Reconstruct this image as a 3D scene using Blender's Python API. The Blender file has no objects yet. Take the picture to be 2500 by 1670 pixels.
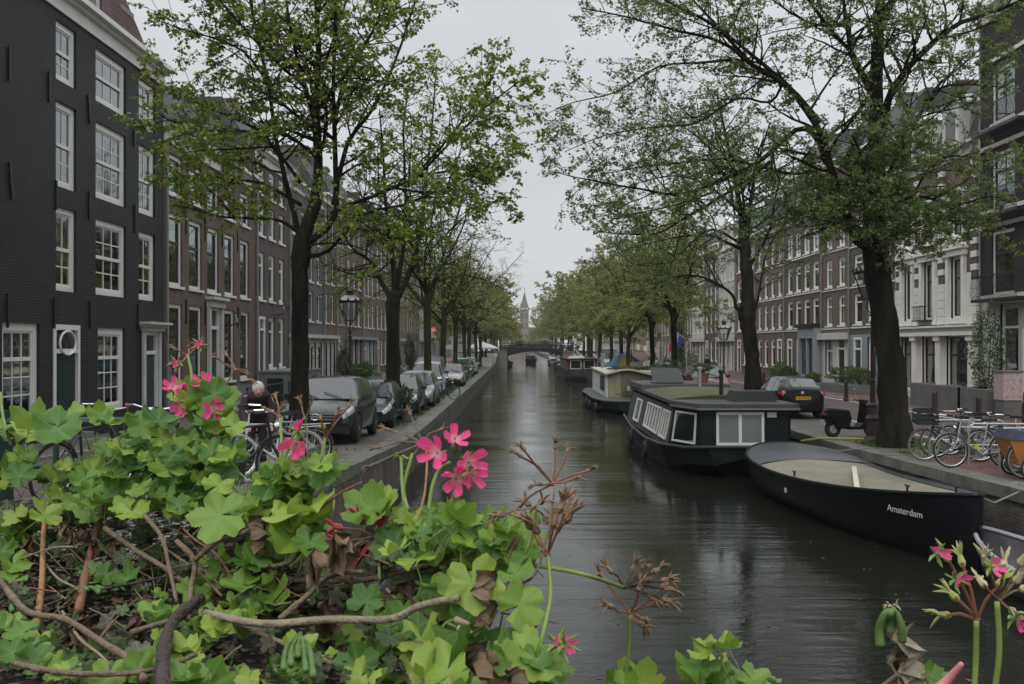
import bpy, bmesh, math, random
import numpy as np
from mathutils import Vector, Matrix, Euler
R = math.radians
scene = bpy.context.scene
COL = scene.collection
# ---------------------------------------------------------------- camera, sky, sun, exposure
F = 2300.0; CX = 1262.0; CY = 842.0; EYE = 3.57          # focal length and vanishing point, photo pixels; eye above the water
cam_d = bpy.data.cameras.new('camera'); cam = bpy.data.objects.new('camera', cam_d); COL.objects.link(cam)
cam.location = (0, 0, EYE); cam.rotation_euler = (R(90), 0, 0)
cam_d.sensor_width = 36; cam_d.lens = F/2500*36
cam_d.shift_x = -12/2500; cam_d.shift_y = 7/2500
cam_d.clip_start = 0.05; cam_d.clip_end = 3000
cam_d.dof.use_dof = True; cam_d.dof.focus_distance = 3.0; cam_d.dof.aperture_fstop = 26
scene.camera = cam
SUN_EL, SUN_AZ = R(52), R(200)
world = bpy.data.worlds.new('World'); scene.world = world; world.use_nodes = True
nt = world.node_tree; nt.nodes.clear()
wo = nt.nodes.new('ShaderNodeOutputWorld'); bg = nt.nodes.new('ShaderNodeBackground')
sky = nt.nodes.new('ShaderNodeTexSky'); sky.sky_type = 'NISHITA'; sky.sun_disc = False
sky.sun_elevation = SUN_EL; sky.sun_rotation = SUN_AZ
tc = nt.nodes.new('ShaderNodeTexCoord'); sp = nt.nodes.new('ShaderNodeSeparateXYZ')
nt.links.new(tc.outputs['Generated'], sp.inputs[0])
rmp = nt.nodes.new('ShaderNodeValToRGB')                     # overcast: brighter towards the zenith
e = rmp.color_ramp.elements
e[0].position = 0.0; e[0].color = (.66, .675, .69, 1); e[1].position = 1.0; e[1].color = (1.95, 2.0, 2.06, 1)
x = rmp.color_ramp.elements.new(.14); x.color = (.66, .675, .695, 1)
x = rmp.color_ramp.elements.new(.36); x.color = (.74, .76, .785, 1)
nt.links.new(sp.outputs['Z'], rmp.inputs[0])
mp = nt.nodes.new('ShaderNodeMapping'); mp.inputs['Scale'].default_value = (1.6, 1.6, 7)
nz = nt.nodes.new('ShaderNodeTexNoise'); nz.inputs['Scale'].default_value = 1.7; nz.inputs['Detail'].default_value = 5
nt.links.new(tc.outputs['Generated'], mp.inputs[0]); nt.links.new(mp.outputs[0], nz.inputs['Vector'])
mr = nt.nodes.new('ShaderNodeMapRange'); mr.inputs['From Min'].default_value = .3; mr.inputs['From Max'].default_value = .7
mr.inputs['To Min'].default_value = .93; mr.inputs['To Max'].default_value = 1.1
nt.links.new(nz.outputs['Fac'], mr.inputs['Value'])
vm = nt.nodes.new('ShaderNodeVectorMath'); vm.operation = 'SCALE'
nt.links.new(rmp.outputs[0], vm.inputs[0]); nt.links.new(mr.outputs[0], vm.inputs['Scale'])
vs = nt.nodes.new('ShaderNodeVectorMath'); vs.operation = 'SCALE'; vs.inputs['Scale'].default_value = .08
nt.links.new(sky.outputs[0], vs.inputs[0])
mx = nt.nodes.new('ShaderNodeMix'); mx.data_type = 'RGBA'; mx.inputs[0].default_value = .92
nt.links.new(vs.outputs[0], mx.inputs[6]); nt.links.new(vm.outputs[0], mx.inputs[7])
nt.links.new(mx.outputs[2], bg.inputs[0]); bg.inputs[1].default_value = 1.0
nt.links.new(bg.outputs[0], wo.inputs[0])
sd = bpy.data.lights.new('sun', 'SUN'); sd.energy = 1.1; sd.angle = R(35); sd.color = (1, .97, .93)
sun = bpy.data.objects.new('sun', sd); COL.objects.link(sun)
sun.rotation_euler = (R(90)-SUN_EL, 0, R(-20))   # light comes from behind and left of the camera, high up
scene.view_settings.view_transform = 'Standard'; scene.view_settings.look = 'None'
scene.view_settings.exposure = 0.0; scene.view_settings.gamma = 1.0
scene.cycles.max_bounces = 6; scene.cycles.diffuse_bounces = 3; scene.cycles.glossy_bounces = 3
scene.cycles.transparent_max_bounces = 12; scene.cycles.transmission_bounces = 3
scene.cycles.caustics_reflective = False; scene.cycles.caustics_refractive = False

def P(px, py, Y):                                           # photo pixel at distance Y -> point of the place
    return Vector(((px-CX)/F*Y, Y, EYE-(py-CY)/F*Y))
def Q(px, py, Y): return P(px*1.0652, py*1.0652, Y)
def rnd(a, b): return random.uniform(a, b)
random.seed(7)

# ---------------------------------------------------------------- object helpers
def tag(o, label=None, cat=None, group=None, kind=None):
    if label: o['label'] = label
    if cat: o['category'] = cat
    if group: o['group'] = group
    if kind: o['kind'] = kind
    return o
def obj(name, mesh, parent=None, loc=(0, 0, 0), rot=(0, 0, 0), sc=None):
    o = bpy.data.objects.new(name, mesh); COL.objects.link(o)
    if parent: o.parent = parent
    o.location = loc; o.rotation_euler = rot
    if sc is not None: o.scale = sc if hasattr(sc, '__len__') else (sc, sc, sc)
    return o
def thing(name, loc, rz=0, label=None, cat=None, group=None, sc=None):
    return tag(obj(name, None, None, loc, (0, 0, rz), sc), label, cat, group)
def copy_tree(o, parent=None):
    c = o.copy(); COL.objects.link(c); c.parent = parent
    for ch in list(o.children):
        copy_tree(ch, c)
    return c

def clone(o, loc, rz=None, label=None, group=None, sc=None):
    c = copy_tree(o); c.location = loc
    if rz is not None: c.rotation_euler = (0, 0, rz)
    if label: c['label'] = label
    if group: c['group'] = group
    if sc is not None: c.scale = (sc, sc, sc)
    return c

class MB:
    def __init__(s): s.v = []; s.f = []; s.m = []; s.mi = 0
    def add(s, vs, fs):
        n = len(s.v); s.v += [tuple(v) for v in vs]
        s.f += [tuple(i+n for i in f) for f in fs]; s.m += [s.mi]*len(fs); return s
    def box(s, x0, x1, y0, y1, z0, z1):
        return s.add([(x0,y0,z0),(x1,y0,z0),(x1,y1,z0),(x0,y1,z0),(x0,y0,z1),(x1,y0,z1),(x1,y1,z1),(x0,y1,z1)],
                     [(0,3,2,1),(4,5,6,7),(0,1,5,4),(1,2,6,5),(2,3,7,6),(3,0,4,7)])
    def hexa(s, b, t):          # bottom and top quads (4 points each)
        return s.add(list(b)+list(t), [(0,3,2,1),(4,5,6,7),(0,1,5,4),(1,2,6,5),(2,3,7,6),(3,0,4,7)])
    def prism(s, poly, a, b, ax='y'):   # polygon (u,v) swept from a to b along an axis
        def pt(u, v, w): return {'y': (u, w, v), 'x': (w, u, v), 'z': (u, v, w)}[ax]
        n = len(poly); vs = [pt(u, v, a) for u, v in poly]+[pt(u, v, b) for u, v in poly]
        return s.add(vs, [tuple(range(n-1, -1, -1)), tuple(range(n, 2*n))]+[(i, (i+1) % n, n+(i+1) % n, n+i) for i in range(n)])
    def quad(s, a, b, c, d): return s.add([a, b, c, d], [(0, 1, 2, 3)])
    def tube(s, pts, r, n=6, cap=True):
        pts = [Vector(p) for p in pts]; m = len(pts)
        if not hasattr(r, '__len__'): r = [r]*m
        up = Vector((0, 0, 1)); vs = []; prev = None
        for i, p in enumerate(pts):
            d = (pts[min(i+1, m-1)]-pts[max(i-1, 0)])
            d = d.normalized() if d.length > 1e-9 else Vector((0, 0, 1))
            if prev is None:
                u = d.cross(up) if abs(d.z) < .95 else d.cross(Vector((1, 0, 0)))
            else: u = prev-d*prev.dot(d)
            u = u.normalized() if u.length > 1e-6 else d.orthogonal().normalized()
            prev = u; w = d.cross(u)
            for k in range(n):
                a = 2*math.pi*k/n; vs.append(p+(u*math.cos(a)+w*math.sin(a))*r[i])
        fs = [(i*n+k, i*n+(k+1) % n, (i+1)*n+(k+1) % n, (i+1)*n+k) for i in range(m-1) for k in range(n)]
        if cap: fs += [tuple(range(n-1, -1, -1)), tuple((m-1)*n+k for k in range(n))]
        return s.add(vs, fs)
    def lathe(s, prof, n=12, c=(0, 0, 0), ax='z'):     # prof: (r, h)
        vs = []
        for r, h in prof:
            for k in range(n):
                a = 2*math.pi*k/n; x, y = r*math.cos(a), r*math.sin(a)
                v = {'z': (x, y, h), 'y': (x, h, -y), 'x': (h, x, y)}[ax]
                vs.append((v[0]+c[0], v[1]+c[1], v[2]+c[2]))
        m = len(prof)
        fs = [(i*n+k, i*n+(k+1) % n, (i+1)*n+(k+1) % n, (i+1)*n+k) for i in range(m-1) for k in range(n)]
        fs += [tuple(range(n-1, -1, -1)), tuple((m-1)*n+k for k in range(n))]
        return s.add(vs, fs)
    def blob(s, c, rx, ry, rz, n=10, m=7, jit=0):
        vs = []; fs = []
        for i in range(m+1):
            t = math.pi*i/m
            for k in range(n):
                a = 2*math.pi*k/n; q = 1+rnd(-jit, jit)
                vs.append((c[0]+rx*math.sin(t)*math.cos(a)*q, c[1]+ry*math.sin(t)*math.sin(a)*q, c[2]+rz*math.cos(t)*q))
        fs = [(i*n+k, (i+1)*n+k, (i+1)*n+(k+1) % n, i*n+(k+1) % n) for i in range(m) for k in range(n)]
        return s.add(vs, fs)
    def mesh(s, name, mats, smooth=False):
        me = bpy.data.meshes.new(name); me.from_pydata(s.v, [], s.f)
        if not isinstance(mats, (list, tuple)): mats = [mats]
        for m in mats: me.materials.append(m)
        if len(mats) > 1: me.polygons.foreach_set('material_index', s.m)
        if smooth: me.polygons.foreach_set('use_smooth', [True]*len(me.polygons))
        me.update(); return me
    def build(s, name, mats, parent=None, loc=(0, 0, 0), rot=(0, 0, 0), smooth=False, sc=None, weld=None):
        me = s.mesh(name, mats, smooth)
        if weld:
            bm = bmesh.new(); bm.from_mesh(me); bmesh.ops.remove_doubles(bm, verts=bm.verts, dist=.0005); bmesh.ops.recalc_face_normals(bm, faces=bm.faces); bm.to_mesh(me); bm.free()
            me.polygons.foreach_set('use_smooth', [True]*len(me.polygons)); me.set_sharp_from_angle(angle=R(weld))
        return obj(name, me, parent, loc, rot, sc)
def np_mesh(name, V, Fq, mat):                              # V (n,3), Fq (m,4)
    me = bpy.data.meshes.new(name)
    me.vertices.add(len(V)); me.vertices.foreach_set('co', np.asarray(V, dtype=np.float32).ravel())
    m, k = Fq.shape
    me.loops.add(m*k); me.loops.foreach_set('vertex_index', Fq.astype(np.int32).ravel())
    me.polygons.add(m); me.polygons.foreach_set('loop_start', np.arange(0, m*k, k, dtype=np.int32))
    me.polygons.foreach_set('loop_total', np.full(m, k, dtype=np.int32))
    me.materials.append(mat); me.update(calc_edges=True); return me

# ---------------------------------------------------------------- materials
MT = {}
def nodes_of(name):
    m = bpy.data.materials.new(name); m.use_nodes = True; t = m.node_tree
    return m, t, t.nodes['Principled BSDF'], t.nodes['Material Output']
def M(name, col, rough=.75, var=.25, scale=2.0, bump=0.0, bscale=60, metal=0, spec=.4, island=0.0, stretch=(1, 1, 1), coat=0, bd=.02):
    if name in MT: return MT[name]
    m, t, b, o = nodes_of(name); N = t.nodes.new; L = t.links.new
    b.inputs['Roughness'].default_value = rough; b.inputs['Metallic'].default_value = metal
    b.inputs['Specular IOR Level'].default_value = spec; b.inputs['Coat Weight'].default_value = coat
    c = N('ShaderNodeTexCoord'); mp = N('ShaderNodeMapping'); mp.inputs['Scale'].default_value = stretch
    L(c.outputs['Object'], mp.inputs[0])
    n = N('ShaderNodeTexNoise'); n.inputs['Scale'].default_value = scale; n.inputs['Detail'].default_value = 6
    n.inputs['Roughness'].default_value = .65; L(mp.outputs[0], n.inputs['Vector'])
    r = N('ShaderNodeMapRange'); r.inputs['From Min'].default_value = .28; r.inputs['From Max'].default_value = .72
    r.inputs['To Min'].default_value = 1-var; r.inputs['To Max'].default_value = 1+var; L(n.outputs['Fac'], r.inputs['Value'])
    s = N('ShaderNodeVectorMath'); s.operation = 'SCALE'; s.inputs[0].default_value = col[:3]; L(r.outputs[0], s.inputs['Scale'])
    last = s.outputs[0]
    if island:
        g = N('ShaderNodeNewGeometry'); r2 = N('ShaderNodeMapRange'); r2.inputs['To Min'].default_value = 1-island; r2.inputs['To Max'].default_value = 1+island
        L(g.outputs['Random Per Island'], r2.inputs['Value']); s2 = N('ShaderNodeVectorMath'); s2.operation = 'SCALE'
        L(last, s2.inputs[0]); L(r2.outputs[0], s2.inputs['Scale']); last = s2.outputs[0]
    L(last, b.inputs['Base Color'])
    if bump:
        n2 = N('ShaderNodeTexNoise'); n2.inputs['Scale'].default_value = bscale; n2.inputs['Detail'].default_value = 4; L(mp.outputs[0], n2.inputs['Vector'])
        bp = N('ShaderNodeBump'); bp.inputs['Strength'].default_value = bump; bp.inputs['Distance'].default_value = bd
        L(n2.outputs['Fac'], bp.inputs['Height']); L(bp.outputs[0], b.inputs['Normal'])
    MT[name] = m; return m
def brick_mat(name, c1, c2, mortar, w=.22, h=.065, ms=.008, rough=.85, flat=False, bump=.35, off=.5, stain=.3):
    if name in MT: return MT[name]
    m, t, b, o = nodes_of(name); N = t.nodes.new; L = t.links.new
    c = N('ShaderNodeTexCoord'); s = N('ShaderNodeSeparateXYZ'); L(c.outputs['Object'], s.inputs[0])
    cb = N('ShaderNodeCombineXYZ')
    if flat: L(s.outputs['X'], cb.inputs['X']); L(s.outputs['Y'], cb.inputs['Y'])
    else:
        a = N('ShaderNodeMath'); L(s.outputs['X'], a.inputs[0]); L(s.outputs['Y'], a.inputs[1])
        L(a.outputs[0], cb.inputs['X']); L(s.outputs['Z'], cb.inputs['Y'])
    br = N('ShaderNodeTexBrick'); L(cb.outputs[0], br.inputs['Vector'])
    br.inputs['Color1'].default_value = (*c1, 1); br.inputs['Color2'].default_value = (*c2, 1); br.inputs['Mortar'].default_value = (*mortar, 1)
    br.inputs['Scale'].default_value = 1; br.inputs['Brick Width'].default_value = w; br.inputs['Row Height'].default_value = h
    br.inputs['Mortar Size'].default_value = ms; br.inputs['Mortar Smooth'].default_value = .4; br.offset = off
    n = N('ShaderNodeTexNoise'); n.inputs['Scale'].default_value = .7; n.inputs['Detail'].default_value = 8; n.inputs['Roughness'].default_value = .7; L(c.outputs['Object'], n.inputs['Vector'])
    r = N('ShaderNodeMapRange'); r.inputs['From Min'].default_value = .3; r.inputs['From Max'].default_value = .7
    r.inputs['To Min'].default_value = 1-stain; r.inputs['To Max'].default_value = 1+stain; L(n.outputs['Fac'], r.inputs['Value'])
    sc = N('ShaderNodeVectorMath'); sc.operation = 'SCALE'; L(br.outputs['Color'], sc.inputs[0]); L(r.outputs[0], sc.inputs['Scale'])
    L(sc.outputs[0], b.inputs['Base Color']); b.inputs['Roughness'].default_value = rough; b.inputs['Specular IOR Level'].default_value = .3
    n2 = N('ShaderNodeTexNoise'); n2.inputs['Scale'].default_value = 30; n2.inputs['Detail'].default_value = 3; L(c.outputs['Object'], n2.inputs['Vector'])
    ad = N('ShaderNodeMath'); ad.operation = 'MULTIPLY_ADD'; ad.inputs[1].default_value = -.8
    L(br.outputs['Fac'], ad.inputs[0]); L(n2.outputs['Fac'], ad.inputs[2])
    bp = N('ShaderNodeBump'); bp.inputs['Strength'].default_value = bump; bp.inputs['Distance'].default_value = .02
    L(ad.outputs[0], bp.inputs['Height']); L(bp.outputs[0], b.inputs['Normal'])
    MT[name] = m; return m
def leaf_mat(name, cols, trans=.3, rough=.55):              # one random colour per leaf
    m, t, b, o = nodes_of(name); N = t.nodes.new; L = t.links.new
    g = N('ShaderNodeNewGeometry'); rp = N('ShaderNodeValToRGB'); rp.color_ramp.interpolation = 'LINEAR'
    els = rp.color_ramp.elements
    for i, (p, c) in enumerate(cols):
        x = els[i] if i < 2 else els.new(p)
        x.position = p; x.color = (*c, 1)
    L(g.outputs['Random Per Island'], rp.inputs[0]); L(rp.outputs[0], b.inputs['Base Color'])
    b.inputs['Roughness'].default_value = rough; b.inputs['Specular IOR Level'].default_value = .3
    tr = N('ShaderNodeBsdfTranslucent'); L(rp.outputs[0], tr.inputs[0]); ms = N('ShaderNodeMixShader'); ms.inputs[0].default_value = trans
    L(b.outputs[0], ms.inputs[1]); L(tr.outputs[0], ms.inputs[2]); L(ms.outputs[0], o.inputs[0])
    MT[name] = m; return m
def glass_mat(name, tint=(.9, .95, .95), ior=1.5, extra=.26):
    m, t, b, o = nodes_of(name); N = t.nodes.new; L = t.links.new
    tr = N('ShaderNodeBsdfTransparent'); tr.inputs[0].default_value = (*tint, 1)
    gl = N('ShaderNodeBsdfGlossy'); gl.inputs['Roughness'].default_value = .03; gl.inputs[0].default_value = (.85, .9, .9, 1)
    fr = N('ShaderNodeFresnel'); fr.inputs[0].default_value = ior; a = N('ShaderNodeMath'); a.inputs[1].default_value = extra
    L(fr.outputs[0], a.inputs[0]); ms = N('ShaderNodeMixShader'); L(a.outputs[0], ms.inputs[0]); L(tr.outputs[0], ms.inputs[1]); L(gl.outputs[0], ms.inputs[2])
    c = N('ShaderNodeTexCoord'); n = N('ShaderNodeTexNoise'); n.inputs['Scale'].default_value = 1.3; L(c.outputs['Object'], n.inputs['Vector'])
    bp = N('ShaderNodeBump'); bp.inputs['Strength'].default_value = .15; bp.inputs['Distance'].default_value = .02; L(n.outputs['Fac'], bp.inputs['Height'])
    L(bp.outputs[0], gl.inputs['Normal']); L(ms.outputs[0], o.inputs[0]); MT[name] = m; return m
GLASS = glass_mat('window_glass'); LAMPG = glass_mat('lamp_glass', (.85, .87, .87), 1.4, .05)
CARG = M('car_glass', (.035, .046, .045), .08, .1, 2, spec=.6, coat=.25)
DARKG = M('dark_glass', (.015, .018, .02), .08, .2, 2, spec=.8)
WHITE = M('white_paint', (.76, .755, .71), .5, .08, 1.5, .08, 30)
WHITE2 = M('aged_white_paint', (.52, .52, .485), .6, .14, 1.2, .1, 30)
CREAM = M('cream_paint', (.55, .52, .40), .6, .1, 1.5)
CURT = M('curtain_cloth', (.50, .50, .47), .9, .15, 3, stretch=(14, 14, .4))
DARKCORE = M('unlit_room_black', (.012, .012, .012), .9, .3, 1)  # near-black colour stands in for the shade of unlit interiors
BLACK = M('black_paint', (.015, .017, .018), .4, .2, 4, .05, 40)
GREEND = M('dark_green_paint', (.012, .035, .028), .4, .2, 4, .05, 40)
IRON = M('wrought_iron', (.02, .022, .022), .5, .3, 8)
STEEL = M('galvanised_steel', (.42, .43, .43), .35, .15, 8, metal=.7)
CHROME = M('chrome', (.75, .75, .75), .15, .05, 8, metal=1)
RUBBER = M('rubber', (.02, .02, .02), .8, .2, 8)
LEAD = M('slate_roof', (.06, .065, .07), .7, .25, 2, .3, 20)
TILE = brick_mat('red_roof_tiles', (.10, .055, .045), (.075, .045, .04), (.04, .02, .02), .25, .3, .02, bump=1.2)
STONE = M('bluestone', (.20, .205, .19), .75, .28, 1.7, .35, 35)
GREYP = M('grey_plaster', (.17, .18, .19), .8, .15, 1.0, .1, 20)
ROADB = brick_mat('street_clinker', (.115, .085, .078), (.085, .07, .066), (.05, .047, .042), .2, .08, .008, flat=True, bump=.5)
PAVEB = brick_mat('red_pavement_brick', (.17, .085, .072), (.12, .07, .062), (.06, .05, .045), .2, .09, .008, flat=True, bump=.5)
COBB = brick_mat('parking_cobbles', (.15, .14, .125), (.11, .105, .095), (.06, .06, .05), .16, .11, .012, flat=True, bump=.7)
EARTH = M('bare_earth', (.10, .085, .06), .95, .4, 1.5, .8, 12)
BARK = M('elm_bark', (.021, .020, .015), 1.0, .8, 2.2, 1.0, 20, stretch=(1, 1, .22), spec=.1, bd=.09)
BARK2 = M('mossy_bark', (.034, .038, .018), 1.0, .6, 2.5, .9, 14, stretch=(1, 1, .25), spec=.1, bd=.06)
TWIG = M('twig_bark', (.026, .023, .019), .95, .3, 3, spec=.1)

# ---------------------------------------------------------------- ground heights
ZK = [(-60, 1.97), (4, 1.97), (9, 1.9), (15, 1.52), (24, 1.08), (30, .97), (122, .97), (138, 1.9), (144, 2.3), (152, 2.3), (170, .97), (900, .97)]
ZR = [(-60, 1.75), (4, 1.75), (9, 1.5), (15, 1.18), (24, 1.0), (30, .97), (122, .97), (138, 1.9), (144, 2.3), (152, 2.3), (170, .97), (900, .97)]
def zl(y, K=ZK):
    for (a, za), (b, zb) in zip(K, K[1:]):
        if y <= b: return za+(zb-za)*max(0, (y-a))/(b-a)
    return K[-1][1]
def zr(y): return zl(y, ZR)
XL, XR = -2.97, 8.4         # canal walls
FL_, FR_ = -11.5, 19.5      # facade planes
# ================================================================= SETTING
def strip(name, x0, x1, K, dz, mat, ys=None, nx=1):
    ys = ys or sorted(set([k[0] for k in K if k[0] < 800]+[6, 12, 18, 21, 27, 126, 130, 134, 141, 156, 163]))
    b = MB(); vs = []; n = len(ys)
    for y in ys:
        for i in range(nx+1): vs.append((x0+(x1-x0)*i/nx, y, zl(y, K)+dz))
    b.add(vs, [(j*(nx+1)+i, j*(nx+1)+i+1, (j+1)*(nx+1)+i+1, (j+1)*(nx+1)+i) for j in range(n-1) for i in range(nx)])
    return tag(b.build(name, mat), kind='structure')
def water_mat():
    m, t, b, o = nodes_of('canal_water'); N = t.nodes.new; L = t.links.new
    b.inputs['Base Color'].default_value = (.011, .013, .009, 1); b.inputs['Roughness'].default_value = .03
    b.inputs['IOR'].default_value = 1.33; b.inputs['Specular IOR Level'].default_value = .5
    c = N('ShaderNodeTexCoord'); mp = N('ShaderNodeMapping'); mp.inputs['Scale'].default_value = (.11, 1.2, 1); mp.inputs['Rotation'].default_value = (0, 0, R(4))
    L(c.outputs['Object'], mp.inputs[0])
    mp2 = N('ShaderNodeMapping'); mp2.inputs['Scale'].default_value = (.7, 1.3, 1); mp2.inputs['Rotation'].default_value = (0, 0, R(-12)); L(c.outputs['Object'], mp2.inputs[0])
    def nz(s, d, ro, dist=0, mp=mp):
        n = N('ShaderNodeTexNoise'); n.inputs['Scale'].default_value = s; n.inputs['Detail'].default_value = d; n.inputs['Roughness'].default_value = ro
        n.inputs['Distortion'].default_value = dist; L(mp.outputs[0], n.inputs['Vector']); return n.outputs['Fac']
    a = nz(2.3, 2.5, .55, .5); f = nz(7, 4, .65, .6, mp2); g = nz(.30, 3, .5)
    msk = N('ShaderNodeMapRange'); msk.inputs['From Min'].default_value = .35; msk.inputs['From Max'].default_value = .62
    msk.inputs['To Min'].default_value = .25; msk.inputs['To Max'].default_value = 1.15; L(g, msk.inputs['Value'])
    k = N('ShaderNodeMath'); k.operation = 'MULTIPLY_ADD'; k.inputs[1].default_value = .30; L(f, k.inputs[0]); L(a, k.inputs[2])
    bp = N('ShaderNodeBump'); bp.inputs['Distance'].default_value = .021; L(k.outputs[0], bp.inputs['Height']); L(msk.outputs[0], bp.inputs['Strength'])
    L(bp.outputs[0], b.inputs['Normal']); return m
tag(MB().quad((-6, -30, 0), (12, -30, 0), (12, 800, 0), (-6, 800, 0)).build('canal_water', water_mat()), kind='structure')
strip('ground', -300, XL-.35, ZK, -.06, EARTH); strip('ground', XR+.35, 300, ZR, -.06, EARTH)
strip('parking_strip', -5.85, XL-.48, ZK, -.004, COBB); strip('road', -9.0, -5.85, ZK, 0, ROADB)
strip('pavement', -11.6, -9.0, ZK, .06, COBB)
strip('parking_strip', XR+.48, 11.4, ZR, -.004, COBB, ys=[30, 60, 90, 122, 126, 130, 138, 144, 152, 160, 170, 900]); strip('pavement', XR+.48, 11.4, ZR, -.002, PAVEB, ys=[-60, 4, 9, 12, 15, 18, 21])
strip('verge', XR+.48, 11.4, ZR, .006, EARTH, ys=[21, 22, 24, 25.6]); strip('parking_strip', XR+.48, 11.4, ZR, -.003, COBB, ys=[25.6, 28, 30])
strip('road', 11.4, 15.6, ZR, 0, ROADB); strip('pavement', 15.6, 19.6, ZR, .05, PAVEB)
LINE = M('road_line_paint', (.55, .55, .53), .7, .25, 6)
strip('road_edge_line', 11.42, 11.54, ZR, .004, LINE); strip('road_edge_line', 15.3, 15.42, ZR, .004, LINE)
# kerbs
strip_k = MB()
for x0, x1, K, dz in ((-9.06, -8.92, ZK, .075), (15.52, 15.66, ZR, .07)):
    b = MB(); ys = sorted(set(k[0] for k in K if k[0] < 800))
    for y0, y1 in zip(ys, ys[1:]):
        z0, z1 = zl(y0, K), zl(y1, K)
        b.hexa([(x0, y0, z0-.1), (x1, y0, z0-.1), (x1, y1, z1-.1), (x0, y1, z1-.1)], [(x0, y0, z0+dz), (x1, y0, z0+dz), (x1, y1, z1+dz), (x0, y1, z1+dz)])
    tag(b.build('kerb', STONE), kind='structure')

# ---- quay walls: cap stones and vertical slabs near, one wall further on
QW = M('quay_concrete', (.118, .102, .084), .9, .6, 1.6, .4, 18, stretch=(1, 1, .5))
QCAP = M('quay_cap_stone', (.12, .122, .104), .8, .45, 2.2, .4, 30, island=.1)
QBR = brick_mat('quay_brick', (.14, .12, .105), (.095, .085, .075), (.11, .105, .095), .22, .07, .01, bump=.8, stain=.45)
def quay(name, label, xw, side, K, panels):
    q = thing(name, (xw, 0, 0), 0, label, 'quay wall')
    ys = sorted(set([k[0] for k in K if k[0] < 800]+[60, 90]))
    b = MB()
    for y0, y1 in zip(ys, ys[1:]):
        z0, z1 = zl(y0, K)-.2, zl(y1, K)-.2; a, c = sorted((0, side*.5))
        b.hexa([(a, y0, -1), (c, y0, -1), (c, y1, -1), (a, y1, -1)], [(a, y0, z0), (c, y0, z0), (c, y1, z1), (a, y1, z1)])
    b.build('wall', QW if panels else QBR, q)
    L = 1.5; y = 5.0; i = 0; Ye = 62
    while y < Ye:
        z0, z1 = zl(y, K), zl(y+L, K); a, c = sorted((-side*.06, side*.5)); g = .012; h = rnd(-.006, .006)
        MB().hexa([(a, y+g, z0-.22), (c, y+g, z0-.22), (c, y+L-g, z1-.22), (a, y+L-g, z1-.22)], [(a, y+g, z0+h), (c, y+g, z0+h), (c, y+L-g, z1+h), (a, y+L-g, z1+h)]).build('cap_stone', QCAP, q)
        y += L
    b = MB(); ys = [y, 80, 100, 122, 130, 138, 144, 152, 160, 170, 500]; a, c = sorted((-side*.06, side*.5))
    for y0, y1 in zip(ys, ys[1:]):
        z0, z1 = zl(y0, K), zl(y1, K)
        b.hexa([(a, y0, z0-.22), (c, y0, z0-.22), (c, y1, z1-.22), (a, y1, z1-.22)], [(a, y0, z0), (c, y0, z0), (c, y1, z1), (a, y1, z1)])
    b.build('coping', QCAP, q)
    if panels:
        y = 7.0
        while y < 50:
            w = .62 if int(y) % 2 else .55; z0, z1 = zl(y, K)-.225, zl(y+w, K)-.225; t = rnd(.03, .045)
            MB().hexa([(0, y+.012, -.6), (t, y+.012, -.6), (t, y+w-.012, -.6), (0, y+w-.012, -.6)], [(0, y+.012, z0), (t, y+.012, z0), (t, y+w-.012, z1), (0, y+w-.012, z1)]).build('wall_panel', QW, q)
            y += w
    return q
quay('quay_wall', 'long concrete quay wall of upright slabs under a grey cap, beside the parked cars on the left', XL, -1, ZK, True)
quay('quay_wall', 'low brick quay wall with grey cap stones beside the moored boats on the right', XR, 1, ZR, False)

# ---- the bridge under the camera
bt = thing('bridge', (0, 0, 0), 0, 'bridge in the foreground that carries the flower planters', 'bridge')
b = MB(); b.prism([(-14, 5.5), (-3.4, 3.4), (-.2, .95), (3, -.4), (9, -2.5), (16, -5), (16, -14), (-14, -12)], 1.6, 1.965, 'z'); b.build('deck', ROADB, bt)
MB().prism([(-3.4, 3.5), (-.2, 1.05), (3, -.3), (9, -2.4), (9, -2.6), (3, -.5), (-.2, .85), (-3.4, 3.3)], 1.3, 2.15, 'z').build('edge_beam', STONE, bt)

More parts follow.
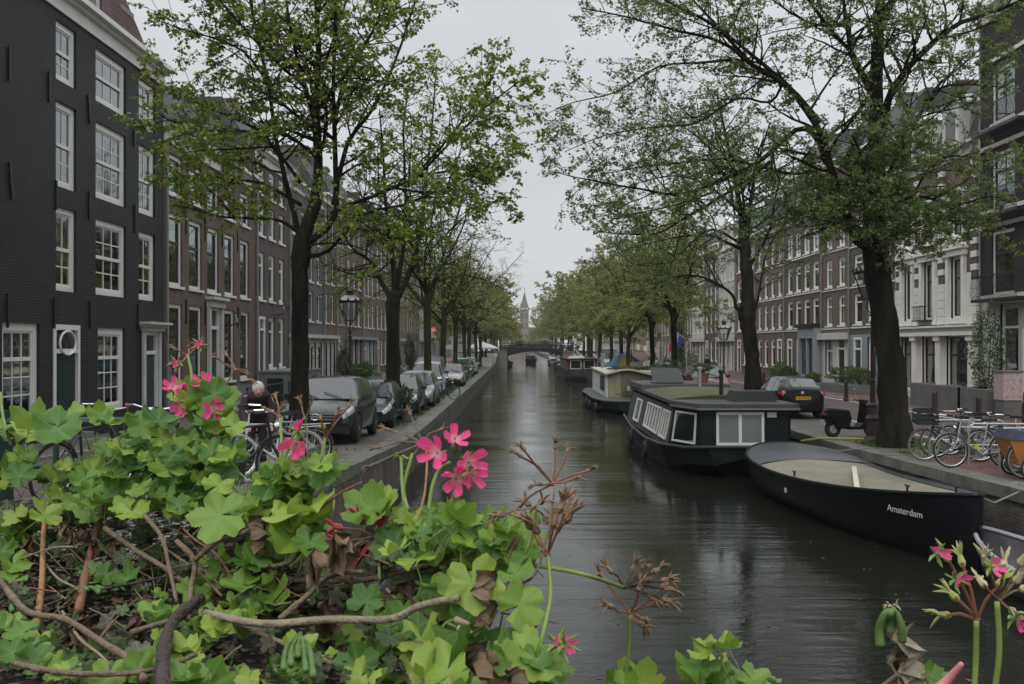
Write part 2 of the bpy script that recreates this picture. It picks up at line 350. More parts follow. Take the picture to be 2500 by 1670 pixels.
# ================================================================= BUILDINGS
WC = {}
def window_meshes(w, h, st):
    key = (round(w, 2), round(h, 2), st)
    if key in WC: return WC[key]
    S = STY[st]; f = MB(); fw = S.get('fw', .1); dp = .1
    f.box(0, fw, -dp, .0, 0, h); f.box(w-fw, w, -dp, 0, 0, h); f.box(fw, w-fw, -dp, 0, h-fw*1.1, h); f.box(fw, w-fw, -dp, .004, 0, fw*.9)
    sash = S.get('sash', 0)                    # second colour frames
    tr = S.get('split', .5); zt = h*(1-tr) if tr else None; s = .05; ys0, ys1 = -.085, -.03
    f.mi = sash
    f.box(fw, fw+s, ys0, ys1, fw*.9, h-fw*1.1); f.box(w-fw-s, w-fw, ys0, ys1, fw*.9, h-fw*1.1)
    f.box(fw+s, w-fw-s, ys0, ys1, fw*.9, fw*.9+s*1.3); f.box(fw+s, w-fw-s, ys0, ys1, h-fw*1.1-s, h-fw*1.1)
    if tr: f.box(fw+s, w-fw-s, ys0-.002, ys1+.03, zt-.045, zt+.045)
    nx, nu, nl = S.get('grid', (1, 1, 1)); zb = fw*.9+s*1.3; ztop = h-fw*1.1-s; mw = .016
    for i in range(1, nx):
        x = fw+s+(w-2*fw-2*s)*i/nx; f.box(x-mw, x+mw, ys0+.01, ys1-.008, zb, ztop)
    for a, bb, n in ((zb, (zt or ztop), nl), ((zt or ztop), ztop, nu)):
        for i in range(1, n):
            z = a+(bb-a)*i/n; f.box(fw+s, w-fw-s, ys0+.012, ys1-.010, z-mw, z+mw)
    f.mi = 0
    fm = f.mesh('window', [S.get('mat', WHITE), S.get('mat2', BLACK)])
    g = MB(); g.box(fw+.01, w-fw-.01, -.062, -.056, fw*.9, h-fw*1.1); gm = g.mesh('pane', GLASS)
    sl = MB(); sl.box(-.06, w+.06, -.02, .07, -.09, .0); sm = sl.mesh('sill', S.get('sillmat', S.get('mat', WHITE)))
    cs = []
    for kind in range(5):
        c = MB(); zt2 = h-fw; z0 = fw
        if kind == 0: c.box(fw, w*.3, -.2, -.19, z0, zt2); c.box(w*.74, w-fw, -.2, -.19, z0, zt2)
        if kind == 1: c.box(fw, w-fw, -.2, -.19, z0, h*.45)
        if kind == 2: c.box(fw, w*.24, -.2, -.19, z0, zt2)
        if kind == 3: c.box(fw, w-fw, -.2, -.19, z0, zt2)
        if kind == 4: c.box(w*.7, w-fw, -.2, -.19, z0, zt2)
        cs.append(c.mesh('curtain', CURT))
    WC[key] = (fm, gm, sm, cs); return WC[key]
STY = {'sash12': dict(nosill=1, fw=.15, grid=(3, 2, 2)), 'sash12b': dict(nosill=1, fw=.15, grid=(3, 1, 1)), 'narrow': dict(nosill=1, fw=.14, grid=(2, 1, 2)), 'shop': dict(nosill=1, fw=.17, grid=(3, 1, 3), split=.36),
       'dark_sash': dict(fw=.13, sash=1, grid=(1, 1, 1), split=.40), 'plain': dict(fw=.1, grid=(1, 1, 1), split=.35), 'pair': dict(fw=.1, grid=(2, 1, 1), split=.35),
       'cream': dict(fw=.11, grid=(1, 1, 1), split=.4, mat=CREAM), 'pairdark': dict(fw=.12, sash=1, grid=(2, 1, 1), split=.35), 'tall': dict(fw=.12, grid=(1, 1, 1), split=.28)}
def mk_window(root, x, z, w, h, st, lod=0, curtain=None, rec=-.075):
    fm, gm, sm, cs = window_meshes(w, h, st)
    o = obj('window', fm, root, (x, rec+.0, z))
    obj('pane', gm, o)
    if lod < 2 and not STY[st].get('nosill'): obj('sill', sm, o, (0, -rec, 0))
    c = random.choice([0, 0, 1, 3, 3, 3, 4, None]) if curtain is None else curtain
    if lod < 2 and c is not None and c >= 0: obj('curtain', cs[c], o)
    return o
def wall_with_holes(W, z0, z1, holes, mat, root, name='wall', rev=.14, y=0.0, x0=0):
    b = MB(); xs = sorted(set([x0, W]+[max(x0, min(W, v)) for h in holes for v in h[:2]])); zs = sorted(set([z0, z1]+[max(z0, min(z1, v)) for h in holes for v in h[2:4]]))
    for a, c in zip(xs, xs[1:]):
        run = None
        for d, e_ in zip(zs, zs[1:]):
            mx_, mz = (a+c)/2, (d+e_)/2
            hole = any(h[0] < mx_ < h[1] and h[2] < mz < h[3] for h in holes)
            if not hole: b.quad((a, y, d), (a, y, e_), (c, y, e_), (c, y, d))
    for h in holes:
        a, c, d, e_ = h[:4]; r = y-rev
        b.quad((a, y, d), (a, r, d), (a, r, e_), (a, y, e_)); b.quad((c, y, d), (c, y, e_), (c, r, e_), (c, r, d))
        b.quad((a, y, e_), (a, r, e_), (c, r, e_), (c, y, e_)); b.quad((a, y, d), (c, y, d), (c, r, d), (a, r, d))
    return b.build(name, mat, root)
def building(name, label, side, y0, y1, ztop, wall, wins, doors=(), depth=9, roof='mansard', roofh=2.2, cornice=WHITE, ch=.55, lod=0, group=None, rmat=None, curtain=None, base=None, zg=.97, basemat=None, gable=None):
    X = FL_ if side == 'L' else FR_
    W = y1-y0
    fx = (lambda ya, yb: (y1-yb, y1-ya)) if side == 'L' else (lambda ya, yb: (ya-y0, yb-y0))
    root = thing(name, (X, y1, 0) if side == 'L' else (X, y0, 0), R(-90) if side == 'L' else R(90), label, 'house', group)
    holes = []; todo = []
    for ya, yb, za, zb, st in wins:
        a, c = fx(ya, yb); holes.append((a, c, za, zb)); todo.append((a, c, za, zb, st))
    for ya, yb, za, zb, st in doors:
        a, c = fx(ya, yb); holes.append((a, c, za, zb))
    zb0 = base or zg-1.0
    wall_with_holes(W, zb0, ztop, holes, wall, root)
    if base:
        hb = [h for h in holes]
        wall_with_holes(W, zg-1.0, base, [h for h in holes if h[2] < base], basemat or GREYP, root, 'ground_floor_wall', y=.02)
    b = MB(); b.box(.02, W-.02, -depth, -.42, zg-1, ztop-.02); b.mi = 1  # closed dark core behind the windows blocks light; end strips take the wall material
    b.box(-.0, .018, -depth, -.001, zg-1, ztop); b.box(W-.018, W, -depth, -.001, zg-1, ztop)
    b.build('dark_core', [DARKCORE, wall], root)
    for a, c, za, zb, st in todo: mk_window(root, a, za, c-a, zb-za, st, lod, curtain)
    for ya, yb, za, zb, st in doors:
        a, c = fx(ya, yb); w = c-a; h = zb-za; dm = st if not isinstance(st, str) else GREEND
        f = MB(); f.box(0, .12, -.12, .03, 0, h); f.box(w-.12, w, -.12, .03, 0, h); f.box(.12, w-.12, -.12, .03, h-.13, h); f.box(.12, w-.12, -.11, .02, h*.74, h*.78)
        fo = f.build('door_frame', WHITE, root, (a, 0, za))
        MB().box(.12, w-.12, -.075, -.07, h*.78, h-.13).build('fanlight', DARKG, fo)
        d = MB(); d.box(.12, w-.12, -.1, -.05, .0, h*.74); d.box(.2, w-.2, -.05, -.035, .12, h*.3); d.box(.2, w-.2, -.05, -.035, h*.36, h*.7)
        do = d.build('door', dm, fo)
        s = MB(); s.box(-.1, w+.1, 0, .35, -.16, 0); s.box(-.1, w+.1, 0, .65, -.34, -.16); s.build('doorstep', STONE, fo)
    # cornice
    if ch:
        b = MB(); b.box(-.0, W, 0, .06, ztop-ch, ztop-ch*.35); b.box(-.03, W+.03, 0, .2, ztop-ch*.35, ztop-ch*.2); b.box(-.05, W+.05, 0, .36, ztop-ch*.2, ztop+.03)
        if lod < 1 and y0 > 20 and side == 'R':
            n = int(W/.9)
            for i in range(n): xx = W*(i+.5)/n; b.box(xx-.06, xx+.06, .06, .19, ztop-ch*.75, ztop-ch*.352)
        b.build('cornice', cornice, root)
    rm = rmat or LEAD
    if roof == 'mansard':
        b = MB(); b.prism([(-.25, ztop+.02), (-1.5, ztop+roofh), (-depth+1.5, ztop+roofh), (-depth, ztop+.02)], 0.05, W-.05, 'x'); b.build('roof', rm, root)
    if roof == 'gable':            # neck gable in the facade
        gw = W*.46; m = W/2; g = MB(); g.prism([(0.1, ztop), (m-gw*.5-.5, ztop+.3), (m-gw*.5, ztop+1.0), (m-gw*.5, ztop+roofh), (m-gw*.5-.1, ztop+roofh), (m, ztop+roofh+.7), (m+gw*.5+.1, ztop+roofh), (m+gw*.5, ztop+roofh), (m+gw*.5, ztop+1.0), (m+gw*.5+.5, ztop+.3), (W-.1, ztop)], -.3, -.02, 'y')
        g.build('gable', wall, root)
        c = MB(); c.prism([(m-gw*.5-.2, ztop+roofh), (m, ztop+roofh+.85), (m+gw*.5+.2, ztop+roofh)], -.33, .1, 'y'); c.build('pediment', WHITE, root)
        b = MB(); b.prism([(.1, ztop), (m, ztop+roofh+.4), (W-.1, ztop)], -depth, -.34, 'y'); b.build('roof', rm, root)
    if lod < 2:
        cx_ = W*.12 if side == 'L' else W*.85; b = MB(); b.box(cx_-.35, cx_+.35, -3.4, -2.4, ztop, ztop+roofh+1.1); b.box(cx_-.4, cx_+.4, -3.45, -2.35, ztop+roofh+1.1, ztop+roofh+1.2)
        ch_ = b.build('chimney', BR['brown'], root)
        b = MB(); b.tube([(W-.08, .09, zg), (W-.08, .09, ztop-.5)], .05, 6); b.build('drainpipe', STEEL, root)
    return root
BR = {'dark': brick_mat('dark_painted_brick', (.036, .0365, .038), (.028, .0285, .030), (.013, .0135, .014), .22, .07, .012, bump=1.0, stain=.2, rough=.6),
 'brown': brick_mat('brown_brick', (.19, .13, .105), (.145, .102, .085), (.12, .105, .09), bump=.5, stain=.22),
 'umber': brick_mat('umber_brick', (.175, .122, .098), (.135, .098, .082), (.10, .09, .08), bump=.5, stain=.22),
 'taupe': brick_mat('taupe_brick', (.21, .16, .13), (.165, .128, .106), (.13, .115, .1), bump=.5, stain=.2),
 'purple': brick_mat('purple_brick', (.125, .100, .090), (.095, .078, .072), (.10, .09, .085), bump=.5, stain=.22),
 'black': brick_mat('black_brick', (.045, .032, .032), (.03, .024, .025), (.05, .045, .045), bump=.5),
 'grey': M('grey_painted_wall', (.10, .105, .11), .75, .12, 1.2, .1, 20), 'white': M('white_plaster_wall', (.48, .47, .43), .75, .12, 1.1, .1, 20),
 'sand': brick_mat('sand_brick', (.20, .15, .115), (.16, .12, .095), (.16, .14, .12), bump=.5)}
def grid_wins(cols, rows):
    return [(a, b, z0, z1, s) for z0, z1, s in rows for a, b in cols]

# --- dark painted house, nearest on the left
cA, cB, cC = (23.5, 24.6), (25.72, 27.72), (28.65, 29.95)
w1 = [(*cA, 10.22, 11.72, 'narrow'), (*cB, 10.25, 11.72, 'sash12b'), (*cC, 10.25, 11.72, 'narrow'),
      (*cA, 7.55, 9.7, 'narrow'), (*cB, 7.6, 9.7, 'sash12'), (*cC, 7.6, 9.7, 'narrow'),
      (*cA, 4.93, 7.05, 'narrow'), (*cB, 4.95, 7.05, 'sash12'), (*cC, 4.95, 7.05, 'narrow'),
      (21.05, 22.7, 1.75, 4.08, 'shop'), (25.85, 27.65, 1.72, 4.05, 'shop')]
h1 = building('canal_house', 'dark grey painted brick house with white sash windows at the left edge', 'L', 15, 30.65, 12.5, BR['dark'], w1,
   doors=[(23.35, 24.75, 1.3, 4.08, GREEND), (28.95, 30.1, 1.2, 4.0, GREEND)], roofh=3.0, rmat=TILE, zg=1.0)
def hx(Y): return 30.65-Y
b = MB(); x0, x1 = hx(30.35), hx(28.7); b.box(x0, x1, .001, .3, 4.12, 4.2); b.box(x0+.08, x1-.08, .001, .2, 4.0, 4.12); b.box(x0+.1, x0+.3, .031, .1, 1.2, 4.0); b.box(x1-.3, x1-.1, .031, .1, 1.2, 4.0); b.box(x0-.06, x1+.06, .001, .4, 4.2, 4.28)
b.build('portico', WHITE2, h1)
anch = []
for px, pa, pb, dx in ((20, 115, 197, 0), (118, 175, 248, 0), (213, 232, 300, .12), (326, 292, 358, 0), (20, 397, 485, .12), (135, 440, 512, 0), (216, 468, 536, 0), (328, 500, 568, 0), (16, 717, 800, 0), (130, 728, 802, 0), (218, 735, 802, 0), (335, 742, 805, 0)):
    Y = 26450/(CX-px); za, zb = EYE+(CY-pa)*Y/F, EYE+(CY-pb)*Y/F
    MB().hexa([(-.03-dx, .005, zb), (.03-dx, .005, zb), (.03-dx, .05, zb), (-.03-dx, .05, zb)], [(-.03, .005, za), (.03, .005, za), (.03, .05, za), (-.03, .05, za)]).build('wall_anchor', BLACK, h1, (hx(Y), 0, 0))
MB().box(.15, .95, -2.3, -1.0, 12.5, 14.15).build('chimney', BR['umber'], h1); MB().box(.08, 1.02, -2.37, -.93, 14.15, 14.3).build('chimney_cap', STONE, h1)
# dormer with purple shutters and oval light over the door
PURP = M('purple_shutter_paint', (.13, .055, .085), .6, .2, 3)
d = MB(); d.box(hx(27.0), hx(24.6), -2.8, -.35, 12.5, 14.6); do = d.build('dormer', WHITE2, h1)
MB().box(hx(26.5), hx(25.2), -.349, -.33, 12.8, 14.2).build('pane', DARKG, do)
MB().box(hx(27.35), hx(26.75), -.34, -.28, 12.7, 14.5).build('shutter', PURP, do); MB().box(hx(24.85), hx(24.35), -.34, -.28, 12.7, 14.5).build('shutter', PURP, do)
b = MB(); ring = [(hx(24.05)+.42*math.cos(t), .04, 3.62+.3*math.sin(t)) for t in [i*math.pi/12 for i in range(25)]]; b.tube(ring, .03, 5, False); b.build('oval_fanlight_bar', WHITE, h1)
def text_mesh(s, size, mat, ext=.003, name='lettering', bold=0):
    cu = bpy.data.curves.new(name, 'FONT'); cu.body = s; cu.size = size; cu.extrude = ext; cu.align_x = 'CENTER'; cu.align_y = 'CENTER'; cu.offset = bold; cu.resolution_u = 3
    o = bpy.data.objects.new('tmp', cu); COL.objects.link(o); bpy.context.view_layer.update()
    me = bpy.data.meshes.new_from_object(o.evaluated_get(bpy.context.evaluated_depsgraph_get())); me.name = name
    bpy.data.objects.remove(o); me.materials.clear(); me.materials.append(mat); return me
obj('lettering', text_mesh('JEWELRY', .24, WHITE), h1, (hx(26.75), -.15, 2.86), (R(90), 0, R(180)))

# --- brown house with five bays
c2 = [(31.0, 32.4), (33.05, 34.4), (35.0, 36.35), (37.05, 38.35), (39.15, 40.45)]
w2 = grid_wins(c2, [(8.6, 9.95, 'dark_sash'), (5.55, 7.98, 'dark_sash')])+[(a, b, 2.15, 4.96, 'dark_sash') for i, (a, b) in enumerate(c2) if i != 2]
h2 = building('canal_house', 'brown brick house of five bays with dark sashes in white frames', 'L', 30.68, 41.35, 10.8, BR['umber'], w2, doors=[(35.1, 36.3, 1.75, 5.0, GREEND)], roofh=2.4, base=1.9, curtain=3)
def hx2(Y): return 41.35-Y
b = MB(); x0, x1 = hx2(36.65), hx2(34.75); b.box(x0, x1, .001, .35, 5.25, 5.36); b.box(x0+.1, x1-.1, .001, .2, 4.98, 5.25); b.box(x0+.1, x0+.32, .031, .14, 1.7, 4.98); b.box(x1-.32, x1-.1, .031, .14, 1.7, 4.98); b.build('portico', WHITE2, h2)
for i in range(4): MB().box(hx2(36.9)+.0, hx2(34.5), 0.02, .4+.3*(3-i), .97+.2*i, .97+.2*(i+1)-.003).build('step', STONE, h2)
for Y in (32.7, 34.7, 36.7, 38.75):
    for z in (5.05, 8.15): MB().box(-.03, .03, .005, .05, z-.75, z+.1).build('wall_anchor', BLACK, h2, (hx2(Y), 0, 0))
def railing(label, pts, h, z0, posts=5, mat=BLACK, parent=None, group=None, mid=1):
    t = thing('railing', (0, 0, 0), 0, label, 'railing', group)
    P0 = [Vector(p) for p in pts]
    for k in range(1+mid): 
        zz = h*(1-.5*k); MB().tube([p+Vector((0, 0, zz)) for p in P0], .028 if k == 0 else .02, 6).build('rail', mat, t)
    for a, b_ in zip(P0, P0[1:]):
        for i in range(posts+1):
            p = a.lerp(b_, i/posts)
            if i == 0 and a != P0[0]: continue
            MB().box(p.x-.03, p.x+.03, p.y-.03, p.y+.03, p.z, p.z+h+.03).build('post', mat, t)
    return t
railing('black iron railing along the steps of the brown five bay house', [(-9.9, 34.6, .97), (-9.9, 40.9, .97)], 1.0, 0, 4)
# --- third house with grey stoop
c3 = [(41.9, 42.95), (43.7, 44.75), (45.55, 46.55)]
w3 = grid_wins(c3, [(10.35, 11.6, 'tall'), (8.5, 9.9, 'tall'), (5.6, 7.75, 'tall')])+[(*c3[1], 2.5, 4.85, 'tall'), (*c3[2], 2.5, 4.85, 'tall')]
h3 = building('canal_house', 'narrow purplish brick house with a raised grey stoop', 'L', 41.38, 47.4, 12.3, BR['purple'], w3, doors=[(41.95, 42.95, 2.4, 4.85, GREEND)], base=2.3)
st = thing('stoop', (-11.49, 41.5, 0), 0, 'raised grey plastered stoop block in front of the purplish house', 'stoop')
b = MB(); b.box(0, 1.7, 0, 5.6, .9, 2.34); b.box(-.0, 1.76, -.06, 5.66, 2.343, 2.42); b.build('block', GREYP, st)
MB().box(1.701, 1.75, 3.6, 4.4, 1.0, 2.1).build('cellar_window', DARKG, st); MB().box(.5, 1.2, -.03, -.001, 1.1, 2.1).build('cellar_door', BLACK, st)
railing('black railing on the raised grey stoop', [(-9.85, 41.55, 2.42), (-9.85, 47.0, 2.42)], 1.0, 0, 3)
# --- further left row
def auto_wins(y0, y1, n, rows, w=.52, edge=.08):
    out = []; W = y1-y0; e0 = y0+W*edge*.5; step = (W*(1-edge))/n
    for i in range(n):
        a = e0+step*(i+.5-w/2); b_ = a+step*w
        for z0, z1, s in rows: out.append((a, b_, z0, z1, s))
    return out
LS = [ # y0,y1,H,mat,n,floors,style,label,base,ground kind
 (47.4, 55.9, 12.0, 'grey', 4, 'pairdark', 'dark grey painted house above a white shopfront, behind the near left tree', 'shop'),
 (55.9, 59.8, 12.6, 'umber', 2, 'dark_sash', 'narrow brown house sharing the white shopfront, left of the street lantern', 'shop'),
 (59.8, 63.3, 13.0, 'taupe', 2, 'cream', 'narrow taupe house with cream window frames behind the street lantern', None),
 (63.3, 70.0, 13.4, 'umber', 3, 'tall', 'brown house with a pale blue shop cornice right of the street lantern', 'blue'),
 (70.0, 76.5, 12.6, 'taupe', 3, 'tall', 'taupe brick house with a pale blue ground floor', 'blue2'),
 (76.5, 84.0, 13.2, 'brown', 3, 'tall', 'red brown house with a stoop left of the second left tree', None),
 (84.0, 91.0, 14.2, 'sand', 3, 'plain', 'sand coloured brick house between the second and third left trees', None),
 (91.0, 98.0, 13.0, 'taupe', 4, 'plain', 'taupe house with white ornamented ground floor', 'white'),
 (98.0, 104.5, 14.0, 'sand', 3, 'plain', 'tall sand brick house before the white one', None),
 (104.5, 111.0, 13.0, 'brown', 3, 'plain', 'brown brick house beyond the third left tree', None),
 (111.0, 119.0, 13.6, 'white', 4, 'plain', 'white plastered house far along the left quay', 'white'),
 (119.0, 126.0, 12.6, 'purple', 3, 'plain', 'dark purplish house with a red banner far along the left quay', None),
 (126.0, 134.0, 13.6, 'white', 3, 'plain', 'white house at the corner before the far bridge on the left', 'white'),
 (134.0, 141.0, 12.6, 'brown', 3, 'plain', 'brown corner house beside the far bridge on the left', None)]
BLUEP = M('pale_blue_paint', (.24, .275, .30), .6, .12, 2)
for i, (y0, y1, H, mt, n, sty, lab, gk) in enumerate(LS):
    fl = (H-.97-3.5-.9)/3; rows = []
    for k in range(3):
        z0 = 4.55+fl*k+.35; rows.append((z0, z0+fl*(.74-.06*k), sty))
    g = []; lod = 1 if y0 < 80 else 2
    if gk in ('shop', 'white'): g = auto_wins(y0, y1, n+1, [(1.5, 3.7, 'tall')], .72, .04)
    else: g = auto_wins(y0, y1, n, [(1.9, 3.95, sty)], .55)
    doors = []
    if gk not in ('shop',): a = g.pop(0); doors = [(a[0], a[1], 1.3, 3.9, GREEND)]
    bm = {'shop': WHITE2, 'blue': BR['umber'], 'blue2': BLUEP, 'white': WHITE2}.get(gk)
    hb = building('canal_house', lab, 'L', y0+.02, y1-.02, H, BR[mt], auto_wins(y0, y1, n, rows)+g, doors, lod=lod, base=4.0 if bm else None, basemat=bm, roofh=2.0+.3*(i % 3), roof='mansard', ch=.45)
    if bm:
        c = {'blue': BLUEP}.get(gk, bm); W = y1-y0-.04
        MB().box(-.02, W+.02, .021, .3, 3.95, 4.15).build('shop_cornice', c, hb)
    if i == 6: 
        for yy in (1, 3, 5): MB().box(yy-.03, yy+.03, .005, .04, 4.1, 4.6).build('wall_anchor', BLACK, hb)
# --- right row: ornate striped house and its neighbours
def rx(y0): return lambda Y: Y-y0
BAND = M('white_stone_band', (.70, .685, .63), .6, .1, 1.5, .1, 30)
c = [(41.1, 42.3), (43.95, 45.1), (46.35, 47.4)]
wr = grid_wins(c, [(8.35, 10.2, 'pairdark'), (4.75, 7.5, 'pairdark')])+[(40.75, 42.75, 1.35, 4.05, 'pairdark'), (43.5, 45.3, 1.35, 4.05, 'pairdark'), (46.1, 47.75, 1.35, 4.05, 'pairdark')]
r2 = building('canal_house', 'ornate house with white pediments and white and brown striped piers on the right', 'R', 39.6, 48.3, 12.3, BR['brown'], wr, base=6.7, basemat=BAND, roofh=3.2, cornice=WHITE2, ch=.5, curtain=2)
for (a, bb), ped in zip(c, (1, 0, 1)):
    x0, x1 = a-39.6, bb-39.6; b = MB()
    b.box(x0-.26, x0-.02, .002, .16, 4.7, 7.5); b.box(x1+.02, x1+.26, .002, .16, 4.7, 7.5)
    b.box(x0-.34, x1+.34, .002, .22, 7.5, 7.78); b.box(x0-.42, x1+.42, .002, .34, 7.783, 7.9)
    if ped: b.prism([(x0-.4, 7.903), ((x0+x1)/2, 8.45), (x1+.4, 7.903)], .002, .2, 'y'); b.prism([(x0-.46, 7.903), (x0-.3, 7.903), ((x0+x1)/2, 8.4), (x1+.3, 7.903), (x1+.46, 7.903), ((x0+x1)/2, 8.55)], .201, .33, 'y')
    b.box(x0-.3, x1+.3, .002, .24, 4.5, 4.72)
    b.build('pediment_window_surround', BAND, r2)
    b = MB(); b.box(x0-.16, x0-.02, .002, .12, 8.3, 10.25); b.box(x1+.02, x1+.16, .002, .12, 8.3, 10.25); b.box(x0-.25, x1+.25, .002, .2, 10.253, 10.5); b.build('upper_window_surround', BAND, r2)
for Y in (40.0, 43.12, 45.72, 48.0):
    x = Y-39.6; pr = MB(); pr.box(x-.25, x+.25, .001, .1, 4.45, 11.78); pr.build('pier', BR['purple'], r2)
    for k in range(5): MB().box(x-.27, x+.27, .001, .14, 4.5+.37*k, 4.5+.37*k+.35).build('pier_block', BAND, r2)
    for k in range(9): MB().box(x-.265, x+.265, .001, .13, 6.75+.56*k, 6.75+.56*k+.26).build('pier_band', BAND, r2)
    for z0, z1 in ((1.0, 3.95),): 
        b = MB(); b.box(x-.24, x+.24, .021, .26, .95, 3.75); b.box(x-.3, x+.3, .021, .34, 3.753, 3.98); b.box(x-.3, x+.3, .021, .32, .95, 1.2); b.build('ground_floor_pilaster', BAND, r2)
b = MB(); b.box(-.02, 8.72, .021, .4, 3.983, 4.15); b.box(-.02, 8.72, .021, .24, 4.153, 4.35); b.box(-.04, 8.74, .021, .46, 4.353, 4.44); b.build('shop_cornice', BAND, r2)
b = MB()
for k in range(9): b.tube([(4.2+.17*k, .5, 4.75), (4.2+.17*k, .5, 5.35)], .015, 4)
b.box(4.1, 5.7, .15, .53, 4.68, 4.74); b.box(4.1, 5.7, .47, .53, 5.35, 5.4); b.build('balcony', BLACK, r2)
for Y in (42.5, 45.9):
    x = Y-39.6; b = MB(); b.box(x-.8, x+.8, -1.6, -.05, 12.33, 14.3); b.prism([(x-.95, 14.303), (x, 14.9), (x+.95, 14.303)], -1.7, .02, 'y'); dd = b.build('dormer', WHITE2, r2); MB().box(x-.45, x+.45, -.048, -.03, 12.7, 14.0).build('pane', DARKG, dd)
# near right dark house with balconies
wr = grid_wins([(31.2, 33.2), (34.4, 35.9), (36.9, 38.7)], [(12.6, 14.8, 'pairdark'), (9.1, 11.4, 'pairdark'), (5.6, 8.2, 'pairdark')])+[(36.6, 38.0, 1.9, 5.2, 'tall'), (33.0, 34.4, 1.9, 5.2, 'tall')]
r1 = building('canal_house', 'very dark brick house with white bands and iron balconies at the right edge', 'R', 30, 39.58, 17.5, BR['black'], wr, doors=[(34.9, 36.3, 1.1, 4.2, GREEND)], base=5.35, basemat=BR['white'], roofh=3, ch=.6)
for z in (5.45, 8.35, 8.95, 11.6, 12.35, 15.1):
    MB().box(0, 9.58, .001, .1, z, z+.16).build('stone_band', BAND, r1)
for z, xa in ((5.62, 5.4), (9.0, 5.4), (12.4, 5.4)):
    b = MB(); b.box(xa, 9.0, .1, .72, z-.32, z-.2); bo = b.build('balcony', BLACK, r1)
    b = MB(); b.tube([(xa, .12, z+.75), (xa, .69, z+.75), (9.0, .69, z+.75), (9.0, .12, z+.75)], .025, 5)
    for k in range(34): xx = xa+.03+(8.94-xa)*k/33; b.tube([(xx, .69, z-.2), (xx, .77, z+.1), (xx, .69, z+.75)], .012, 4, False)
    b.build('balustrade', BLACK, bo)
# houses between trunk and far right row
RS = [ # y0,y1,H,mat,n,sty,label,groundkind
 (48.32, 55.2, 14.6, 'purple', 3, 'tall', 'purplish brown house behind the big right trunk with a pale blue entrance', 'blue2'),
 (55.22, 60.2, 14.8, 'umber', 2, 'pair', 'brown house with white sills and white shop fascia right of the black car', 'shop'),
 (60.22, 68.6, 15.2, 'purple', 4, 'tall', 'tall purplish house with white cornice above a blue shopfront', 'bluepart'),
 (68.62, 77.0, 12.6, 'umber', 4, 'tall', 'brown house behind the second right tree with a grey plinth', None),
 (77.02, 84.0, 13.0, 'brown', 3, 'plain', 'brown house with a mint green roof storey', None),
 (84.02, 91.0, 12.4, 'white', 4, 'plain', 'white shopfront house left of the second right tree', 'shop'),
 (91.02, 98.0, 13.4, 'purple', 3, 'plain', 'dark house with white window bands right of the ivy', None),
 (98.02, 105.0, 13.0, 'white', 3, 'plain', 'white plastered house left of the ivy', 'shop'),
 (105.02, 112.0, 13.6, 'brown', 4, 'plain', 'brown brick house behind the tricolour flag', None),
 (112.02, 120.0, 13.0, 'umber', 3, 'plain', 'umber house far along the right quay', 'white'),
 (120.02, 128.0, 13.8, 'taupe', 3, 'plain', 'taupe house far along the right quay', None),
 (128.02, 135.0, 13.0, 'purple', 3, 'plain', 'purplish house near the far bridge on the right', None),
 (135.02, 142.0, 13.4, 'sand', 3, 'plain', 'sand coloured corner house beside the far bridge on the right', 'white')]
for i, (y0, y1, H, mt, n, sty, lab, gk) in enumerate(RS):
    nf = 4 if H > 14 else 3; fl = (H-.97-3.4-.9)/nf; rows = []
    for k in range(nf):
        z0 = 4.45+fl*k+.3; rows.append((z0, z0+fl*(.76-.04*k), sty))
    g = auto_wins(y0, y1, n, [(1.7 if gk else 1.9, 4.0, sty)], .6)
    a = g.pop(0 if i % 2 else -1); doors = [(a[0], a[1], 1.25, 4.0, BLACK if i % 2 else GREEND)]
    bm = {'shop': WHITE2, 'blue2': BLUEP, 'white': WHITE2}.get(gk)
    lod = 1 if y0 < 90 else 2
    hb = building('canal_house', lab, 'R', y0, y1, H, BR[mt], auto_wins(y0, y1, n, rows, (.62, .5, .66, .55)[i % 4])+g, doors, lod=lod, base=4.15 if bm else None, basemat=bm, roofh=2.2, roof='gable' if i in (5, 7, 9) else 'mansard', ch=.5)
    W = y1-y0
    if lod == 1 and i < 4:
        for k in range(nf): MB().box(0, W, .001, .05, 4.52+fl*k, 4.6+fl*k).build('sill_band', WHITE2 if i in (1,) else BAND, hb)
    if gk == 'shop': MB().box(0, W, .021, .35, 3.9, 4.3).build('shop_fascia', WHITE2, hb)
    if gk == 'bluepart':
        b = MB(); b.box(.05, 3.6, .001, .5, 1.0, 1.6); b.box(.05, .4, .001, .5, 1.603, 4.0); b.box(3.25, 3.6, .001, .5, 1.603, 4.0); b.box(.05, 3.6, .001, .5, 4.003, 4.7); b.box(1.7, 1.9, .001, .45, 1.603, 4.0); b.build('shopfront', BLUEP, hb)
        MB().box(.401, 3.249, .1, .3, 1.61, 3.99).build('shop_window', DARKG, hb)
        MB().box(-.02, 3.7, .001, .62, 4.703, 4.95).build('shop_roof_edge', BLACK, hb)
    if i == 4:
        MINT = M('mint_green_panels', (.16, .26, .215), .6, .1, 2); MB().box(.6, W-.3, -3.4, -.5, H+.05, H+1.9).build('roof_storey', MINT, hb)
# ivy column on a facade
IVY = leaf_mat('ivy_leaves', [(0, (.035, .075, .015)), (.6, (.06, .12, .02)), (1, (.11, .15, .03))])
